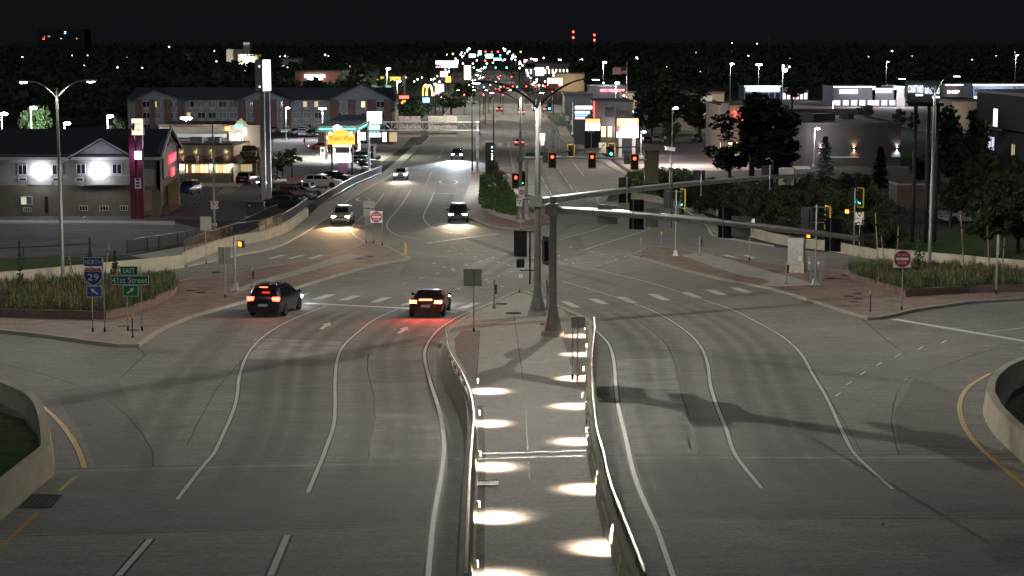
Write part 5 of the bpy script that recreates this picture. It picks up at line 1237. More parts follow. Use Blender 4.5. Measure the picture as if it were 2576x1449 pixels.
# porch: upper storey over an open drive-through
def skew(x, y, z): return (x + dx * (y / dp), y, z)
def hexa(b_, xa, xb, ya, yb, za, zb):
    vs = [skew(xa,ya,za),skew(xb,ya,za),skew(xb,yb,za),skew(xa,yb,za),skew(xa,ya,zb),skew(xb,ya,zb),skew(xb,yb,zb),skew(xa,yb,zb)]
    b_.add(vs, [(0,3,2,1),(4,5,6,7),(0,1,5,4),(1,2,6,5),(2,3,7,6),(3,0,4,7)])
zo = pl(A, 405, 478)[1]
b = MB(); hexa(b, xm, 0, 0, .4, zo, ze); hexa(b, xm, -.4, dp-.4, dp, zo, ze); hexa(b, xm, -.4, .4, dp-.4, zo, zo+.3); b.build('porch_wall', M_BROWN, t)
b = MB(); hexa(b, -.9, 0, 0, .9, -.3, zo); b.build('porch_pier', M_BROWN, t); b = MB(); hexa(b, -1.2, 0, dp-1.2, dp, -.9, zo); b.build('porch_pier', mat('tan_stucco', (.34,.26,.17), .85, 0, .1, 2), t)
b = MB(); hexa(b, pl(A,336,543)[0], pl(A,346,543)[0], 0, .9, -.3, zo); b.build('porch_pier', M_BROWN, t)
b = MB(); hexa(b, xm, -.01, -.02, 0, zo, zo+.0001 + (ze-zo)*.95) ; 
x0b, x1b, z0b, z1b = bxp(A, 360, 389, 425, 468); b = MB(); b.bx(x0b, x1b, -.06, 0, z0b, z1b); b.build('siding_panel', M_SIDING, t)
# gable wall on the porch end
def gmat(): return Matrix(((dx/dp, -dp/math.hypot(dx,dp)*0-1 if False else 0, 0, 0), (1,0,0,0), (0,0,1,0), (0,0,0,1)))
b = MB(); L = dp
def gpt(y, z, off): return (dx*(y/dp) + off, y, z)
outer = [(0,zo-.0),(L,zo),(L,ze),(L/2,zr),(0,ze)]
inner = [(L*.12, zo+1.0),(L*.88, zo+1.0),(L*.86, ze+.1),(L/2, zr-1.4),(L*.14, ze+.1)]
def solid_poly(b_, poly, o0, o1):
    n = len(poly); tri = tessellate_polygon([[Vector((y, z, 0)) for y, z in poly]])
    b_.add([gpt(y, z, o0) for y, z in poly] + [gpt(y, z, o1) for y, z in poly], [tuple(q) for q in tri] + [tuple(i+n for i in q)[::-1] for q in tri] + [(i,(i+1)%n,n+(i+1)%n,n+i) for i in range(n)])
solid_poly(b, outer, -.35, .0); b.build('gable_wall', M_BROWN, t)
b = MB(); solid_poly(b, inner, .0, .06); gp = b.build('gable_panel', M_SIDING, t)
b = MB()
for i in range(5):
    a_, c_ = inner[i], inner[(i+1) % 5]; b.cyl(gpt(*a_, .09), gpt(*c_, .09), .06, .06, 6)
b.build('panel_trim', mat('red_trim', (.35,.03,.03), .6), gp)
b = MB(); b.tube([gpt(-.4, ze-.3, .25), gpt(L/2, zr+.25, .25), gpt(L+.4, ze-.3, .25)], .16, 4); b.build('rake_trim', M_TRIMW, t)
me = text_mesh('BAYMONT', 6.5, .85, emat('sign_red_soft', (1,.05,.07), 2.5), .15); o = link('sign_lettering', me, t, gpt(L*.5, (ze+zo)/2 + .9, .3), math.atan2(du.y, du.x)); me = text_mesh('INN', 2.6, .85, MATS['sign_red_soft'], .15); link('sign_lettering', me, t, gpt(L*.5, (ze+zo)/2 - .6, .3), math.atan2(du.y, du.x))
# main roof
b = MB(); e = .7
vs = [(x0, -e, ze-.25), (.25, -e, ze-.25), (.25+dx/2, dp/2, zr+.05), (x0, dp/2, zr+.05), (x0, dp+e, ze-.25), (.25+dx, dp+e, ze-.25)]
b.add(vs + [(p[0], p[1], p[2]-.22) for p in vs], [(0,1,2,3),(3,2,5,4),(6,9,8,7),(9,10,11,8),(0,6,7,1),(4,5,11,10),(1,7,8,2),(2,8,11,5)]); rf = b.build('roof', M_ROOF, t)
b = MB(); b.bx(x0, .2, -e-.06, -e, ze-.5, ze-.2); b.build('fascia', M_TRIMW, rf)
# cross gable bay
xa, xb, zb0, zb1 = bxp(A, 186, 337, 387, 466); zp = pl(A, 255, 350)[1]
b = MB(); b.bx(xa+.5, xb-.3, -.6, .0, zb0, zb1); b.build('bay_wall', M_SIDING, t)
b = MB(); b.prism([(xa, zb1-.1),(xb, zb1-.1),((xa+xb)/2, zp)], .5, Matrix.Translation((0,-.6,0))); b.build('bay_gable', M_SIDING, t)
b = MB()
for s_, q in ((xa-.3, 1), (xb+.3, -1)):
    cxm = (xa+xb)/2; b.add([(s_, -1.0, zb1-.25), (cxm, -1.0, zp+.15), (cxm, 6, zp+.15), (s_, 2.5, zb1-.25), (s_, -1.0, zb1-.5), (cxm, -1.0, zp-.1), (cxm, 6, zp-.1), (s_, 2.5, zb1-.5)], [(0,1,2,3),(4,5,6,7),(0,1,5,4),(1,2,6,5),(2,3,7,6),(3,0,4,7)])
br = b.build('bay_roof', M_ROOF, t); b = MB(); b.tube([(xa-.3,-1.03,zb1-.3), ((xa+xb)/2,-1.03,zp+.1), (xb+.3,-1.03,zb1-.3)], .1, 4); b.build('rake_trim', M_TRIMW, br)
for v in ((45,69,414,440),(131,157,414,440)): window(t, bxp(A, *v), -.01, M_GLZ)
for v in ((192,216,412,438),(282,307,412,438)): window(t, bxp(A, *v, dy=-.6), -.61, M_GLZ)
for v in ((47,68,447,456),(133,154,447,456),(194,214,446,455)): window(t, bxp(A, *v), -.02 if v[0] < 180 else -.62, M_DARK, split=1, name='air_unit')
window(t, bxp(A, 52,82,494,515), -.02, [emat('dim_blind', (.9,.85,.7), .5), M_CURT]); window(t, bxp(A,58,80,522,532), -.02, M_DARK, split=4, name='air_unit')
b = MB(); q = bxp(A, 112,122,494,535); b.bx(q[0],q[1],-.06,-.0,q[2],q[3]); b.build('door', M_DARK, t)
for v in ((199,222,517,530),(251,274,517,530),(302,322,517,530)): window(t, bxp(A, *v), -.02, M_DARK, split=3, fr=.05, name='vent')
for (vx0, vx1, off) in ((71,132,-.0),(217,335,-.6)):
    for k in range(9):
        q = bxp(A, vx0, vx1, 441 + k*2.7, 443.2 + k*2.7, dy=off); b = MB(); b.add([(q[0],off-.02,q[3]),(q[1],off-.02,q[3]),(q[1],off-.10,q[2]),(q[0],off-.10,q[2]),(q[0],off,q[2]),(q[1],off,q[2])], [(0,1,2,3),(3,2,5,4)]); b.build('siding_board', M_SIDING, t)
for vx, vy, off in ((101,427,-.15),(248,425,-.75)):
    x, z = pl(A, vx, vy, off); b = MB(); b.bx(x-.22,x+.22,off-.12,off+.14,z-.12,z+.2); h_ = b.build('flood_light', M_DARK, t); b = MB(); b.ball((x, off-.25, z-.08), .5, 12, 8, (1,.4,.8)); b.build('lens', emat('flood_glow', (.82,.9,1), 60), h_)
    lamp('POINT', t, (x, off-.9, z-.45), 150, (.82,.9,1.0), .2)
b = MB(); b.cyl((x0*.5, dp/2-.5, zr), (x0*.5, dp/2-.5, zr+.6), .08, .08, 8); b.build('vent_pipe', M_DARK, t)
drape('porch_drive', [p for p in (A.xy + Vector((-12, .5)), A.xy + Vector((.5, .5)), C.xy + Vector((.5, 0)), C.xy + Vector((-12,0)))], M_LOT, .02, kind='structure')
lamp('POINT', t, (-5, dp*.5, zo-.5), 260, (1,.93,.8), .2)

# ---- red two post motel pylon
B = G(347, 549); t = thing('pylon_sign', 'red two post pylon with bright slanted motel sign and violet message box', 'sign', B)
for vx, vb in ((338,550),(357,542)):
    x, z = pl(B, vx, vb); b = MB(); b.bx(x-.28,x+.28,-.3,.3,-.2,pl(B,vx,330)[1]); b.build('post', M_REDP, t)
def tilted_sign(t, B, vx0, vx1, vy0, vy1, m, y=-.4, name='sign_cabinet', skew_=0, th=.35, rim=M_DARK):
    x0, x1, z0, z1 = bxp(B, vx0, vx1, vy0, vy1); b = MB(); b.bx(x0-.06,x1+.06,y,y+th,z0-.06,z1+.06); o = b.build(name, rim, t)
    b = MB(); b.bx(x0,x1,y-.03,y-.002,z0,z1); b.build('sign_face', m, o); return o, ((x0+x1)/2, (z0+z1)/2, x1-x0, z1-z0)
o, q = tilted_sign(t, B, 333, 362, 298, 339, E_SIGNWARM); text(o, 'BAYMONT', (q[0]+.05,-.45,q[1]+.25), q[2]*.6, q[3]*.2, M_REDP); text(o, 'INN', (q[0]+.1,-.45,q[1]-.3), q[2]*.35, q[3]*.22, M_REDP)
b = MB(); b.ball((q[0]-q[2]*.36,-.45,q[1]), .22, 8, 6, (.7,.1,2)); b.build('lantern_emblem', M_REDP, o)
tilted_sign(t, B, 341, 358, 380, 400, E_VIO); o, q = tilted_sign(t, B, 341, 357, 448, 474, mat('marquee_white', (.6,.62,.6), .5))
for k in range(3):
    b = MB(); b.bx(q[0]-q[2]*.25, q[0]+q[2]*.25, -.45, -.435, q[1]+.3-k*.32, q[1]+.5-k*.32); b.build('message_row', M_SBLK, o)
lamp('POINT', t, (0, -1.6, pl(B,349,390)[1]), 140, (.72,.4,1.0), .3)

# ---- restaurant with lit mansard
B = G(515, 459); t = thing('restaurant', 'low restaurant with brown standing seam mansard and glowing windows', 'restaurant', B)
M_STONE = mat('ledge_stone', (.20,.165,.13), .9, 0, .4, 3, .6, 6); M_SEAM = mat('brown_metal_roof', (.12,.065,.045), .45, .3, .1, 2)
xl, xr = pl(B, 400, 459)[0], pl(B, 588, 459)[0]; zs = pl(B, 515, 437)[1]; zE = pl(B, 515, 410)[1]; zM = pl(B, 515, 388)[1]; zP = pl(B, 515, 364)[1]; xw = pl(B, 645, 430, 6)[0]
b = MB(); b.bx(xl, xr, 0, .4, 0, zs); b.build('stone_base', M_STONE, t); b = MB(); b.bx(xl, xr, .5, 16, 0, zP-.3); b.build('wall', mat('cream_stucco', (.5,.42,.3), .85, 0, .08, 2), t)
b = MB(); b.bx(xr, xw, 6, 18, 0, zM); b.build('wing_wall', M_STONE, t)
for v in ((466,473),(480,525),(540,578)):
    q = bxp(B, v[0], v[1], 413, 436); window(t, q, .3, [E_WIN, emat('diner_interior', (1.0,.55,.22), 1.2), E_WIN], M_DARK, 1 if v[1]-v[0] < 12 else 4, .07, .12)
for v in ((449,465),(525,540),(578,588)):
    q = bxp(B, v[0], v[1], 412, 438); b = MB(); b.bx(q[0],q[1],.05,.5,q[2],q[3]); b.build('pillar', M_TRIMW, t); lamp('POINT', t, ((q[0]+q[1])/2, -.25, q[3]-.35), 50, (1,.88,.65), .05)
b = MB(); ov = .9
vs = [(xl,-ov,zE),(xr+ov,-ov,zE),(xr+ov-1.2,.9,zM),(xl,.9,zM)]; b.add(vs + [(p[0],p[1]+.1,p[2]-.12) for p in vs], [(0,1,2,3),(4,5,6,7),(0,1,5,4),(1,2,6,5),(2,3,7,6),(3,0,4,7)])
vs = [(xr+ov,-ov,zE),(xr+ov,6-ov,zE),(xr+ov-1.2,7,zM),(xr+ov-1.2,.9,zM)]; b.add(vs + [(p[0]-.1,p[1],p[2]-.12) for p in vs], [(0,1,2,3),(4,5,6,7),(0,1,5,4),(1,2,6,5),(2,3,7,6),(3,0,4,7)])
mr = b.build('mansard_roof', M_SEAM, t)
b = MB(); vs = [(xr-.3,6-ov,zE+.1),(xw+ov,6-ov,zE+.1),(xw-.5,9,zM+.7),(xr-4,9,zM+.7)]; b.add(vs + [(p[0],p[1]+.1,p[2]-.12) for p in vs], [(0,1,2,3),(4,5,6,7),(0,1,5,4),(1,2,6,5),(2,3,7,6),(3,0,4,7)]); mr2 = b.build('wing_roof', M_SEAM, t)
n = 26
for k in range(n):
    u = k / n; x = xl + (xr - xl) * u; b = MB(); b.cyl((x,-ov,zE+.05),(x,.9,zM+.05),.035,.035,4); b.build('roof_seam', M_SEAM, mr)
for k in range(14):
    u = (k+.5)/14; x = xr + (xw-xr)*u; b = MB(); b.cyl((x,6-ov,zE+.15),(x-.3-2*(1-u),9,zM+.75),.035,.035,4); b.build('roof_seam', M_SEAM, mr2)
b = MB(); b.bx(xl,xr+ov,-ov-.06,-ov,zE-.12,zE+.06); b.build('eave_trim', M_TRIMW, t); b = MB(); b.bx(xl,xr-.2,.8,1.0,zM,zP); pr = b.build('parapet', mat('parapet_cream', (.62,.52,.34), .8), t); b = MB(); b.bx(xl,xr-.1,.7,1.1,zP,zP+.12); b.build('coping', M_SEAM, pr)
b = MB(); b.bx(xl,xr-.6,.55,.6,zM+.03,zM+.09); b.build('light_strip', emat('cove_strip', (1,.85,.55), 25), pr)  # assumed strip in place of hidden uplights, added to light the parapet
for k in range(5): lamp('POINT', t, (xl+1+k*(xr-xl-2)/4, .55, zM+.35), 130, (1,.84,.55), .1)
for x in (xl+3.5, xl+6): b = MB(); b.bx(x,x+1.7,5,6.5,zP-.3,zP+.75); b.build('roof_unit', M_STEEL, t)
b = MB(); b.bx(xw-2.2,xw-.6,5.9,6,.0,2.1); b.build('door', E_WIND, t)
b = MB(); b.bx(pl(B,583,459)[0],pl(B,586,459)[0],-.1,.1,0,zE-.4); b.build('downpipe', M_DARK, t)
drape('restaurant_walk', gpoly([(440,463),(585,463),(640,440),(655,447),(600,470),(440,470)]), M_WALK, .08, .1, kind='structure')
for k in range(4): ribbon('parking_stripe', gpath([(565+k*9, 475),(548+k*9, 488)] if k < 4 else [], 3, False), .12, M_YEL, .0, None).__setitem__('kind', 'structure')
for p in ([(540,488),(565,488)], [(560,474),(590,474)], [(690,476-0),(690,476)], [(640,486),(668,486)]):
    if p[0] != p[1]: ribbon('parking_stripe', gpath(p, 3, False), .12, M_YEL, .0).__setitem__('kind', 'structure')
ribbon('parking_stripe', gpath([(525,506),(650,504)], 3, False), .15, M_YEL, .0).__setitem__('kind','structure'); ribbon('parking_stripe', gpath([(770,396),(1000,394)], 3, False), .15, M_YEL, .006).__setitem__('kind','structure')
for k in range(5): ribbon('parking_stripe', gpath([(470+k*0+k*12, 511),(490+k*12, 497)], 3, False), .1, M_YEL, .0).__setitem__('kind','structure')
ribbon('parking_stripe', gpath([(208,548),(222,540)], 3, False), .1, M_WHITE, .0).__setitem__('kind','structure')

# ---- strip of shops behind
B = AT(530, 388, 330); B.z = zt(330); t = thing('shop_strip', 'brown strip of shops with peaked corner parapet and green lit letters', 'shop', B)
blk(t, 'long_wall', B, 400, 590, 318, 388, 0, 14, M_BROWN, 0); blk(t, 'canopy_band', B, 400, 570, 337, 346, -1.2, 0, M_SIDING); blk(t, 'coping', B, 398, 592, 313, 319, -.3, 14, M_SEAM)
blk(t, 'corner_wall', B, 575, 655, 315, 388, -1.5, 12, mat('tan_stucco', (.34,.26,.17), .85), 0)
q = bxp(B, 588, 625, 297, 316, -1.6); b = MB(); b.prism([(q[0],q[2]),(q[1],q[2]),(q[1]-.6,q[2]+(q[3]-q[2])*.55),((q[0]+q[1])/2+.4,q[2]+(q[3]-q[2])*.7),((q[0]+q[1])/2,q[3]),((q[0]+q[1])/2-.4,q[2]+(q[3]-q[2])*.7),(q[0]+.6,q[2]+(q[3]-q[2])*.55)], .4, Matrix.Translation((0,-1.6,0))); b.build('peaked_parapet', MATS['tan_stucco'], t)
q = bxp(B, 592, 611, 313, 324, -1.8)
for k in range(5): b = MB(); b.bx(q[0]+(q[1]-q[0])*(k/5+.02), q[0]+(q[1]-q[0])*(k/5+.15), -1.8,-1.65,q[2]+.1,q[3]-(.25 if k % 2 else 0)); b.build('neon_letter', E_GRNL, t)
blk(t, 'shop_sign', B, 566, 576, 319, 328, -1.75, -1.6, E_ORG); blk(t, 'shop_sign', B, 613, 620, 322, 340, -1.8, -1.6, E_SIGNW)
for v in ((580,592,334,362),(594,606,332,362),(608,613,335,362)): window(t, bxp(B, *v, dy=-1.6), -1.6, emat('shop_window', (.8,.85,1), 1.3), M_DARK, 2, .06)
lamp('POINT', t, (pl(B,596,340)[0], -4, 3), 900, (.9,.92,1), .3); lamp('POINT', t, (pl(B,520,340)[0], -8, 5), 1500, (.85,.92,1), .3)

# ---- three storey gabled motel
Y8 = 441; B = AT(660, 329, Y8); B.z = zt(Y8); t = thing('motel', 'long grey three storey motel with three gables and brown brick bays', 'motel', B)
zE = pl(B, 660, 250)[1]; D = 16
def X8(v): return pl(B, v, 300)[0]
b = MB(); b.bx(X8(322), X8(992), 0, D, 0, zE); b.build('wall', M_GREYS, t)
for g0, g1, pk, py in ((341,467,391,227),(599,733,667,226),(828,990,911,212)):
    b = MB(); b.bx(X8(g0)+.4, X8(g1)-.4, -1.2, 0, 0, zE); b.build('gable_bay', M_GREYS, t); b = MB(); b.prism([(X8(g0),zE),(X8(g1),zE),(X8(pk),pl(B,pk,py)[1])], .6, Matrix.Translation((0,-1.2,0))); b.build('gable', M_GREYS, t)
    zk = pl(B, pk, py)[1]; b = MB(); 
    for s_, xx in ((-1, X8(g0)-.5), (1, X8(g1)+.5)):
        b.add([(xx,-1.8,zE-.2),(X8(pk),-1.8,zk+.2),(X8(pk),8,zk+.2),(xx,4,zE-.2),(xx,-1.8,zE-.5),(X8(pk),-1.8,zk-.1),(X8(pk),8,zk-.1),(xx,4,zE-.5)], [(0,1,2,3),(4,5,6,7),(0,1,5,4),(1,2,6,5),(2,3,7,6),(3,0,4,7)])
    b.build('gable_roof', M_ROOF, t)
    w8 = (g1 - g0)
    for f0, f1 in ((.02,.16),(.30,.42),(.60,.74),(.86,.98)):
        b = MB(); b.bx(X8(g0+w8*f0), X8(g0+w8*f1), -1.35, -1.2, 0, zE); b.build('brick_bay', M_BRK, t)
b = MB(); zr8 = pl(B, 660, 222)[1]; b.add([(X8(318),-.8,zE-.1),(X8(996),-.8,zE-.1),(X8(985),8,zr8),(X8(330),8,zr8),(X8(318),17,zE-.1),(X8(996),17,zE-.1)], [(0,1,2,3),(3,2,5,4),(0,3,4),(1,5,2)]); b.build('roof', M_ROOF, t)
r8 = random.Random(5); zrow = [pl(B, 660, v)[1] for v in (262, 290, 319)]
xs8 = [352,372,398,428,452] + [480 + 27*i for i in range(5)] + [612,642,690,718] + [745 + 28*i for i in range(3)] + [850,884,920,958,980]
for i, v in enumerate(xs8):
    gb = any(a <= v <= c for a, c in ((341,467),(599,733),(828,990)))
    for j, z in enumerate(zrow):
        q = r8.random(); m = E_WIN if (v in (850, 920) and j == 0) else (E_WINW if (v == 980 and j == 1) else (E_WIND if q < .12 else (M_CURT if q < .6 else M_GLZ)))
        window(t, (X8(v)-1.0, X8(v)+1.0, z-.75, z+.75), -1.21 if gb else -.01, [m, M_CURT if q < .5 else M_GLZ], M_TRIMW, 2, .07)
        b = MB(); b.bx(X8(v)-.55, X8(v)+.55, (-1.21 if gb else -.01)-.12, (-1.21 if gb else -.01), z-1.35, z-.9); b.build('air_unit', M_SIDING, t)

# ---- fuel station: canopy, shop, price sign
B = AT(850, 378, 308); B.z = zt(308); t = thing('fuel_canopy', 'white fuel canopy with green neon stripe and round white badge', 'fuel canopy', B)
x0, x1, z0, z1 = bxp(B, 797, 900, 317, 332); b = MB(); b.bx(x0,x1,0,22,z0,z1); b.build('canopy', mat('canopy_white', (.7,.72,.68), .5), t)
for s_ in (0, 1):
    xa, xb = (x0+.3, (x0+x1)/2-.8) if s_ == 0 else ((x0+x1)/2+.8, x1-.3)
    b = MB(); b.bx(xa,xb,-.08,0,z0+.3,z1-.3); g_ = b.build('green_band', mat('deep_green', (.0,.14,.06), .5), t); b = MB(); b.cyl((xa+.1,-.14,(z0+z1)/2),(xb-.1,-.14,(z0+z1)/2),.13,.13,8); b.build('neon_tube', E_GRNL, g_)
b = MB(); b.bx(x1,x1+.08,.5,21,z0+.3,z1-.3); g_ = b.build('green_band', MATS['deep_green'], t); b = MB(); b.cyl((x1+.14,1,(z0+z1)/2),(x1+.14,20,(z0+z1)/2),.1,.1,8); b.build('neon_tube', E_GRNL, g_)
b = MB(); b.cyl(((x0+x1)/2,0,(z0+z1)/2+.1),((x0+x1)/2,-.2,(z0+z1)/2+.1),.62,.62,20); b.build('round_badge', E_SIGNW, t)
for x in (x0+1.2, x1-1.2):
    for y in (3, 17): b = MB(); b.bx(x-.2,x+.2,y-.2,y+.2,0,z0); b.build('column', M_TRIMW, t); 
for x, y in ((x0+2.2,4),(x1-2.2,4),(x0+2.2,16),(x1-2.2,16)):
    b = MB(); b.bx(x-.3,x+.3,y-.3,y+.3,z0-.04,z0); l_ = b.build('soffit_light', emat('soffit_led', (.97,1,.88), 25), t); lamp('SPOT', t, (x,y,z0-.1), 9000, (.95,1,.82), .2, spot=166, blend=.4)
B2 = AT(848, 372, 318); B2.z = zt(318)
for k, (x, lab) in enumerate(((-2.6,'left fuel pump under the white canopy'),(2.6,'right fuel pump under the white canopy'))):
    p = thing('fuel_pump', lab, 'fuel pump', B2 + Vector((x,0,0))); b = MB(); b.bx(-.35,.35,-.3,.3,.15,1.9); pp = b.build('pump_body', M_TRIMW, p); b = MB(); b.bx(-.28,.28,-.32,-.3,1.1,1.7); b.build('screen', M_DARK, p); b = MB(); b.bx(-.8,.8,-.6,.6,0,.15); b.build('island', M_CURB, p)
B = AT(940, 360, 375); B.z = zt(375); t = thing('fuel_shop', 'low fuel station shop with dark hip roof behind the canopy', 'shop', B)
x0, x1, z0, z1 = bxp(B, 800, 990, 318, 366); b = MB(); b.bx(x0,x1,0,12,0,3.2); b.build('wall', M_BRK, t)
b = MB(); b.add([(x0-1,-1,3.2),(x1+1,-1,3.2),(x1+1,13,3.2),(x0-1,13,3.2),(x0+4,5,6.0),(x1-4,5,6.0)], [(0,1,5,4),(1,2,5),(2,3,4,5),(3,0,4),(0,3,2,1)]); b.build('roof', M_ROOF, t)
for k in range(5): window(t, (x0+6+k*2.2, x0+7.8+k*2.2, .5, 2.6), -.01, E_WINW if k % 2 else E_WIND, M_DARK, 1)
B = G(943, 407); t = thing('price_sign', 'fuel price sign with glowing white top panel and green digits', 'sign', B)
x0, x1, z0, z1 = bxp(B, 924, 960, 281, 310)
for x in ((x0+x1)/2-.9*0,): b = MB(); b.bx(-.2,.2,-.2,.2,0,pl(B,943,360)[1]); b.build('post', M_POLE, t)
b = MB(); b.bx(x0-.1,x1+.1,-.25,.4,pl(B,943,361)[1],z0); b.build('cabinet', M_DARK, t); b = MB(); b.bx(x0,x1,-.35,.35,z0,z1); b.build('logo_panel', E_SIGNW, t)
x0, x1, z0, z1 = bxp(B, 929, 956, 313, 332, -.3)
for k in range(3): b = MB(); b.bx(x0+.05+k*(x1-x0)/3, x0+(k+.85)*(x1-x0)/3, -.32,-.25,z0+.1,z1-.1); b.build('price_digit', emat('price_green', (.2,1,.7), 8), t)
for k in range(2): x0, x1, z0, z1 = bxp(B, 928, 958, 335+k*6, 338+k*6, -.3); b = MB(); b.bx(x0,x1,-.3,-.25,z0,z1); b.build('message_row', E_SIGNW, t)
lamp('POINT', t, (0,-2.5,pl(B,943,300)[1]), 220, (.9,.95,1), .4)
# ---- diner pole sign
B = G(861, 440); t = thing('diner_sign', 'arched yellow diner sign with orange script above a white reader board', 'sign', B)
for v in (836, 886): x = pl(B, v, 440)[0]; b = MB(); b.bx(x-.15,x+.15,-.15,.15,0,pl(B,v,345)[1]); b.build('post', M_DARK, t)
x0, x1, z0, z1 = bxp(B, 824, 893, 340, 363); n = 12; arc = [(x0,z0),(x1,z0),(x1,z1)] + [((x0+x1)/2 + (x1-x0)*.36*math.cos(PI*k/n), z1 + .15 + .62*math.sin(PI*k/n)) for k in range(n+1)] + [(x0,z1)]
b = MB(); b.prism([(x*1.03, z0 + (z-z0)*1.05 - .06) for x, z in arc], .4, Matrix.Translation((0,-.2,0))); cb = b.build('sign_cabinet', M_DARK, t); b = MB(); b.prism(arc, .03, Matrix.Translation((0,-.24,0))); b.build('sign_face', E_YEL, cb)
text(cb, "Fryn' Pan", ((x0+x1)/2,-.27,(z0+z1)/2+.15), (x1-x0)*.85, (z1-z0)*.62, mat('script_orange', (.22,.03,.01), .5), shear=.25)
x0, x1, z0, z1 = bxp(B, 836, 886, 362, 371); b = MB(); b.bx(x0,x1,-.2,.2,z0,z1); sb = b.build('lower_panel', M_DARK, t); b = MB(); b.bx(x0+.06,x1-.06,-.23,-.2,z0+.08,z1-.08); b.build('panel_face', emat('cream_panel', (1,.85,.5), 1.2), sb)
x0, x1, z0, z1 = bxp(B, 839, 883, 386, 408); b = MB(); b.bx(x0,x1,-.3,.3,z0,z1); b.build('reader_board', E_SIGNW, t); b = MB(); x0, x1, z0, z1 = bxp(B, 850, 874, 408, 440); b.bx(x0,x1,-.2,.2,z0,z1); b.build('pedestal', mat('plum_brick', (.10,.05,.06), .8), t)
for v in (831, 884): x, z = pl(B, v, 335); b = MB(); b.ball((x,-.3,z), .2, 8, 6); b.build('bulb', E_SIGNW, t)
lamp('POINT', t, (0,-2.2,pl(B,861,400)[1]), 300, (.85,.7,1.0), .5)
# ---- tall square pylon
B = G(671, 518); t = thing('pylon_sign', 'very tall twin post pylon with glowing white side panel', 'sign', B)
zt_ = pl(B, 661, 151)[1]; zb_ = pl(B, 661, 228)[1]
for x, vx in ((-.28,0),(.32,0)): b = MB(); b.bx(x-.24,x+.24,-.25,.25,0,zb_); b.build('post', mat('pylon_grey', (.30,.30,.32), .5, .3, .1, 1), t)
x0 = pl(B, 643, 190)[0]; xm_ = pl(B, 663, 190)[0]; x1 = pl(B, 678, 190)[0]
b = MB(); b.bx(x0,xm_,-.5,.9,zb_,zt_); b.build('sign_back', mat('pylon_panel', (.26,.26,.27), .6), t); b = MB(); b.add([(xm_,-.5,zb_),(x1,.3,zb_),(x1,.9,zb_),(xm_,.9,zb_),(xm_,-.5,zt_),(x1,.3,zt_),(x1,.9,zt_),(xm_,.9,zt_)], [(0,3,2,1),(4,5,6,7),(0,1,5,4),(1,2,6,5),(2,3,7,6),(3,0,4,7)]); b.build('sign_face', emat('pylon_face', (.86,.92,1), 6), t)
for v in (167, 218): b = MB(); b.ball((x0+.5,-.52,pl(B,650,v)[1]),.07,8,6); b.build('marker_lamp', E_SIGNW, t)
b = MB(); b.bx(-.45,.5,-.3,.3,pl(B,671,385)[1],pl(B,671,383)[1]); b.build('splice_plate', M_POLED, t)
B = G(643, 545); t = thing('utility_box', 'dark green utility box at the foot of the tall pylon', 'utility box', B); b = MB(); b.bx(-.9,.9,-.5,.5,.1,1.45); q_ = b.build('cabinet_body', mat('utility_green', (.02,.035,.028), .5), t); b = MB(); b.bx(-.95,.95,-.55,.55,1.45,1.52); b.build('lid', MATS['utility_green'], t); b = MB(); b.bx(-.6,-.45,-.52,-.5,1.1,1.25); b.build('sticker', M_YPL, t); b = MB(); b.bx(-1,1,-.6,.6,0,.1); b.build('pad', M_CURB, t)
B = G(540, 575); t = thing('no_parking_sign', 'no parking sign on the tall slim flagless pole by the frontage road', 'road sign', B); h = pl(B,540,300)[1] if False else pl(B, 535, 300)[1]
b = MB(); b.cyl((0,0,0),(0,0,h),.12,.05,10); b.build('pole', M_POLED, t); b = MB(); b.bx(-.2,.2,-.2,.2,0,.5); b.build('pole_base', M_CURB, t)
x0, x1, z0, z1 = bxp(B, 530, 550, 505, 525); s = sign_plate(t, x0, x1, z0, z1, -.15, M_SWHITE); text(s, 'P', (0,-.02,0), .26, .38, M_SBLK)
b = MB(); n = 20; b.loft([[(r*math.cos(2*PI*i/n), -.02, r*math.sin(2*PI*i/n)) for i in range(n)] for r in (.27,.34)], False); b.box((0,-.022,0), (.6,.005,.06), 0, Matrix.Rotation(R(45),4,'Y')); b.build('prohibition_ring', M_SRED, s)
B = G(573, 585); t = thing('fire_hydrant', 'small yellow fire hydrant on the verge by the frontage road', 'hydrant', B); b = MB(); b.cyl((0,0,0),(0,0,.55),.12,.11,10); b.ball((0,0,.58),.13,8,6); b.cyl((-.2,0,.4),(.2,0,.4),.06,.06,8); b.build('hydrant_body', M_YPL, t); b = MB(); b.cyl((0,0,0),(0,0,.05),.18,.18,10); b.build('flange', M_YPL, t)

# ---- overhead sign truss
B = G(1201, 435); t = thing('sign_truss', 'overhead steel sign truss with slatted sign backs spanning the oncoming lanes', 'sign truss', B)
xl = pl(B, 929, 435)[0]; z1 = pl(B, 1201, 307)[1]; z0 = pl(B, 1201, 328)[1]
for x in (0, xl): b = MB(); b.cyl((x,0,0),(x,0,z1+.2),.2,.18,12); b.build('leg', M_STEEL, t, smooth=40); b = MB(); b.cyl((x,0,0),(x,0,.25),.5,.45,14); b.build('footing', M_CURB, t)
for z in (z0, z1):
    for y in (-.5,.5): b = MB(); b.cyl((xl-.3,y,z),(.3,y,z),.11,.11,10); b.build('chord', M_STEEL, t, smooth=40)
n = 14
for k in range(n):
    xa, xb = xl + (0-xl)*k/n, xl + (0-xl)*(k+1)/n
    b = MB(); b.cyl((xa,-.5,z0 if k % 2 else z1),(xb,-.5,z1 if k % 2 else z0),.045,.045,6); b.build('diagonal', M_STEEL, t); b = MB(); b.cyl((xa,-.5,z0),(xa,-.5,z1),.04,.04,6); b.build('vertical', M_STEEL, t)
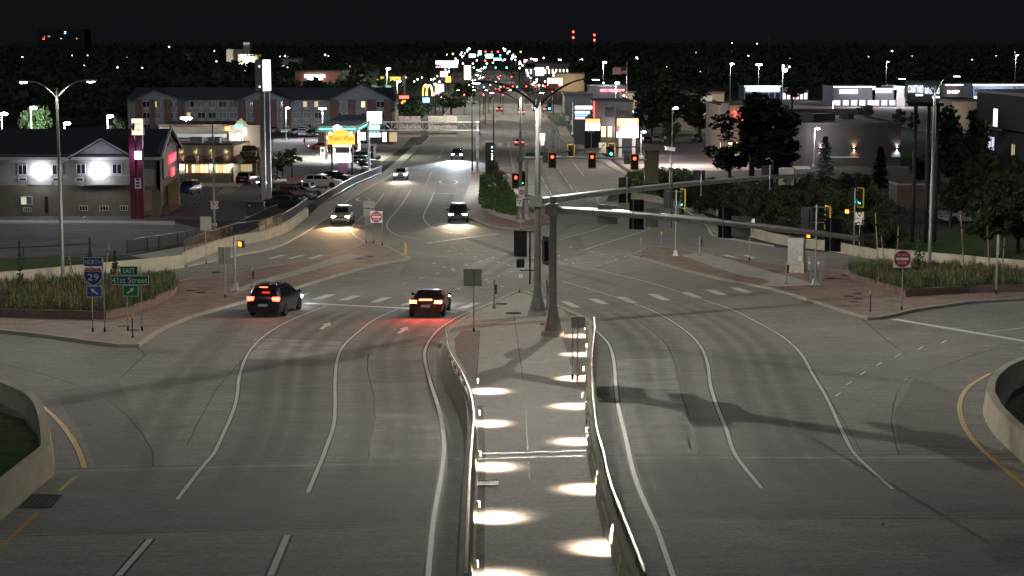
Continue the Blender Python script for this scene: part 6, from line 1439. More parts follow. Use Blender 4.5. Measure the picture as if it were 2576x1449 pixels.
for v0, v1, m in ((998,1058,mat('sign_back_rusty',(.34,.26,.25),.5,.3,.1,2)),(1078,1149,M_SBACK)):
    q0, q1, qz0, qz1 = bxp(B, v0, v1, 292, 345, .7)
    pn = thing('highway_sign', 'slatted back of the big highway sign panel left on the truss' if v0 < 1000 else 'slatted back of the big highway sign panel over the middle lanes', 'road sign', B + Vector((0,.7,0)))
    for k in range(11): b = MB(); zz = qz0 + (qz1-qz0)*k/11; b.bx(q0,q1,0,.06,zz+.012,zz+(qz1-qz0)/11-.012); b.build('slat', m, pn)
    for k in range(4): x = q0 + (q1-q0)*(k+.5)/4; b = MB(); b.bx(x-.05,x+.05,-.12,0,qz0,qz1); b.build('mullion', M_POLED, pn)

# ---- person walking across the forecourt
B = G(766, 367); t = thing('person', 'person in orange clothes walking across the fuel forecourt', 'person', B, R(60))
me = bpy.data.meshes.new('body'); V = [(0,0,.92),(0,0,1.15),(0,.02,1.38),(0,.02,1.5),(0,.03,1.62),(0,.04,1.72),(.18,.02,1.38),(.24,.05,1.12),(.25,.16,.9),(-.18,.02,1.38),(-.24,-.03,1.12),(-.25,.05,.88),(.09,0,.86),(.11,.16,.48),(.11,.1,.06),(.11,.24,.03),(-.09,0,.86),(-.1,-.08,.48),(-.1,-.3,.1),(-.1,-.2,.03)]
E_ = [(0,1),(1,2),(2,3),(3,4),(4,5),(2,6),(6,7),(7,8),(2,9),(9,10),(10,11),(0,12),(12,13),(13,14),(14,15),(0,16),(16,17),(17,18),(18,19)]
RAD = [.15,.15,.17,.06,.095,.08,.07,.05,.035,.07,.05,.035,.09,.065,.045,.04,.09,.065,.045,.04]
me.from_pydata(V, E_, []); o = link('body', me, t); me.materials.append(mat('orange_clothes', (.5,.13,.04), .8)); sk = o.modifiers.new('skin', 'SKIN')
for i, v in enumerate(me.skin_vertices[0].data): v.radius = (RAD[i], RAD[i]); v.use_root = (i == 0)
ss = o.modifiers.new('sub', 'SUBSURF'); ss.levels = 1; ss.render_levels = 1
b = MB(); b.ball((0,.02,1.71), .105, 8, 6, (1,1,.8)); b.build('hair', M_DARK, t)
# ================================================================== BUILDINGS AND SIGNS, MALL SIDE
def base_at(vx, Y): return Vector((xs(vx, 300) * Y, Y, zt(Y)))
# ---- two post electronic sign, pylon slab, smaller screen, tenant board
B = G(1578, 395); t = thing('message_sign', 'bright red and white electronic sign on two pale posts', 'sign', B)
for v in (1560, 1594): x = pl(B, v, 395)[0]; b = MB(); b.bx(x-.3,x+.3,-.25,.25,0,pl(B,v,344)[1]); b.build('post', M_TRIMW, t)
x0, x1, z0, z1 = bxp(B, 1552, 1605, 298, 346); b = MB(); b.bx(x0-.1,x1+.1,-.3,.4,z0-.1,z1+.1); cb = b.build('cabinet', M_DARK, t); H = z1 - z0
b = MB(); b.bx(x0,x1,-.33,-.3,z0+H*.62,z1); b.build('screen_top', emat('screen_orange', (1,.32,.12), 3), cb); b = MB(); b.bx(x0,x1,-.33,-.3,z0,z0+H*.6); b.build('screen_bottom', E_SIGNW, cb); b = MB(); b.bx(x0,x0+(x1-x0)*.3,-.36,-.33,z0+H*.3,z0+H*.6); b.build('screen_red', emat('screen_red', (.9,.05,.07), 2.5), cb)
b = MB(); b.cyl((x0+(x1-x0)*.2,-.37,z0+H*.46),(x0+(x1-x0)*.2,-.39,z0+H*.46),.35,.35,18); b.build('round_logo', E_SIGNW, cb)
b = MB(); b.bx(x0+.5,x1-1.2,-.36,-.33,z0+H*.8,z0+H*.92); b.build('screen_line', E_SIGNW, cb)
lamp('POINT', t, (1,-3,pl(B,1578,320)[1]), 700, (1,.9,.88), .6)
B = base_at(1568, 345); t = thing('mall_pylon', 'tall grey slab pylon lettered EMPIRE behind the red and white sign', 'sign', B)
x0, x1, z0, z1 = bxp(B, 1547, 1589, 256, 350); b = MB(); b.bx(x0,x1,0,.8,0,z1); b.build('slab', mat('pylon_slab', (.24,.24,.235), .7, 0, .1, 1), t); b = MB(); b.bx(x0-.3,x1+.3,-.05,.9,z1,z1+.4); b.build('cap', M_DARK, t)
text(t, 'EMPIRE', (pl(B,1569,286)[0],-.06,pl(B,1569,284)[1]), (x1-x0)*.82, .95, M_SBLK, depth=.06); text(t, 'THE', (pl(B,1554,274)[0],-.06,pl(B,1554,274)[1]), .7, .4, M_SBLK, depth=.06); text(t, 'MALL', (pl(B,1582,292)[0],-.06,pl(B,1582,293)[1]), .8, .4, M_SBLK, depth=.06)
B = base_at(1491, 352); t = thing('message_sign', 'small orange and white screen sign on a dark low base', 'sign', B)
x0, x1, z0, z1 = bxp(B, 1473, 1509, 299, 328); b = MB(); b.bx(x0-.15,x1+.15,0,.6,0,z1+.2); cb = b.build('cabinet', M_DARK, t); b = MB(); b.bx(x0,x1,-.04,0,z0,z0+(z1-z0)*.6); b.build('screen_bottom', E_SIGNW, cb); b = MB(); b.bx(x0,x1,-.04,0,z0+(z1-z0)*.62,z1); b.build('screen_top', MATS['screen_orange'], cb)
B = base_at(1467, 372); t = thing('tenant_sign', 'grey tenant board with rows of lit white panels', 'sign', B)
x0, x1, z0, z1 = bxp(B, 1444, 1491, 264, 305); b = MB(); b.bx(x0,x1,0,.5,0,z1); b.build('board', mat('tenant_grey', (.22,.22,.24), .6), t)
for k, (v0, v1, m) in enumerate(((267,274,E_SIGNW),(280,286,E_SIGNW),(289,292,E_BLUL),(295,299,E_PINK))):
    q = bxp(B, 1447, 1489 - 6*k, v0, v1); b = MB(); b.bx(q[0],q[1],-.04,0,q[2],q[3]); b.build('tenant_panel', m, t)
def street_sign(vx, vy, r, label, m=M_SWHITE):
    B = G(vx, vy); t = thing('road_sign', label, 'road sign', B); q = bxp(B, *r); posts(t, B, (0,), q[3]); sign_plate(t, *q, -.05, m)
street_sign(1427, 318, (1423,1431,292,304), 'small white road sign nearer the green lit corner signal', M_SWHITE); street_sign(1441, 326, (1436,1447,302,315), 'small white road sign beside the corner lawn signal pole')
B = G(1441, 338); t = thing('signal_pole', 'corner signal pole on the far lawn with one green and one red light', 'signal pole', B); b = MB(); b.cyl((0,0,0),(0,0,pl(B,1444,258)[1]),.22,.15,10); b.build('pole', M_POLE, t); b = MB(); b.cyl((0,0,0),(0,0,.8),.45,.25,8); b.build('pole_base', M_POLE, t)
signal(t, (.6,-.3,pl(B,1450,300)[1]), 0, 'G', False, 1.2); signal(t, (.9,-.3,pl(B,1454,309)[1]-1.2), 0, 'R', False, 1.0)
# ---- next junction: span arm with three green heads, second junction with red heads
def far_mast(vx, vy, arm_vy, v_end, heads, lit, label, sgn=1):
    B = G(vx, vy); t = thing('signal_pole', label, 'signal pole', B); h = pl(B, vx, arm_vy)[1]
    b = MB(); b.cyl((0,0,0),(0,0,h+.6),.2,.15,10); b.build('pole', M_POLED, t); b = MB(); b.cyl((0,0,0),(0,0,.6),.4,.25,8); b.build('pole_base', M_POLED, t)
    xe = pl(B, v_end, arm_vy)[0]; b = MB(); b.tube([(0,0,h),(xe*.5,0,h+.35),(xe,0,h+.45)],[.14,.1,.07],8); b.build('mast_arm', M_POLED, t)
    for v in heads: signal(t, (pl(B, v, arm_vy)[0], -.25, h+.1), 0, lit, False, 2.0)
far_mast(1412, 292, 268, 1285, (1308,1347,1382), 'G', 'signal mast at the next junction with three green lights')
far_mast(1404, 248, 222, 1255, (1268,1290,1324,1347,1371), 'R', 'signal mast at the second junction with a row of red lights')
B = G(1390, 252); t = thing('signal_pole', 'short signal pole with stacked red and amber lights past the green signals', 'signal pole', B); b = MB(); b.cyl((0,0,0),(0,0,pl(B,1390,228)[1]),.15,.12,8); b.build('pole', M_POLED, t); signal(t, (0,-.3,pl(B,1390,234)[1]), 0, 'R', False, 1.5)
# ---- buildings
def shop(vx0, vx1, vy_top, Y, D, label, wall, name='shop_building', roof=None, band=None, lit=None, n=4, win=(.35,2.9), par=.5, wm=None, cat='shop'):
    B = base_at((vx0+vx1)/2, Y); t = thing(name, label, cat, B); x0, x1 = pl(B, vx0, vy_top)[0], pl(B, vx1, vy_top)[0]; h = pl(B, vx0, vy_top)[1]
    b = MB(); b.bx(x0,x1,0,D,0,h-par); b.build('wall', wall, t); b = MB(); b.bx(x0-.2,x1+.2,-.15,D+.1,h-par,h); b.build('parapet', roof or wall, t)
    if band is not None: b = MB(); b.bx(x0,x1,-.3,-.15,h-.35,h-.08); b.build('light_band', band, t)
    if lit is not None:
        for k in range(n):
            xa = x0 + (x1-x0)*(k+.12)/n; xb = x0 + (x1-x0)*(k+.88)/n; window(t, (xa, xb, win[0], win[1]), -.01, wm if wm else lit, M_DARK, 2 if xb-xa > 2 else 1, .08)
    return t, B, x0, x1, h
M_BEIGE = mat('beige_stucco', (.33,.27,.20), .85, 0, .1, 1); M_DKBR = mat('dark_brown_brick', (.11,.085,.075), .9, 0, .15, 2); M_CHAR = mat('charcoal_panel', (.07,.07,.075), .7, 0, .1, 1); M_PALE = mat('pale_panel', (.5,.48,.46), .8)
E_STRIP = emat('led_roof_strip', (1,.9,.92), 14); E_STRIPB = emat('led_strip_blue', (.7,.85,1), 9); E_LETW = emat('letters_white', (.85,.92,1), 4)
t, B, x0, x1, h = shop(1494, 1592, 254, 402, 22, 'grey glass fronted shop behind the slab pylon with red edge light', mat('shop_grey', (.2,.2,.215), .7), lit=E_WIN, n=6)
b = MB(); b.bx(x0,x0+.1,-.4,-.2,0,h); b.build('edge_light', E_REDL, t); q = bxp(B, 1525, 1545, 275, 295, -.3); b = MB(); b.bx(q[0],q[1],-.35,-.15,q[2],q[3]); b.build('dark_panel', M_CHAR, t); lamp('POINT', t, (0,-3,3), 500, (1,.85,.75), .3)
t, B, x0, x1, h = shop(1487, 1575, 217, 600, 30, 'menswear shop with red lit letters below the large flag', M_CHAR, lit=E_WIND, n=5)
q = bxp(B, 1510, 1571, 224, 231, -.3); text(t, "MEN'S WEARHOUSE", ((q[0]+q[1])/2,-.5,(q[2]+q[3])/2), q[1]-q[0], (q[3]-q[2]), emat('red_pink_letters', (1,.15,.2), 9), depth=.2); b = MB(); q = bxp(B, 1566, 1570, 234, 252, -.3); b.bx(q[0],q[1],-.4,-.2,q[2],q[3]); b.build('neon_edge', E_REDL, t)
lamp('POINT', t, (0,-6,9), 1500, (.95,.95,1), .4)
t, B, x0, x1, h = shop(1572, 1650, 234, 560, 24, 'beige flat roofed shop right of the menswear shop', M_BEIGE); lamp('POINT', t, (-3,-5,5), 900, (1,.9,.75), .4)
t, B, x0, x1, h = shop(1716, 1822, 231, 450, 26, 'beige box store with pale block front behind the parking lot trees', M_BEIGE, roof=M_DKBR)
q = bxp(B, 1762, 1790, 240, 330, -1); b = MB(); b.bx(q[0],q[1],-1.2,0,0,q[3]); b.build('block_front', M_PALE, t); b = MB(); b.bx(q[1]-3.5,q[1]-.5,-1.25,-1.2,0,3); b.build('door', mat('grey_door', (.12,.12,.125), .6), t); lamp('POINT', t, ((q[0]+q[1])/2+3,-9,6), 2000, (1,.88,.75), .4)
t, B, x0, x1, h = shop(1873, 1965, 216, 690, 18, 'clinic with blue white fascia and glowing letters above dark windows', mat('clinic_blue', (.16,.21,.26), .7), band=E_STRIPB, lit=M_GLZ, n=6)
q = bxp(B, 1888, 1962, 221, 229, -.4)
for k in range(9): b = MB(); b.bx(q[0]+(q[1]-q[0])*(k/9), q[0]+(q[1]-q[0])*((k+.8)/9), -.6,-.3,q[2],q[3]); b.build('glow_letter', E_LETW, t)
b = MB(); b.cyl((pl(B,1881,225)[0],-.3,pl(B,1881,225)[1]),(pl(B,1881,225)[0],-.6,pl(B,1881,225)[1]),.75,.75,16); b.build('round_logo', E_LETW, t); lamp('POINT', t, (0,-7,4), 1800, (.8,.88,1), .4)
t, B, x0, x1, h = shop(1968, 2033, 219, 690, 16, 'pink and white lit shops beside the blue fascia clinic', M_DKBR, lit=emat('pink_window', (1,.7,.8), 1.3), n=6); lamp('POINT', t, (4,-7,4), 1500, (1,.8,.95), .4)
for v0, v1, vt, lab, n in ((2097,2202,217,'dark store with white roofline light and blown out white sign','A'),(2195,2256,222,'narrow dark storefront with lower white roofline light','B'),(2250,2279,217,'pale end bay of the store row beside the hotel sign','C')):
    t, B, x0, x1, h = shop(v0, v1, vt, 628, 22, lab, M_PALE if n == 'C' else mat('store_dark', (.10,.09,.11), .8), band=E_STRIP, lit=None if n == 'C' else emat('store_window', (.95,.9,.95), .45), n=5 if n == 'A' else 3, win=(.3,2.3))
    if n != 'C':
        q = bxp(B, *((2112,2158,226,235) if n == 'A' else (2203,2244,226,233)), dy=-.4); m_ = 9
        for k in range(m_): b = MB(); b.bx(q[0]+(q[1]-q[0])*(k/m_), q[0]+(q[1]-q[0])*((k+.82)/m_), -.6,-.3,q[2],q[3]); b.build('glow_letter', E_LETW, t)
    lamp('POINT', t, (0,-8,5), 2600, (.95,.93,1), .4)
t, B, x0, x1, h = shop(2378, 2422, 212, 630, 20, 'brown shop with white lit letters ending in HOP beside the hotel sign', M_DKBR, band=E_STRIP); text(t, 'SHOP', (pl(B,2398,231)[0],-.3,pl(B,2398,231)[1]), 4.2, 1.1, E_LETW, depth=.2); lamp('POINT', t, (-2,-5,3), 500, (1,.8,.6), .3)
t, B, x0, x1, h = shop(2448, 2650, 212, 650, 26, 'big store with blue white glowing roofline beyond the dark hotel', mat('blue_panel', (.3,.34,.45), .7), band=E_STRIP, lit=E_WINW, n=9); lamp('POINT', t, (-8,-8,6), 3500, (.75,.83,1), .4)
t, B, x0, x1, h = shop(2395, 2470, 250, 420, 18, 'low tan shop under the store row half hidden by a tree', M_BEIGE, roof=M_CHAR); lamp('POINT', t, (-4,-6,5), 800, (1,.9,.75), .4)
# ---- dark restaurant with up and down sconces
B = base_at(2115, 292); t = thing('restaurant', 'large flat roofed brown restaurant with up and down wall lights', 'restaurant', B)
x0, x1 = pl(B, 1945, 400)[0], pl(B, 2265, 400)[0]; h = pl(B, 2200, 314)[1]; M_REST = mat('brown_render', (.085,.066,.058), .85, 0, .1, 1)
b = MB(); b.bx(x0,x1,0,40,0,h); b.build('wall', M_REST, t); b = MB(); b.bx(x0-.1,x1+.1,-.1,.3,h,h+.35); b.build('parapet', M_DKBR, t); b = MB(); b.bx(x1-.3,x1+.1,.3,39.7,h,h+.35); b.build('parapet', M_DKBR, t); b = MB(); b.bx(x0-.1,x1+.1,39.7,40.1,h,h+1.2); b.build('parapet', M_DKBR, t)
for k, (x, y, w_, d_, hh) in enumerate(((2.5,8,5,4,1.6),(9,14,3.5,3,1.3),(15,22,2.2,2,1.0))): b = MB(); b.bx(x0+x,x0+x+w_,y,y+d_,h,h+hh); b.build('roof_unit', M_CHAR, t)
b = MB(); b.bx(x0+10,x1-.5,8,39,h+.02,h+.06); b.build('roof_deck', mat('pale_membrane', (.5,.48,.44), .8), t)
for vx in (2064, 2148, 2256):
    x, z = pl(B, vx, 374); b = MB(); b.bx(x-.15,x+.15,-.25,0,z-.22,z+.22); s_ = b.build('sconce', M_DARK, t); c_ = (1,.72,.4) if vx == 2148 else (.8,.86,1)
    for s, zz in ((1, .28), (-1, -.28)): lamp('SPOT', t, (x,-.2,z+zz), 160, c_, .05, rot=(0 if s < 0 else PI, 0, 0), spot=120, blend=.8)
    b = MB(); b.bx(x-.1,x+.1,-.2,-.04,z+.222,z+.24); b.bx(x-.1,x+.1,-.2,-.04,z-.24,z-.222); b.build('lens', E_WARM, s_)
b = MB(); b.bx(pl(B,2085,405)[0],pl(B,2160,405)[0],-.12,0,pl(B,2120,397)[1],pl(B,2120,394)[1]); b.build('ledge', M_PALE, t)
b = MB(); b.bx(pl(B,2242,400)[0],pl(B,2264,400)[0],-.1,0,pl(B,2250,395)[1],pl(B,2250,382)[1]); b.build('lit_panel', M_PALE, t)
lamp('POINT', t, (x1-6, 44, h+5), 1800, (1,.95,.85), .3)
for vx in (2259, 2264): B2 = G(vx, 415); q = thing('bollard', 'yellow bollard at the corner of the brown restaurant', 'bollard', B2, 0, 'yellow bollards by the brown restaurant'); b = MB(); b.cyl((0,0,0),(0,0,1.4),.09,.09,10); b.ball((0,0,1.4),.09,8,4); b.build('post', M_YPL, q)
# ---- red gable shop and neon front behind trees
t, B, x0, x1, h = shop(1810, 1960, 265, 318, 22, 'pale fronted bar with red neon half hidden behind the big dark tree', M_BEIGE, lit=E_WIN, n=8); q = bxp(B, 1815, 1832, 268, 330, -.3); b = MB(); b.bx(q[0],q[1],-.5,0,0,q[3]+.6); b.build('tall_front', mat('grey_front', (.24,.22,.23), .7), t)
for v0, v1, y0_, y1_, m in ((1845,1852,280,292,E_REDL),(1866,1874,293,305,E_REDL),(1880,1884,305,313,E_BLUL),(1925,1935,317,325,E_ORG)): q = bxp(B, v0, v1, y0_, y1_, -.5); b = MB(); b.bx(q[0],q[1],-.6,-.45,q[2],q[3]); b.build('neon_sign', m, t)
lamp('POINT', t, (2,-5,4), 900, (1,.85,.6), .4); lamp('POINT', t, (-15,-26,7), 14000, (1,.82,.74), .4)  # second light assumed, without a fixture, added to brighten the parking lot
B = base_at(1790, 300); t = thing('gate_pillar', 'tan rendered gate pillar by the bright parking lot', 'pillar', G(1638, 470)); q = bxp(t.location, 1621, 1656, 381, 470); b = MB(); b.bx(q[0],q[1],-.4,.4,0,q[3]); b.build('pillar', mat('pillar_tan', (.30,.24,.15), .85, 0, .1, 1), t); b = MB(); b.bx(q[0]-.1,q[1]+.1,-.5,.5,q[3],q[3]+.12); b.build('cap', M_BROWN, t)
# ---- dark hotel on the right edge: its long flank runs away from the viewer
XH, YH = xs(2458, 231) * 170, 170.0
B = Vector((XH, YH, zt(150))); t = thing('hotel', 'dark panelled hotel block with tall narrow lit windows at the right edge', 'hotel', B)
h = ZT(YH, 231) - B.z; z2 = ZT(YH, 313) - B.z; M_HOT = mat('hotel_panel', (.075,.08,.085), .7, 0, .08, 1)
b = MB(); b.bx(0,24,-62,0,z2,h); b.build('upper_wall', M_HOT, t); b = MB(); b.bx(.25,24,-62,-3,0,z2-.2); b.build('lower_wall', M_HOT, t); b = MB(); b.bx(.1,24,-3,-.2,0,z2); b.build('brick_wall', M_DKBR, t)
b = MB(); b.bx(-.15,24,-62,.1,h,h+.25); b.build('coping', mat('pale_coping', (.4,.4,.38), .5), t); b = MB(); b.bx(-.12,.25,-9,-3,z2-.2,z2-.02); b.build('ledge', M_PALE, t)
for v0, v1, y0, y1, xo, m in ((2500,2513,271,319,0,E_WINW),(2487,2504,340,402,.25,emat('hall_window', (.75,.78,.95), .9)),(2545,2556,360,420,.25,E_WIND)):
    Ya = (XH+xo)/xs(v0, (y0+y1)/2); Yb = (XH+xo)/xs(v1, (y0+y1)/2); wy = (Ya - Yb); zc0, zc1 = ZT(Ya, y1) - B.z, ZT(Ya, y0) - B.z
    o = window(t, (-wy/2, wy/2, zc0, zc1), 0, m, M_DARK, 2, .06, .1); o.location = (xo - .01, (Ya+Yb)/2 - YH, (zc0+zc1)/2); o.rotation_euler = (0, 0, R(-90))
# ---- hotel pylon board on three posts
B = G(2325, 612); t = thing('hotel_sign', 'dark curved hotel sign board with white lettering on three black posts', 'sign', B)
z0, z1 = pl(B, 2325, 258)[1], pl(B, 2325, 203)[1]
for vx, y in ((2293,0),(2326,0),(2357,1.2)): x = pl(B, vx, 640)[0]; b = MB(); b.cyl((x,y,0),(x,y,z0-.3),.2,.15,10); b.build('post', M_BLK, t); 
x0, x1 = pl(B, 2281, 230)[0], pl(B, 2369, 230)[0]; n = 8; W = x1 - x0
prof = [(-.5,.28),(-.46,.5),(.42,.5),(.48,.2),(.48,-.25),(.42,-.52),(-.46,-.44),(-.5,-.2)]
b = MB(); b.prism([((x0+x1)/2 + a*W, (z0+z1)/2 + c*(z1-z0)) for a, c in prof], .9); cb = b.build('sign_cabinet', mat('sign_charcoal', (.16,.165,.165), .6), t)
b = MB(); b.bx(x0+.1,x1+.2,-.1,1.0,z0-.3,z0-.05); b.build('support_beam', M_BLK, t)
xc = (x0+x1)/2; zc = (z0+z1)/2; text(cb, 'COURTYARD', (xc-W*.25,-.06,zc+.22), W*.44, .62, emat('letters_soft', (.85,.92,1), 1.5), depth=.06); text(cb, 'SUITES LAKES', (xc+W*.22,-.06,zc+.08), W*.42, .5, MATS['letters_soft'], depth=.06)
for a, zz in ((-.14,-.28),(.34,-.45)): b = MB(); b.bx(xc+W*a-.3,xc+W*a+.3,-.05,0,zc+zz-.08,zc+zz+.08); b.build('small_panel', MATS['letters_soft'], cb)
# ---- brick refuse enclosure
B = G(2312, 523); t = thing('refuse_enclosure', 'square brown brick refuse enclosure with pale coping below the dark trees', 'enclosure', B); q = bxp(B, 2256, 2369, 466, 523)
M_MORT = mat('mortar', (.19,.17,.155), .9); b = MB(); b.bx(q[0],q[1],.02,.28,0,q[3]); b.bx(q[0],q[0]+.26,.28,4,0,q[3]); b.bx(q[1]-.26,q[1],.28,4,0,q[3]); b.build('wall', M_MORT, t); b = MB(); b.bx(q[0]-.06,q[1]+.06,-.04,.34,q[3],q[3]+.15); b.bx(q[0]-.06,q[0]+.32,.34,4,q[3],q[3]+.15); b.bx(q[1]-.32,q[1]+.06,.34,4,q[3],q[3]+.15); b.build('coping', M_PALE, t)
M_BRK2 = mat('enclosure_brick', (.17,.095,.075), .85, 0, .3, 1.5); bw = (q[1]-q[0])/14; bh = q[3]/18; bb = MB(); bb.bx(-bw/2+.012,bw/2-.012,-.03,.02,-bh/2+.01,bh/2-.01); bme = bb.mesh('brick', M_BRK2)
for r in range(18):
    for k in range(14 - (r % 2)): link('brick', bme, t, (q[0] + bw*(k + .5 + .5*(r % 2)), .02, bh*(r+.5)))
# ---- welcome pylon in the median
B = G(1232, 446); t = thing('welcome_pylon', 'dark monolith with lit vertical city letters in the planted median', 'sign', B); B.z += .12; t.location = B
x0, x1, z0, z1 = bxp(B, 1221, 1243, 358, 446); b = MB(); b.bx(x0,x1,-.35,.35,0,z1); b.build('slab', mat('pylon_dark', (.05,.05,.056), .6), t); b = MB(); b.bx(x0-.05,x1+.05,-.4,.4,z1,z1+.15); b.build('cap', M_PALE, t)
for k, ch in enumerate('FALLS'): x, z = pl(B, 1239, 399 - 7.2*k, -.4); me = text_mesh(ch, .34, .34, E_LETW, .05); o = link('lettering', me, t, (x, -.38, z)); o.rotation_euler = (0, R(-90), 0)
# flag
B = base_at(1576, 520); t = thing('flag_pole', 'tall flagpole flying a large striped flag behind the slab pylon', 'flagpole', B); h = pl(B, 1576, 158)[1]; b = MB(); b.cyl((0,0,0),(0,0,h),.14,.07,10); b.build('pole', M_TRIMW, t); b = MB(); b.ball((0,0,h+.1),.18,8,6); b.build('finial', M_YPL, t)
x0, _, z0, z1 = bxp(B, 1541, 1576, 167, 186); M_FR = mat('flag_red', (.4,.02,.03), .8); M_FB = mat('flag_blue', (.02,.03,.15), .8)
for k in range(13):
    za = z1 - (z1-z0)*k/13; zb_ = z1 - (z1-z0)*(k+1)/13; b = MB(); n = 10; xe = x0 if k > 6 else x0
    b.add([(x0*i/n, .35*math.sin(i*.9), za - .35*(i/n)**1.5 + .1*math.sin(i)) for i in range(n+1)] + [(x0*i/n, .35*math.sin(i*.9), zb_ - .35*(i/n)**1.5 + .1*math.sin(i)) for i in range(n+1)], [(i,i+1,n+2+i,n+1+i) for i in range(n)]); b.build('flag_stripe', M_FR if k % 2 == 0 else M_TRIMW, t)
b = MB(); n = 4; b.add([(x0*.4*i/n, .35*math.sin(i*.9)-.05, z1 - .1*(i/n)) for i in range(n+1)] + [(x0*.4*i/n, .35*math.sin(i*.9)-.05, z1-(z1-z0)*.54 - .1*(i/n)) for i in range(n+1)], [(i,i+1,n+2+i,n+1+i) for i in range(n)]); b.build('flag_canton', M_FB, t)
lamp('SPOT', t, (-3,-8,1), 2500, (1,.95,.85), .3, rot=(R(-205),0,0) if False else (R(150),0,R(0)), spot=60)

# ---- parking lot lamp posts with their own light
def lot_lamp(vx, vy_base, vy_head, label, power, cool=True, group='parking lot lamps', heads=1, Y=None):
    B = G(vx, vy_base) if Y is None else base_at(vx, Y); t = thing('lot_lamp', label, 'lamp post', B, 0, group); h = max(4.0, pl(B, vx, vy_head)[1])
    b = MB(); b.cyl((0,0,.5),(0,0,h),.1,.08,8); b.build('pole', M_POLED, t); b = MB(); b.cyl((0,0,0),(0,0,.5),.3,.3,10); b.build('footing', M_CURB, t)
    for k in range(heads):
        s = -1 if k else 1; b = MB(); b.bx(s*.1,s*.9,-.2,.2,h-.05,h+.1); hd = b.build('lamp_head', M_DARK, t); b = MB(); b.ball((s*.5,-.1,h-.1), .5 if power >= 2500 else .3, 10, 8, (1.3,.8,.55)); b.build('lens', E_LEDB if cool else E_LED, hd)
    if power: lamp('POINT', t, (.5,-.9,h-1.0), power * (2.8 if vx < 900 else 1.8), (.84,.92,1) if cool else (1,.85,.62), .3)
    return t
for a in ((82,400,270,'glaring cool lamp over the trees behind the motel roof',5000),(8,400,285,'glaring cool lamp at the edge behind the motel roof',4000),(165,395,309,'cool lamp just above the middle of the motel ridge',2500),(273,392,291,'cool lamp with short pole above the motel ridge beside a lit tree',3500),
          (470,372,296,'twin headed cool lamp in front of the three storey motel',5000),(485,372,328,'lower cool lamp above the restaurant roof',1500),(974,300,172,'tall cool lamp glaring above the yellow fascia sign',4000),(1000,290,204,'orange sodium lamp glaring beside the yellow fascia sign',2500),
          (1517,270,156,'tall cool lamp glaring above the big striped flag',5000),(1548,300,208,'cool lamp glaring over the red menswear letters',4000),(2094,330,256,'cool lamp glaring above the roof of the brown restaurant',4000),(1836,270,160,'far cool lamp above the dark tree belt',2500),(1907,262,162,'bright pair of far lamps left of the radio mast',3500),
          (2227,262,155,'far lone cool lamp high in the dark trees',1500),(2550,280,138,'far warm lamp on a tall pole at the wooded edge',1500),(2047,420,322,'slim lamp post in front of the brown restaurant wall',700),(1690,432,270,'unlit black lamp post on the green bank by the bright lot',0),(1755,300,245,'slim dark lamp post before the beige box store',600),(1612,392,330,'thin lamp post among the parked cars',500),
          (1966,330,178,'tall grey lamp post before the pink lit shops',900),(720,352,270,'black lamp post before the three storey motel wall',1200),(812,352,272,'twin headed black post before the three storey motel',1200)):
    lot_lamp(a[0], a[1], a[2], a[3], a[4], cool='orange' not in a[3] and 'warm' not in a[3], heads=2 if 'twin' in a[3] or 'pair' in a[3] else 1)
# ================================================================== FAR TOWN
def far_block(vx0, vx1, vt, vb, Y, m, label, name='far_building', cat='building', D=20, wins=0, wm=None):
    B = base_at((vx0+vx1)/2, Y); t = thing(name, label, cat, B); x0, x1 = pl(B, vx0, vt)[0], pl(B, vx1, vt)[0]; h = pl(B, vx0, vt)[1]
    b = MB(); b.bx(x0,x1,0,D,-2,h); b.build('wall', m, t); b = MB(); b.bx(x0-.3,x1+.3,-.3,D+.3,h,h+.5); b.build('coping', M_CHAR, t)
    for k in range(wins): xa = x0 + (x1-x0)*(k+.25)/wins; b = MB(); zz = h*.55; b.bx(xa,xa+(x1-x0)*.4/wins,-.1,0,zz-1.2,zz+1.2); b.build('window', wm or E_WIND, t)
    return t, B, x0, x1, h
M_CREAM = mat('cream_render', (.5,.46,.38), .8)
t, B, x0, x1, h = far_block(612, 628, 107, 150, 1150, M_CREAM, 'pale floodlit tower block rising from the wooded hill', D=8)
q0 = pl(B, 568, 124); q1 = pl(B, 612, 124); b = MB(); b.bx(q0[0],q1[0],2,10,0,q0[1]); b.build('wing', M_CREAM, t); q0 = pl(B, 602, 136); q1 = pl(B, 657, 136); b = MB(); n = 12; b.loft([[((q0[0]+q1[0])/2 + (q1[0]-q0[0])/2*math.cos(PI+PI*i/n), -8-4*math.sin(PI*i/n), z) for i in range(n+1)] + [(q1[0],2,z),(q0[0],2,z)] for z in (0, q0[1])]); b.build('round_front', M_CREAM, t)
for k in range(6): xx = pl(B,628,141)[0] + k*1.6; b = MB(); b.bx(xx,xx+1.1,-12.6,-12.3,pl(B,628,142,-12)[1],pl(B,628,138,-12)[1]); b.build('dark_letter', M_SBLK, t)
lamp('POINT', t, (2,-22,6), 26000, (1,.95,.8), 1.0); lamp('POINT', t, (x1+6,-3,4), 4000, (1,.9,.7), 1.0)
far_block(707, 752, 147, 165, 1000, M_CREAM, 'low cream building lit beside the tower block', wins=4, wm=E_WINW); far_block(870, 905, 145, 160, 1050, M_DKBR, 'small dark house with several lit windows on the wooded slope', wins=5, wm=E_WIN)
t, B, x0, x1, h = far_block(742, 862, 181, 262, 600, mat('terracotta_panel', (.30,.13,.10), .8), 'reddish brown restaurant fascia with glowing white letters above the motel roof', D=24)
q = bxp(B, 766, 818, 188, 195, -.5)
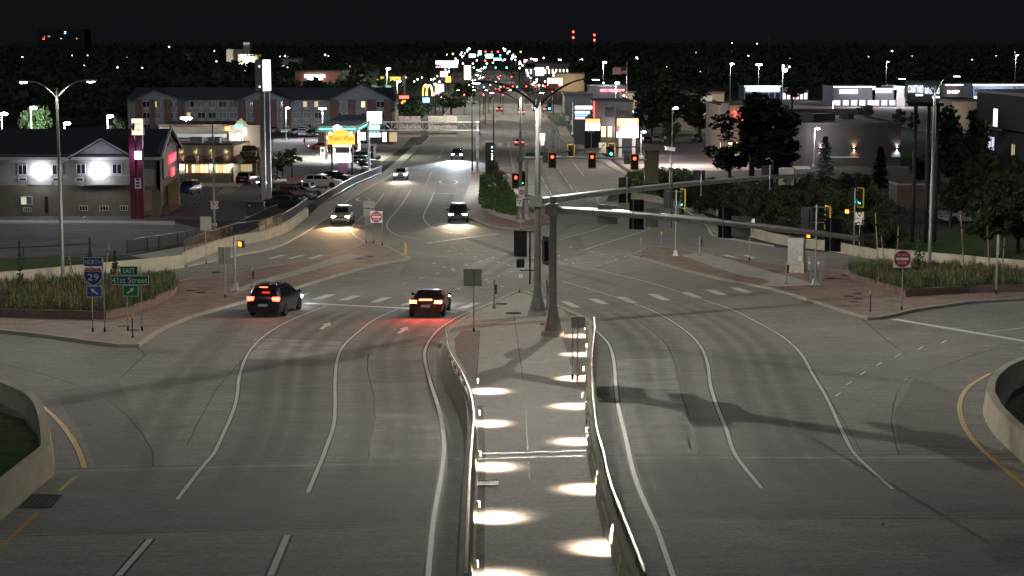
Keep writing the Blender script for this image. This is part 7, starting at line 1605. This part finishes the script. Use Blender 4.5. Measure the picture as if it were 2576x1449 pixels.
for k in range(11): b = MB(); b.bx(q[0]+(q[1]-q[0])*k/11, q[0]+(q[1]-q[0])*(k+.85)/11, -.7,-.2,q[2],q[3]); b.build('glow_letter', E_LETW, t)
q = bxp(B, 773, 812, 197, 201, -.5)
for k in range(9): b = MB(); b.bx(q[0]+(q[1]-q[0])*k/9, q[0]+(q[1]-q[0])*(k+.8)/9, -.7,-.2,q[2],q[3]); b.build('glow_letter', E_LETW, t)
lamp('POINT', t, (4,-8,h-2), 900, (1,.8,.7), .5)
t, B, x0, x1, h = far_block(905, 1012, 193, 262, 660, M_CHAR, 'dark building wearing a long glowing yellow fascia sign', D=20); q = bxp(B, 905, 1008, 193, 207, -.4); b = MB(); b.bx(q[0],q[1],-.6,-.1,q[2],q[3]); fs = b.build('fascia_sign', emat('fascia_yellow', (.95,.85,.12), .9), t); text(fs, 'Super', (pl(B,943,200)[0],-.75,pl(B,943,200)[1]), 3.6, 1.3, M_SBLK, depth=.1, shear=.25); text(fs, '8', (pl(B,957,200)[0],-.75,pl(B,957,200)[1]), 1.0, 1.5, mat('eight_red', (.4,.02,.02), .5), depth=.1)
# motel emblem pylon, golden arches, cloud and cabinet signs
B = base_at(1016, 480); t = thing('emblem_sign', 'motel pole sign with yellow emblem between red neon words', 'sign', B); b = MB(); b.cyl((0,0,0),(0,0,pl(B,1016,240)[1]),.25,.2,10); b.build('post', M_DARK, t)
q = bxp(B, 1008, 1025, 253, 281, -.4); W, H = (q[1]-q[0])/2, (q[3]-q[2])/2; b = MB(); b.prism([(W*x, H*z) for x, z in ((-1,-.6),(-.4,-1),(.4,-1),(1,-.6),(1,.6),(.4,1),(-.4,1),(-1,.6))], .4); em = b.build('emblem', E_YEL, t, ((q[0]+q[1])/2,-.5,(q[2]+q[3])/2)); text(em, '8', (0,-.1,-.2), W*.8, H*1.1, MATS['eight_red'], depth=.1)
for r in ((1004,1029,241,248),(1005,1027,284,290)):
    q = bxp(B, *r, dy=-.4)
    for k in range(6): b = MB(); b.bx(q[0]+(q[1]-q[0])*k/6, q[0]+(q[1]-q[0])*(k+.8)/6, -.6,-.3,q[2],q[3]); b.build('neon_letter', E_REDL, t)
lamp('POINT', t, (0,-4,pl(B,1016,262)[1]), 700, (1,.35,.15), .5)
B = base_at(1077, 560); t = thing('arch_sign', 'glowing yellow double arch sign above a blue lit panel', 'sign', B); b = MB(); b.cyl((0,0,0),(0,0,pl(B,1077,240)[1]),.3,.25,8); b.build('post', M_DARK, t)
for v0, v1, m in ((1063,1074,E_YEL),(1072,1088,emat('arch_yellow', (1,.75,.15), 4))):
    q = bxp(B, v0, v1, 214, 241); n = 12; pts = [((q[0]+q[1])/2 + (q[1]-q[0])/2*math.cos(PI*k/n), -.3 if m is not E_YEL else 1.0, q[2] + (q[3]-q[2])*math.sin(PI*k/n)) for k in range(n+1)]; b = MB(); b.tube(pts, .26, 6); b.build('arch', m, t)
q = bxp(B, 1063, 1080, 246, 258, -.3); b = MB(); b.bx(q[0],q[1],-.5,0,q[2],q[3]); b.build('panel', E_BLUL, t)
def box_sign(v0, v1, y0, y1, Y, m, label, post=True, rim=M_DARK):
    B = base_at((v0+v1)/2, Y); t = thing('lit_sign', label, 'sign', B); q = bxp(B, v0, v1, y0, y1)
    b = MB(); b.bx(q[0]-.1,q[1]+.1,0,.6,q[2]-.1,q[3]+.1); c_ = b.build('cabinet', rim, t); b = MB(); b.bx(q[0],q[1],-.06,0,q[2],q[3]); b.build('sign_face', m, c_)
    if post: b = MB(); b.cyl((0,.3,0),(0,.3,max(.5,q[2])),.2,.18,8); b.build('post', M_DARK, t)
    return t
box_sign(1096,1152,153,170,1000,E_PINK,'wide glowing pink and white sign high over the street'); box_sign(1108,1125,180,193,900,E_SIGNW,'square white lit sign below the pink sign'); box_sign(1120,1134,192,207,820,E_ORG,'orange rimmed lit sign beside the street trees')
box_sign(1096,1116,212,230,640,E_SIGNW,'cloud shaped white lit sign near the golden arches'); box_sign(1093,1109,231,242,620,E_VIO,'white lit reader board under the cloud shaped sign'); box_sign(1109,1120,244,262,560,E_YW,'yellow and white lit sign by the first side street')
box_sign(1346,1368,170,190,900,emat('sign_amber_white',(1,.8,.55),8),'amber white tower sign right of the street'); box_sign(1377,1415,196,215,650,E_SIGNWARM,'pale picture billboard behind the red signals'); box_sign(1380,1404,211,222,560,mat('brown_board',(.16,.05,.05),.7),'dark red board lettered in pale capitals behind the red signals')
box_sign(1328,1339,158,168,1200,E_SIGNWARM,'small warm lit sign far along the street'); box_sign(1342,1352,148,153,1300,E_SIGNW,'tiny white lit sign far along the street'); box_sign(1318,1334,150,158,1400,emat('sign_rose',(1,.3,.35),8),'rose lit sign far along the street'); box_sign(1338,1347,176,190,800,mat('pylon_blue',(.1,.12,.22),.6),'dark blue pylon sign right of the street'); box_sign(1168,1184,165,200,780,E_YW,'tall narrow yellow lit sign left of the street')
box_sign(1180,1196,136,144,1700,E_SIGNW,'white lit sign at the far end of the street'); box_sign(1203,1211,128,138,1800,emat('sign_teal',(.3,1,.95),8),'teal lit sign at the far end of the street'); box_sign(1222,1240,136,148,1750,emat('sign_cyan',(.4,1,.8),7),'green cyan lit sign cluster at the far end of the street'); box_sign(1242,1262,146,154,1600,emat('sign_cyan2',(.15,.9,.8),7),'cyan signal glow at the far end of the street')
box_sign(1968,1988,163,180,900,E_SIGNW,'white lit pole sign right of the radio mast'); box_sign(1592,1602,275,283,430,E_SIGNW,'bluish white lit store sign in front of the dark tree'); box_sign(1604,1612,276,283,430,E_BLUL,'blue lit store sign in front of the dark tree')
t = box_sign(1418,1428,0,1,900,M_DARK,'x') if False else None
# long low shops on the far right of the street
t, B, x0, x1, h = far_block(1322, 1432, 160, 190, 950, mat('dim_grey', (.16,.16,.17), .8), 'long low shopping row with bright windows right of the street', wins=12, wm=E_WINW)
b = MB(); b.prism([(x0-2,h-2),(x0+6,h-2),(x0+2,h+3)], 6); b.build('gable', mat('ochre_gable', (.35,.25,.1), .8), t)
far_block(1398, 1470, 186, 205, 800, M_BEIGE, 'tan store wall lit from below right of the street'); lamp('POINT', bpy.data.objects[[o.name for o in bpy.data.objects if o.name.startswith('far_building')][-1]], (0,-8,3), 2500, (1,.8,.5), .5)
far_block(1420, 1490, 240, 262, 560, mat('grey_wall', (.13,.13,.14), .8), 'dark grey wall of the store beside the second junction')
far_block(1790, 1935, 176, 200, 900, M_BEIGE, 'distant tan block behind the clinic', wins=2)
# tall dark slab on the horizon with a few lights, radio masts
t, B, x0, x1, h = far_block(95, 212, 74, 110, 1700, mat('night_slab', (.03,.03,.035), .9), 'distant dark slab building with a cyan sign and few lit windows', D=25)
for v0, v1, y0, y1, m in ((161,166,83,85,E_BLUL),(107,112,97,99,E_REDL),(110,113,91,94,E_WIND),(120,126,90,93,E_WIND),(152,155,96,98,E_WIN),(192,194,96,98,E_WIN),(163,165,79,81,E_SIGNW)): q = bxp(B, v0, v1, y0, y1, -.5); b = MB(); b.bx(q[0],q[1],-.5,0,q[2],q[3]); b.build('window', m, t)
for vx, vt, vb, lab in ((1494,88,140,'tall radio mast with red warning lights'),(1441,80,140,'thin radio mast with small red lights'),(1932,85,150,'lattice antenna mast above the tree belt')):
    B = base_at(vx, 1600); t = thing('radio_mast', lab, 'mast', B); h = pl(B, vx, vt)[1]
    for k in range(3): a = 2*PI*k/3; b = MB(); b.cyl((.8*math.cos(a),.8*math.sin(a),0),(.15*math.cos(a),.15*math.sin(a),h),.12,.1,5); b.build('mast_leg', M_POLED, t)
    for zz in (h, h*.8): b = MB(); b.ball((0,0,zz), 1.0 if vx < 1900 else .3, 8, 6); b.build('warning_light', E_REDL if vx < 1900 else M_DARK, t)
rf_ = random.Random(21)
def far_light(B, hgt, Y, k):
    t = thing('far_lamp', ('small distant cool white lamp glowing in the dark town','small distant warm lamp glowing in the dark town','small distant amber lamp glowing in the dark town','small distant red light glowing along the street','small distant green light glowing along the street')[k], 'lamp post', B, 0, ('distant cool lamps of the dark town','distant warm lamps of the dark town','distant amber lamps of the dark town','distant red lights of the street','distant green lights of the street')[k])
    b = MB(); b.cyl((0,0,0),(0,0,hgt),.12,.1,5); b.build('pole', M_DARK, t); b = MB(); r_ = Y / F * rf_.uniform(1.3, 2.4); b.ball((0,-.1,hgt), r_, 6, 5); b.build('lens', (emat('far_cool', (.85,.92,1), 9), emat('far_warm', (1,.8,.5), 8), emat('far_amber', (1,.45,.12), 12), emat('far_red', (1,.06,.05), 10), emat('far_green', (.1,1,.75), 7))[k], t); return t

# small far street and yard lights, each a post with a glowing head
rf_ = random.Random(21)
far_l = [(76,209,0),(210,204,0),(237,213,1),(266,185,0),(252,178,1),(35,185,0),(395,200,0),(523,206,0),(540,204,1),(645,185,0),(720,140,0),(728,143,0),(735,215,0),(820,138,1),(828,140,0),(890,150,1),(910,155,0),(1000,200,2),(1043,205,0),(1051,200,0),(1165,160,0),(1180,168,0),(1190,160,0),(1200,152,0),(1225,160,0),(1240,158,0),(1270,150,0),(1290,146,0),(1296,143,0),(1310,160,0),(1371,205,0),(1392,190,0),(1405,150,0),(1410,150,0),(1450,152,1),(1458,151,1),(1463,150,0),(1600,145,0),(1618,170,0),(1700,165,0),(1735,176,0),(1790,172,0),(1838,108,2),(1901,110,2),(1940,180,0),(2000,170,0),(2020,182,0),(2150,196,0),(2290,142,1),(2370,165,0),(2440,150,0),(2500,140,0),(1350,200,0),(1340,212,2),(1085,200,0),(1062,195,0),(430,118,0),(560,133,0),(600,140,0)]
far_xy = []
for i in range(26):
    Y = 540 + 1250 * (i / 26) ** 1.5; xc = -.0142 * Y
    for sx in (-17, 17): far_xy.append((xc + sx + rf_.uniform(-2, 2), Y + rf_.uniform(-9, 9), 9.5, 0 if rf_.random() < .75 else 1))
    if i % 4 == 1:
        kk = 3 if i % 8 == 1 else 4
        for sx in (-7, -1, 5, 11): far_xy.append((xc + sx, Y + 6, 6.2, kk))
    if i % 2: far_xy.append((xc + rf_.choice((-32, 30, 42)), Y, rf_.uniform(4, 9), rf_.choice((0, 1, 2, 3))))
for _ in range(45): far_l.append((rf_.choice((rf_.uniform(1380, 2560), rf_.uniform(20, 1150))), rf_.uniform(128, 185), rf_.choice((0,0,1))))
for e_ in far_l + far_xy:
    if len(e_) == 4:
        B = Vector((e_[0], e_[1], zt(e_[1]))); Y, hgt, k = e_[1], e_[2], e_[3]; q_ = far_light(B, hgt, Y, k)
        if k == 0 and Y < 1150: lamp('POINT', q_, (0, -1.5, hgt - .5), 2600, (1, .93, .82), .3)
        continue
    vx, vy, k = e_
    Y = max(520, min(1900, 1250 + (185 - vy) * 9 + rf_.uniform(-60, 60))); hgt = 9
    # put the head on its own row of the picture at a believable height
    for _ in range(30):
        z = ZT(Y, vy) - zt(Y)
        if z < 5: Y *= .94
        elif z > 16: Y *= 1.05
        else: break
    far_light(base_at(vx, Y), max(4, ZT(Y, vy) - zt(Y)), Y, k)
# ================================================================== TREES AND SHRUBS
M_BARK = mat('bark', (.06,.045,.035), .9, 0, .3, 6)
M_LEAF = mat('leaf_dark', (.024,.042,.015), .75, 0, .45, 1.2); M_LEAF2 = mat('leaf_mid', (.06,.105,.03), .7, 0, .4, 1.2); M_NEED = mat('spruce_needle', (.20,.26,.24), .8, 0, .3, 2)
def leaf_cloud(b, r, n, ell, size, clumps=14, hollow=.35):
    cs = []
    for _ in range(clumps):
        while True:
            p = Vector((r.uniform(-1,1), r.uniform(-1,1), r.uniform(-1,1)))
            if hollow < p.length < 1: break
        cs.append((p, r.uniform(.22, .42)))
    for _ in range(n):
        c, q = r.choice(cs); d = Vector((r.gauss(0,1), r.gauss(0,1), r.gauss(0,1))).normalized() * q * r.random() ** .4
        p = c + d; p = Vector((p.x*ell[0], p.y*ell[1], p.z*ell[2] + ell[3])); s = size * r.uniform(.6, 1.4)
        u = Vector((r.gauss(0,1), r.gauss(0,1), r.gauss(0,.6))).normalized(); v = u.orthogonal().normalized(); v = (Matrix.Rotation(r.uniform(0, 2*PI), 3, u) @ v)
        b.add([p - u*s, p + v*s*.55, p + u*s, p - v*s*.55], [(0,1,2,3)])
def raw(b, name, m):
    me = bpy.data.meshes.new(name); me.from_pydata(b.v, [], b.f); me.materials.append(m); me.update(); return me
def tree_meshes(seed, H, W, n, size, trunk=.3, m=None):
    r = random.Random(seed); b = MB(); ch = H * (1 - trunk); leaf_cloud(b, r, n, (W/2*.8, W/2*.8, ch/2*.82, H - ch/2), size, 22)
    crown = raw(b, 'crown', m or M_LEAF); b = MB(); b.cyl((0,0,-.2), (0,0,H*.62), W*.035, W*.012, 8)
    for k in range(7):
        a = r.uniform(0, 2*PI); z = H * r.uniform(.25, .6); q = W * .3; b.cyl((0,0,z), (math.cos(a)*q, math.sin(a)*q, z + H*.2), W*.012, W*.004, 5)
    return crown, b.mesh('trunk', M_BARK)
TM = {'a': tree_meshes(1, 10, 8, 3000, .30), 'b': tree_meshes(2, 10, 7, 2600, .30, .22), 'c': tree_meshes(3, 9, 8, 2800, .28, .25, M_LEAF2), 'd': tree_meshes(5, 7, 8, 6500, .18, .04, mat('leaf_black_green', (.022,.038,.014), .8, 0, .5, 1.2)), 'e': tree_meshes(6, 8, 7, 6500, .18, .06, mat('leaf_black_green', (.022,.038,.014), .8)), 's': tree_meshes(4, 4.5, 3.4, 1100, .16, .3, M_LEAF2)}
def tree(vx, vy, top, wid, kind, label, group=None, raise_=0.0, name='tree', Y=None):
    B = G(vx, vy) if Y is None else base_at(vx, Y); B.z += raise_; t = thing(name, label, 'tree', B, rnd.uniform(0, 6), group); h = pl(B, vx, top)[1]; W = wid / PX(B.y)
    cr, tr = TM[kind]; H0 = max(v.co.z for v in cr.vertices); W0 = max(abs(v.co.x) for v in cr.vertices) * 2
    c = link('crown', cr, t); k = link('trunk', tr, t)
    for o in (c, k): o.scale = (W/W0, W/W0, h/H0)
    return t
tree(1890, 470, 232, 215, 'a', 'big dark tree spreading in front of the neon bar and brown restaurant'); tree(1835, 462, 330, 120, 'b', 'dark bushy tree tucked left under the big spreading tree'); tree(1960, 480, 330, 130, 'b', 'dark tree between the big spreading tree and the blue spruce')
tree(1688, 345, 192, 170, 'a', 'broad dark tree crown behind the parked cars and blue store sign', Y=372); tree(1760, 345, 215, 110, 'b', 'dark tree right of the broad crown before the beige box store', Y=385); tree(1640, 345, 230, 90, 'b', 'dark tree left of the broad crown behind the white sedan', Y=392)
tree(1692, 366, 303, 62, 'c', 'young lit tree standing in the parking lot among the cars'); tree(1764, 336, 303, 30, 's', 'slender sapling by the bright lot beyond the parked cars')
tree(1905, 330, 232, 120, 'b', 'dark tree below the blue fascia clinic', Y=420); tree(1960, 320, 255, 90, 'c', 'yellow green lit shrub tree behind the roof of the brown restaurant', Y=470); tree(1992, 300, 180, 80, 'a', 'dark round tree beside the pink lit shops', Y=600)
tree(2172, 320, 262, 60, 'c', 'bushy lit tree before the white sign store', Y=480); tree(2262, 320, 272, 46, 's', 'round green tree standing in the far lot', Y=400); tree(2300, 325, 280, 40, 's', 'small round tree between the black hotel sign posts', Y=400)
tree(2418, 560, 262, 150, 'a', 'tall dark tree behind the three post hotel sign'); tree(2465, 580, 300, 130, 'b', 'dark tree against the dark hotel wall'); tree(2520, 600, 380, 130, 'a', 'dark tree in front of the lower hotel windows'); tree(2390, 575, 400, 110, 'b', 'low dark tree beside the parked white sedan'); tree(2560, 640, 470, 140, 'b', 'dark bushy tree at the foot of the hotel'); tree(2480, 650, 500, 130, 'a', 'dark bushy tree behind the cream retaining wall')
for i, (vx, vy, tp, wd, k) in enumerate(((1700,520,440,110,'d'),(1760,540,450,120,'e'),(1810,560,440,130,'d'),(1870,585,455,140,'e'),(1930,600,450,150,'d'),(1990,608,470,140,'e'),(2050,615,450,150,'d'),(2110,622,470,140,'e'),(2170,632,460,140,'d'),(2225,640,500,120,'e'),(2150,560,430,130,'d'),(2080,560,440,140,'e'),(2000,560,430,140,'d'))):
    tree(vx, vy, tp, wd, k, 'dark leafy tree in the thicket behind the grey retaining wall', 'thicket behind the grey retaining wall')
tree(2330, 480, 380, 90, 'b', 'dim tree behind the brick refuse enclosure')
tree(735, 447, 372, 62, 's', 'dark ornamental tree in the red mulch bed by the restaurant'); tree(698, 458, 385, 60, 's', 'rounded tree beside the tall pylon near the restaurant door'); tree(712, 450, 380, 50, 's', 'small tree between the pylon and the mulch bed tree')
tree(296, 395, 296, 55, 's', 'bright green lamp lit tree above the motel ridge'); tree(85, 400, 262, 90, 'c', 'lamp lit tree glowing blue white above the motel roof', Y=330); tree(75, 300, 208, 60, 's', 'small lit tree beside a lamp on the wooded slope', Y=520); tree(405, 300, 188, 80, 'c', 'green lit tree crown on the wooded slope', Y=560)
tree(1170, 285, 205, 70, 'a', 'dark street tree at the left kerb before the first side street', Y=620); tree(1135, 300, 225, 80, 'b', 'dark street tree by the golden arches sign', Y=560); tree(1050, 340, 240, 90, 'a', 'dark tree between the motel emblem sign and the truss', Y=430); tree(1028, 335, 262, 50, 'b', 'dark tree right beside the yellow motel emblem', Y=425)
drape('mulch_bed', gpoly([(672,462),(690,445),(745,440),(790,452),(760,468),(700,478)]), mat('red_mulch', (.12,.04,.03), .95, 0, .4, 6, .5, 12), .08, .1, kind='structure')
# conifers
def conifer(vx, vy, top, wid, label, m=M_NEED, n=46):
    B = G(vx, vy); t = thing('spruce_tree', label, 'tree', B); h = pl(B, vx, top)[1]; W = wid / PX(B.y); r = random.Random(int(vx)); b = MB()
    for k in range(n):
        u = k / n; z = h * (.08 + .9 * u); R_ = W/2 * (1 - u) ** .85 * r.uniform(.75, 1.1) + .08
        for j in range(9):
            a = r.uniform(0, 2*PI); d = Vector((math.cos(a), math.sin(a), -.18)); s = Vector((-math.sin(a), math.cos(a), 0))
            for q in range(5):
                f = r.uniform(.15, 1); p = Vector((0,0,z)) + d*R_*f; ww = .16 + .14*r.random(); l_ = .3*r.uniform(.7,1.3)
                b.add([p - s*ww, p + d*l_ + Vector((0,0,r.uniform(-.12,.08))), p + s*ww, p - d*l_*.5 + Vector((0,0,.06))], [(0,1,2,3)])
    link('crown', raw(b, 'crown', m), t); b = MB(); b.cyl((0,0,-.2),(0,0,h*.96),W*.03,.02,7); b.build('trunk', M_BARK, t); return t
conifer(2073, 515, 337, 92, 'pale blue spruce standing in front of the brown restaurant'); conifer(2213, 480, 366, 62, 'small dark spruce below the right hand wall sconce', M_LEAF); conifer(2035, 530, 430, 70, 'dim spruce at the left foot of the pale blue spruce', M_NEED)
# young columnar trees in the planters and median
def columnar(vx, vy, top, wid, label, n=520, m=M_LEAF2, raise_=.5, size=.07):
    B = G(vx, vy); B.z += raise_ - .05; t = thing('young_tree', label, 'tree', B); h = pl(B, vx, top)[1]; W = wid / PX(B.y); r = random.Random(int(vx)); b = MB()
    for _ in range(n):
        u = r.random() ** .8; rad = W/2 * (math.sin(min(1, u*1.4+.1) * PI) ** .5 if u < .6 else max(.12, 1 - u)) * r.uniform(.2, 1); a = r.uniform(0, 2*PI); p = Vector((math.cos(a)*rad, math.sin(a)*rad, h*(.1 + .9*u))); s = size * r.uniform(.7, 1.5)
        q = Vector((r.gauss(0,1), r.gauss(0,1), r.gauss(0,1))).normalized(); v = q.orthogonal().normalized(); b.add([p-q*s, p+v*s*.7, p+q*s, p-v*s*.7], [(0,1,2,3)])
    link('crown', raw(b, 'crown', m), t); b = MB(); b.cyl((0,0,-.1),(0,0,h*.9),.03,.008,6); b.build('trunk', M_BARK, t); return t
columnar(2310, 712, 563, 34, 'slim columnar young tree behind the right hand do not enter sign'); columnar(53, 738, 608, 20, 'thin sparse young tree in the planter left of the tall lamp pole', 240, M_LEAF); columnar(229, 715, 600, 14, 'thin young tree directly behind the interstate shield', 200, M_LEAF); columnar(291, 725, 632, 24, 'bushier young tree between the interstate and east signs', 320, M_LEAF)
columnar(1241, 446, 383, 30, 'upright evergreen in front of the dark median monolith', 900, M_LEAF2, .1, .16)
# median ground cover, ornamental tuft and bank shrubs
def cover_plants(name, pix, n, h0, size, m, label, z0=.15):
    P = gpoly(pix); x0, x1 = min(p.x for p in P), max(p.x for p in P); y0, y1 = min(p.y for p in P), max(p.y for p in P); r = random.Random(8); b = MB(); k = 0
    while k < n:
        x, y = r.uniform(x0, x1), r.uniform(y0, y1); k += 1
        if not in_poly(x, y, P): continue
        z = zt(y) + z0 + h0 * (r.random() ** .6) * (.6 + .4*math.sin(x*1.3)*math.sin(y*1.1)); p = Vector((x, y, z)); s = size * r.uniform(.6, 1.4); u = Vector((r.gauss(0,1), r.gauss(0,1), r.gauss(0,.7))).normalized(); v = u.orthogonal().normalized()
        b.add([p-u*s, p+v*s*.6, p+u*s, p-v*s*.6], [(0,1,2,3)])
    o = link(name, raw(b, name, m)); o['kind'] = 'stuff'; return tag(o, label, 'shrubs')
cover_plants('ground_cover', [(1204,516),(1207,449),(1228,441),(1262,447),(1285,480),(1312,515),(1345,541),(1300,548),(1250,540),(1214,528)], 11000, .75, .13, mat('hedge_leaf', (.06,.13,.03), .7, 0, .4, 1), 'dense low green shrubs filling the far median island')
cover_plants('bank_shrubs', [(1560,470),(1580,440),(1650,432),(1730,436),(1790,470),(1740,512),(1660,500),(1600,488)], 9000, .9, .2, M_LEAF2, 'low shrubs on the bank between the bright lot and the street wall', .0)
b = MB(); r = random.Random(4)
for vx, vy in ((1252,455),(1262,460)):
    B = G(vx, vy); t = thing('grass_tuft', 'tan ornamental grass tuft at the foot of the median monolith', 'grass', B + Vector((0,0,.12)), 0, 'tan tufts by the median monolith'); b = MB()
    for _ in range(420):
        a = r.uniform(0, 2*PI); l = r.uniform(.3, 1.2); h_ = r.uniform(.6, 1.7); d = Vector((math.cos(a)*l*.8, math.sin(a)*l*.8, h_)); s = Vector((-math.sin(a), math.cos(a), 0))*.03; b.add([s*-1, s, d*.7+s, d, d*.7-s], [(0,1,2,3,4)])
    link('blades', raw(b, 'blades', M_GR[1]), t)
B = G(1272, 462); t = thing('utility_box', 'pale utility box among the median shrubs', 'utility box', B); b = MB(); b.bx(-.35,.35,-.25,.25,.1,1.1); b.build('cabinet_body', M_PALE, t); b = MB(); b.bx(-.38,.38,-.28,.28,1.1,1.15); b.build('lid', M_PALE, t)
# rough woodland on the rising ground beyond: one mass
def woodland(name, spots, label):
    b = MB(); r = random.Random(31)
    for x, y, h, w_ in spots:
        n = 70 if y < 900 else 40; c = [Vector((r.uniform(-.7,.7), r.uniform(-.5,.5), r.uniform(-.5,.7))) for _ in range(6)]
        for _ in range(n):
            q = r.choice(c) + Vector((r.gauss(0,1), r.gauss(0,1), r.gauss(0,1))).normalized() * .38 * r.random() ** .5; p = Vector((x + q.x*w_/2, y + q.y*w_/2, zt(y) + h*.55 + q.z*h*.5)); s = h * .085 * r.uniform(.6, 1.5)
            u = Vector((r.gauss(0,1), r.gauss(0,.6), r.gauss(0,1))).normalized(); v = u.orthogonal().normalized(); b.add([p-u*s, p+v*s*.8, p+u*s, p-v*s*.8], [(0,1,2,3)])
    o = link(name, raw(b, name, M_LEAF)); o['kind'] = 'stuff'; return tag(o, label, 'woodland')
rw_ = random.Random(77); left, right = [], []
def clear(x, y):
    for a, c, d, e in ((-75,-52,575,630),(-60,-34,630,690),(-195,-120,1080,1180),(-140,-90,960,1060),(-110,-70,1020,1090),(10,60,600,720),(30,200,540,720),(80,170,880,960),(0,40,900,1000),(-40,20,400,1900)):
        if a <= x <= c and d <= y <= e: return False
    return True
while len(left) < 900:
    y = 465 + 2100 * rw_.random() ** 1.7; x = -rw_.uniform(20, y * .33 + 30)
    if not clear(x, y) or x > -22 - y * .02: continue
    left.append((x, y, rw_.uniform(8, 14), rw_.uniform(8, 14)))
while len(right) < 900:
    y = 730 + 1900 * rw_.random() ** 1.4; x = rw_.uniform(30, y * .34 + 30)
    if not clear(x, y): continue
    right.append((x, y, rw_.uniform(8, 14), rw_.uniform(8, 15)))
for _ in range(160):
    y = rw_.uniform(1900, 2900); x = rw_.uniform(-200, 300); right.append((x, y, rw_.uniform(9, 15), rw_.uniform(10, 18)))
woodland('woodland', left, 'dark wooded slope with scattered lamps behind the motels'); woodland('woodland', right, 'dark wooded slope beyond the mall stores and the end of the street')

# wind-blown litter beside the barrier
B = G(1668, 1330); t = thing('litter', 'torn strip of white plastic lying on the lane beside the stone faced barrier', 'litter', B); b = MB(); r = random.Random(9); pts = [Vector((-.35,.3,.03))]
for k in range(16): pts.append(pts[-1] + Vector((r.uniform(-.05,.14), r.uniform(-.13,.09), r.uniform(-.02,.03)))); pts[-1].z = max(.012, pts[-1].z)
b.add([p + Vector((0,.03,0)) for p in pts] + [p - Vector((0,.03,-.02)) for p in pts], [(i,i+1,len(pts)+i+1,len(pts)+i) for i in range(len(pts)-1)]); b.build('plastic_strip', M_SWHITE, t)
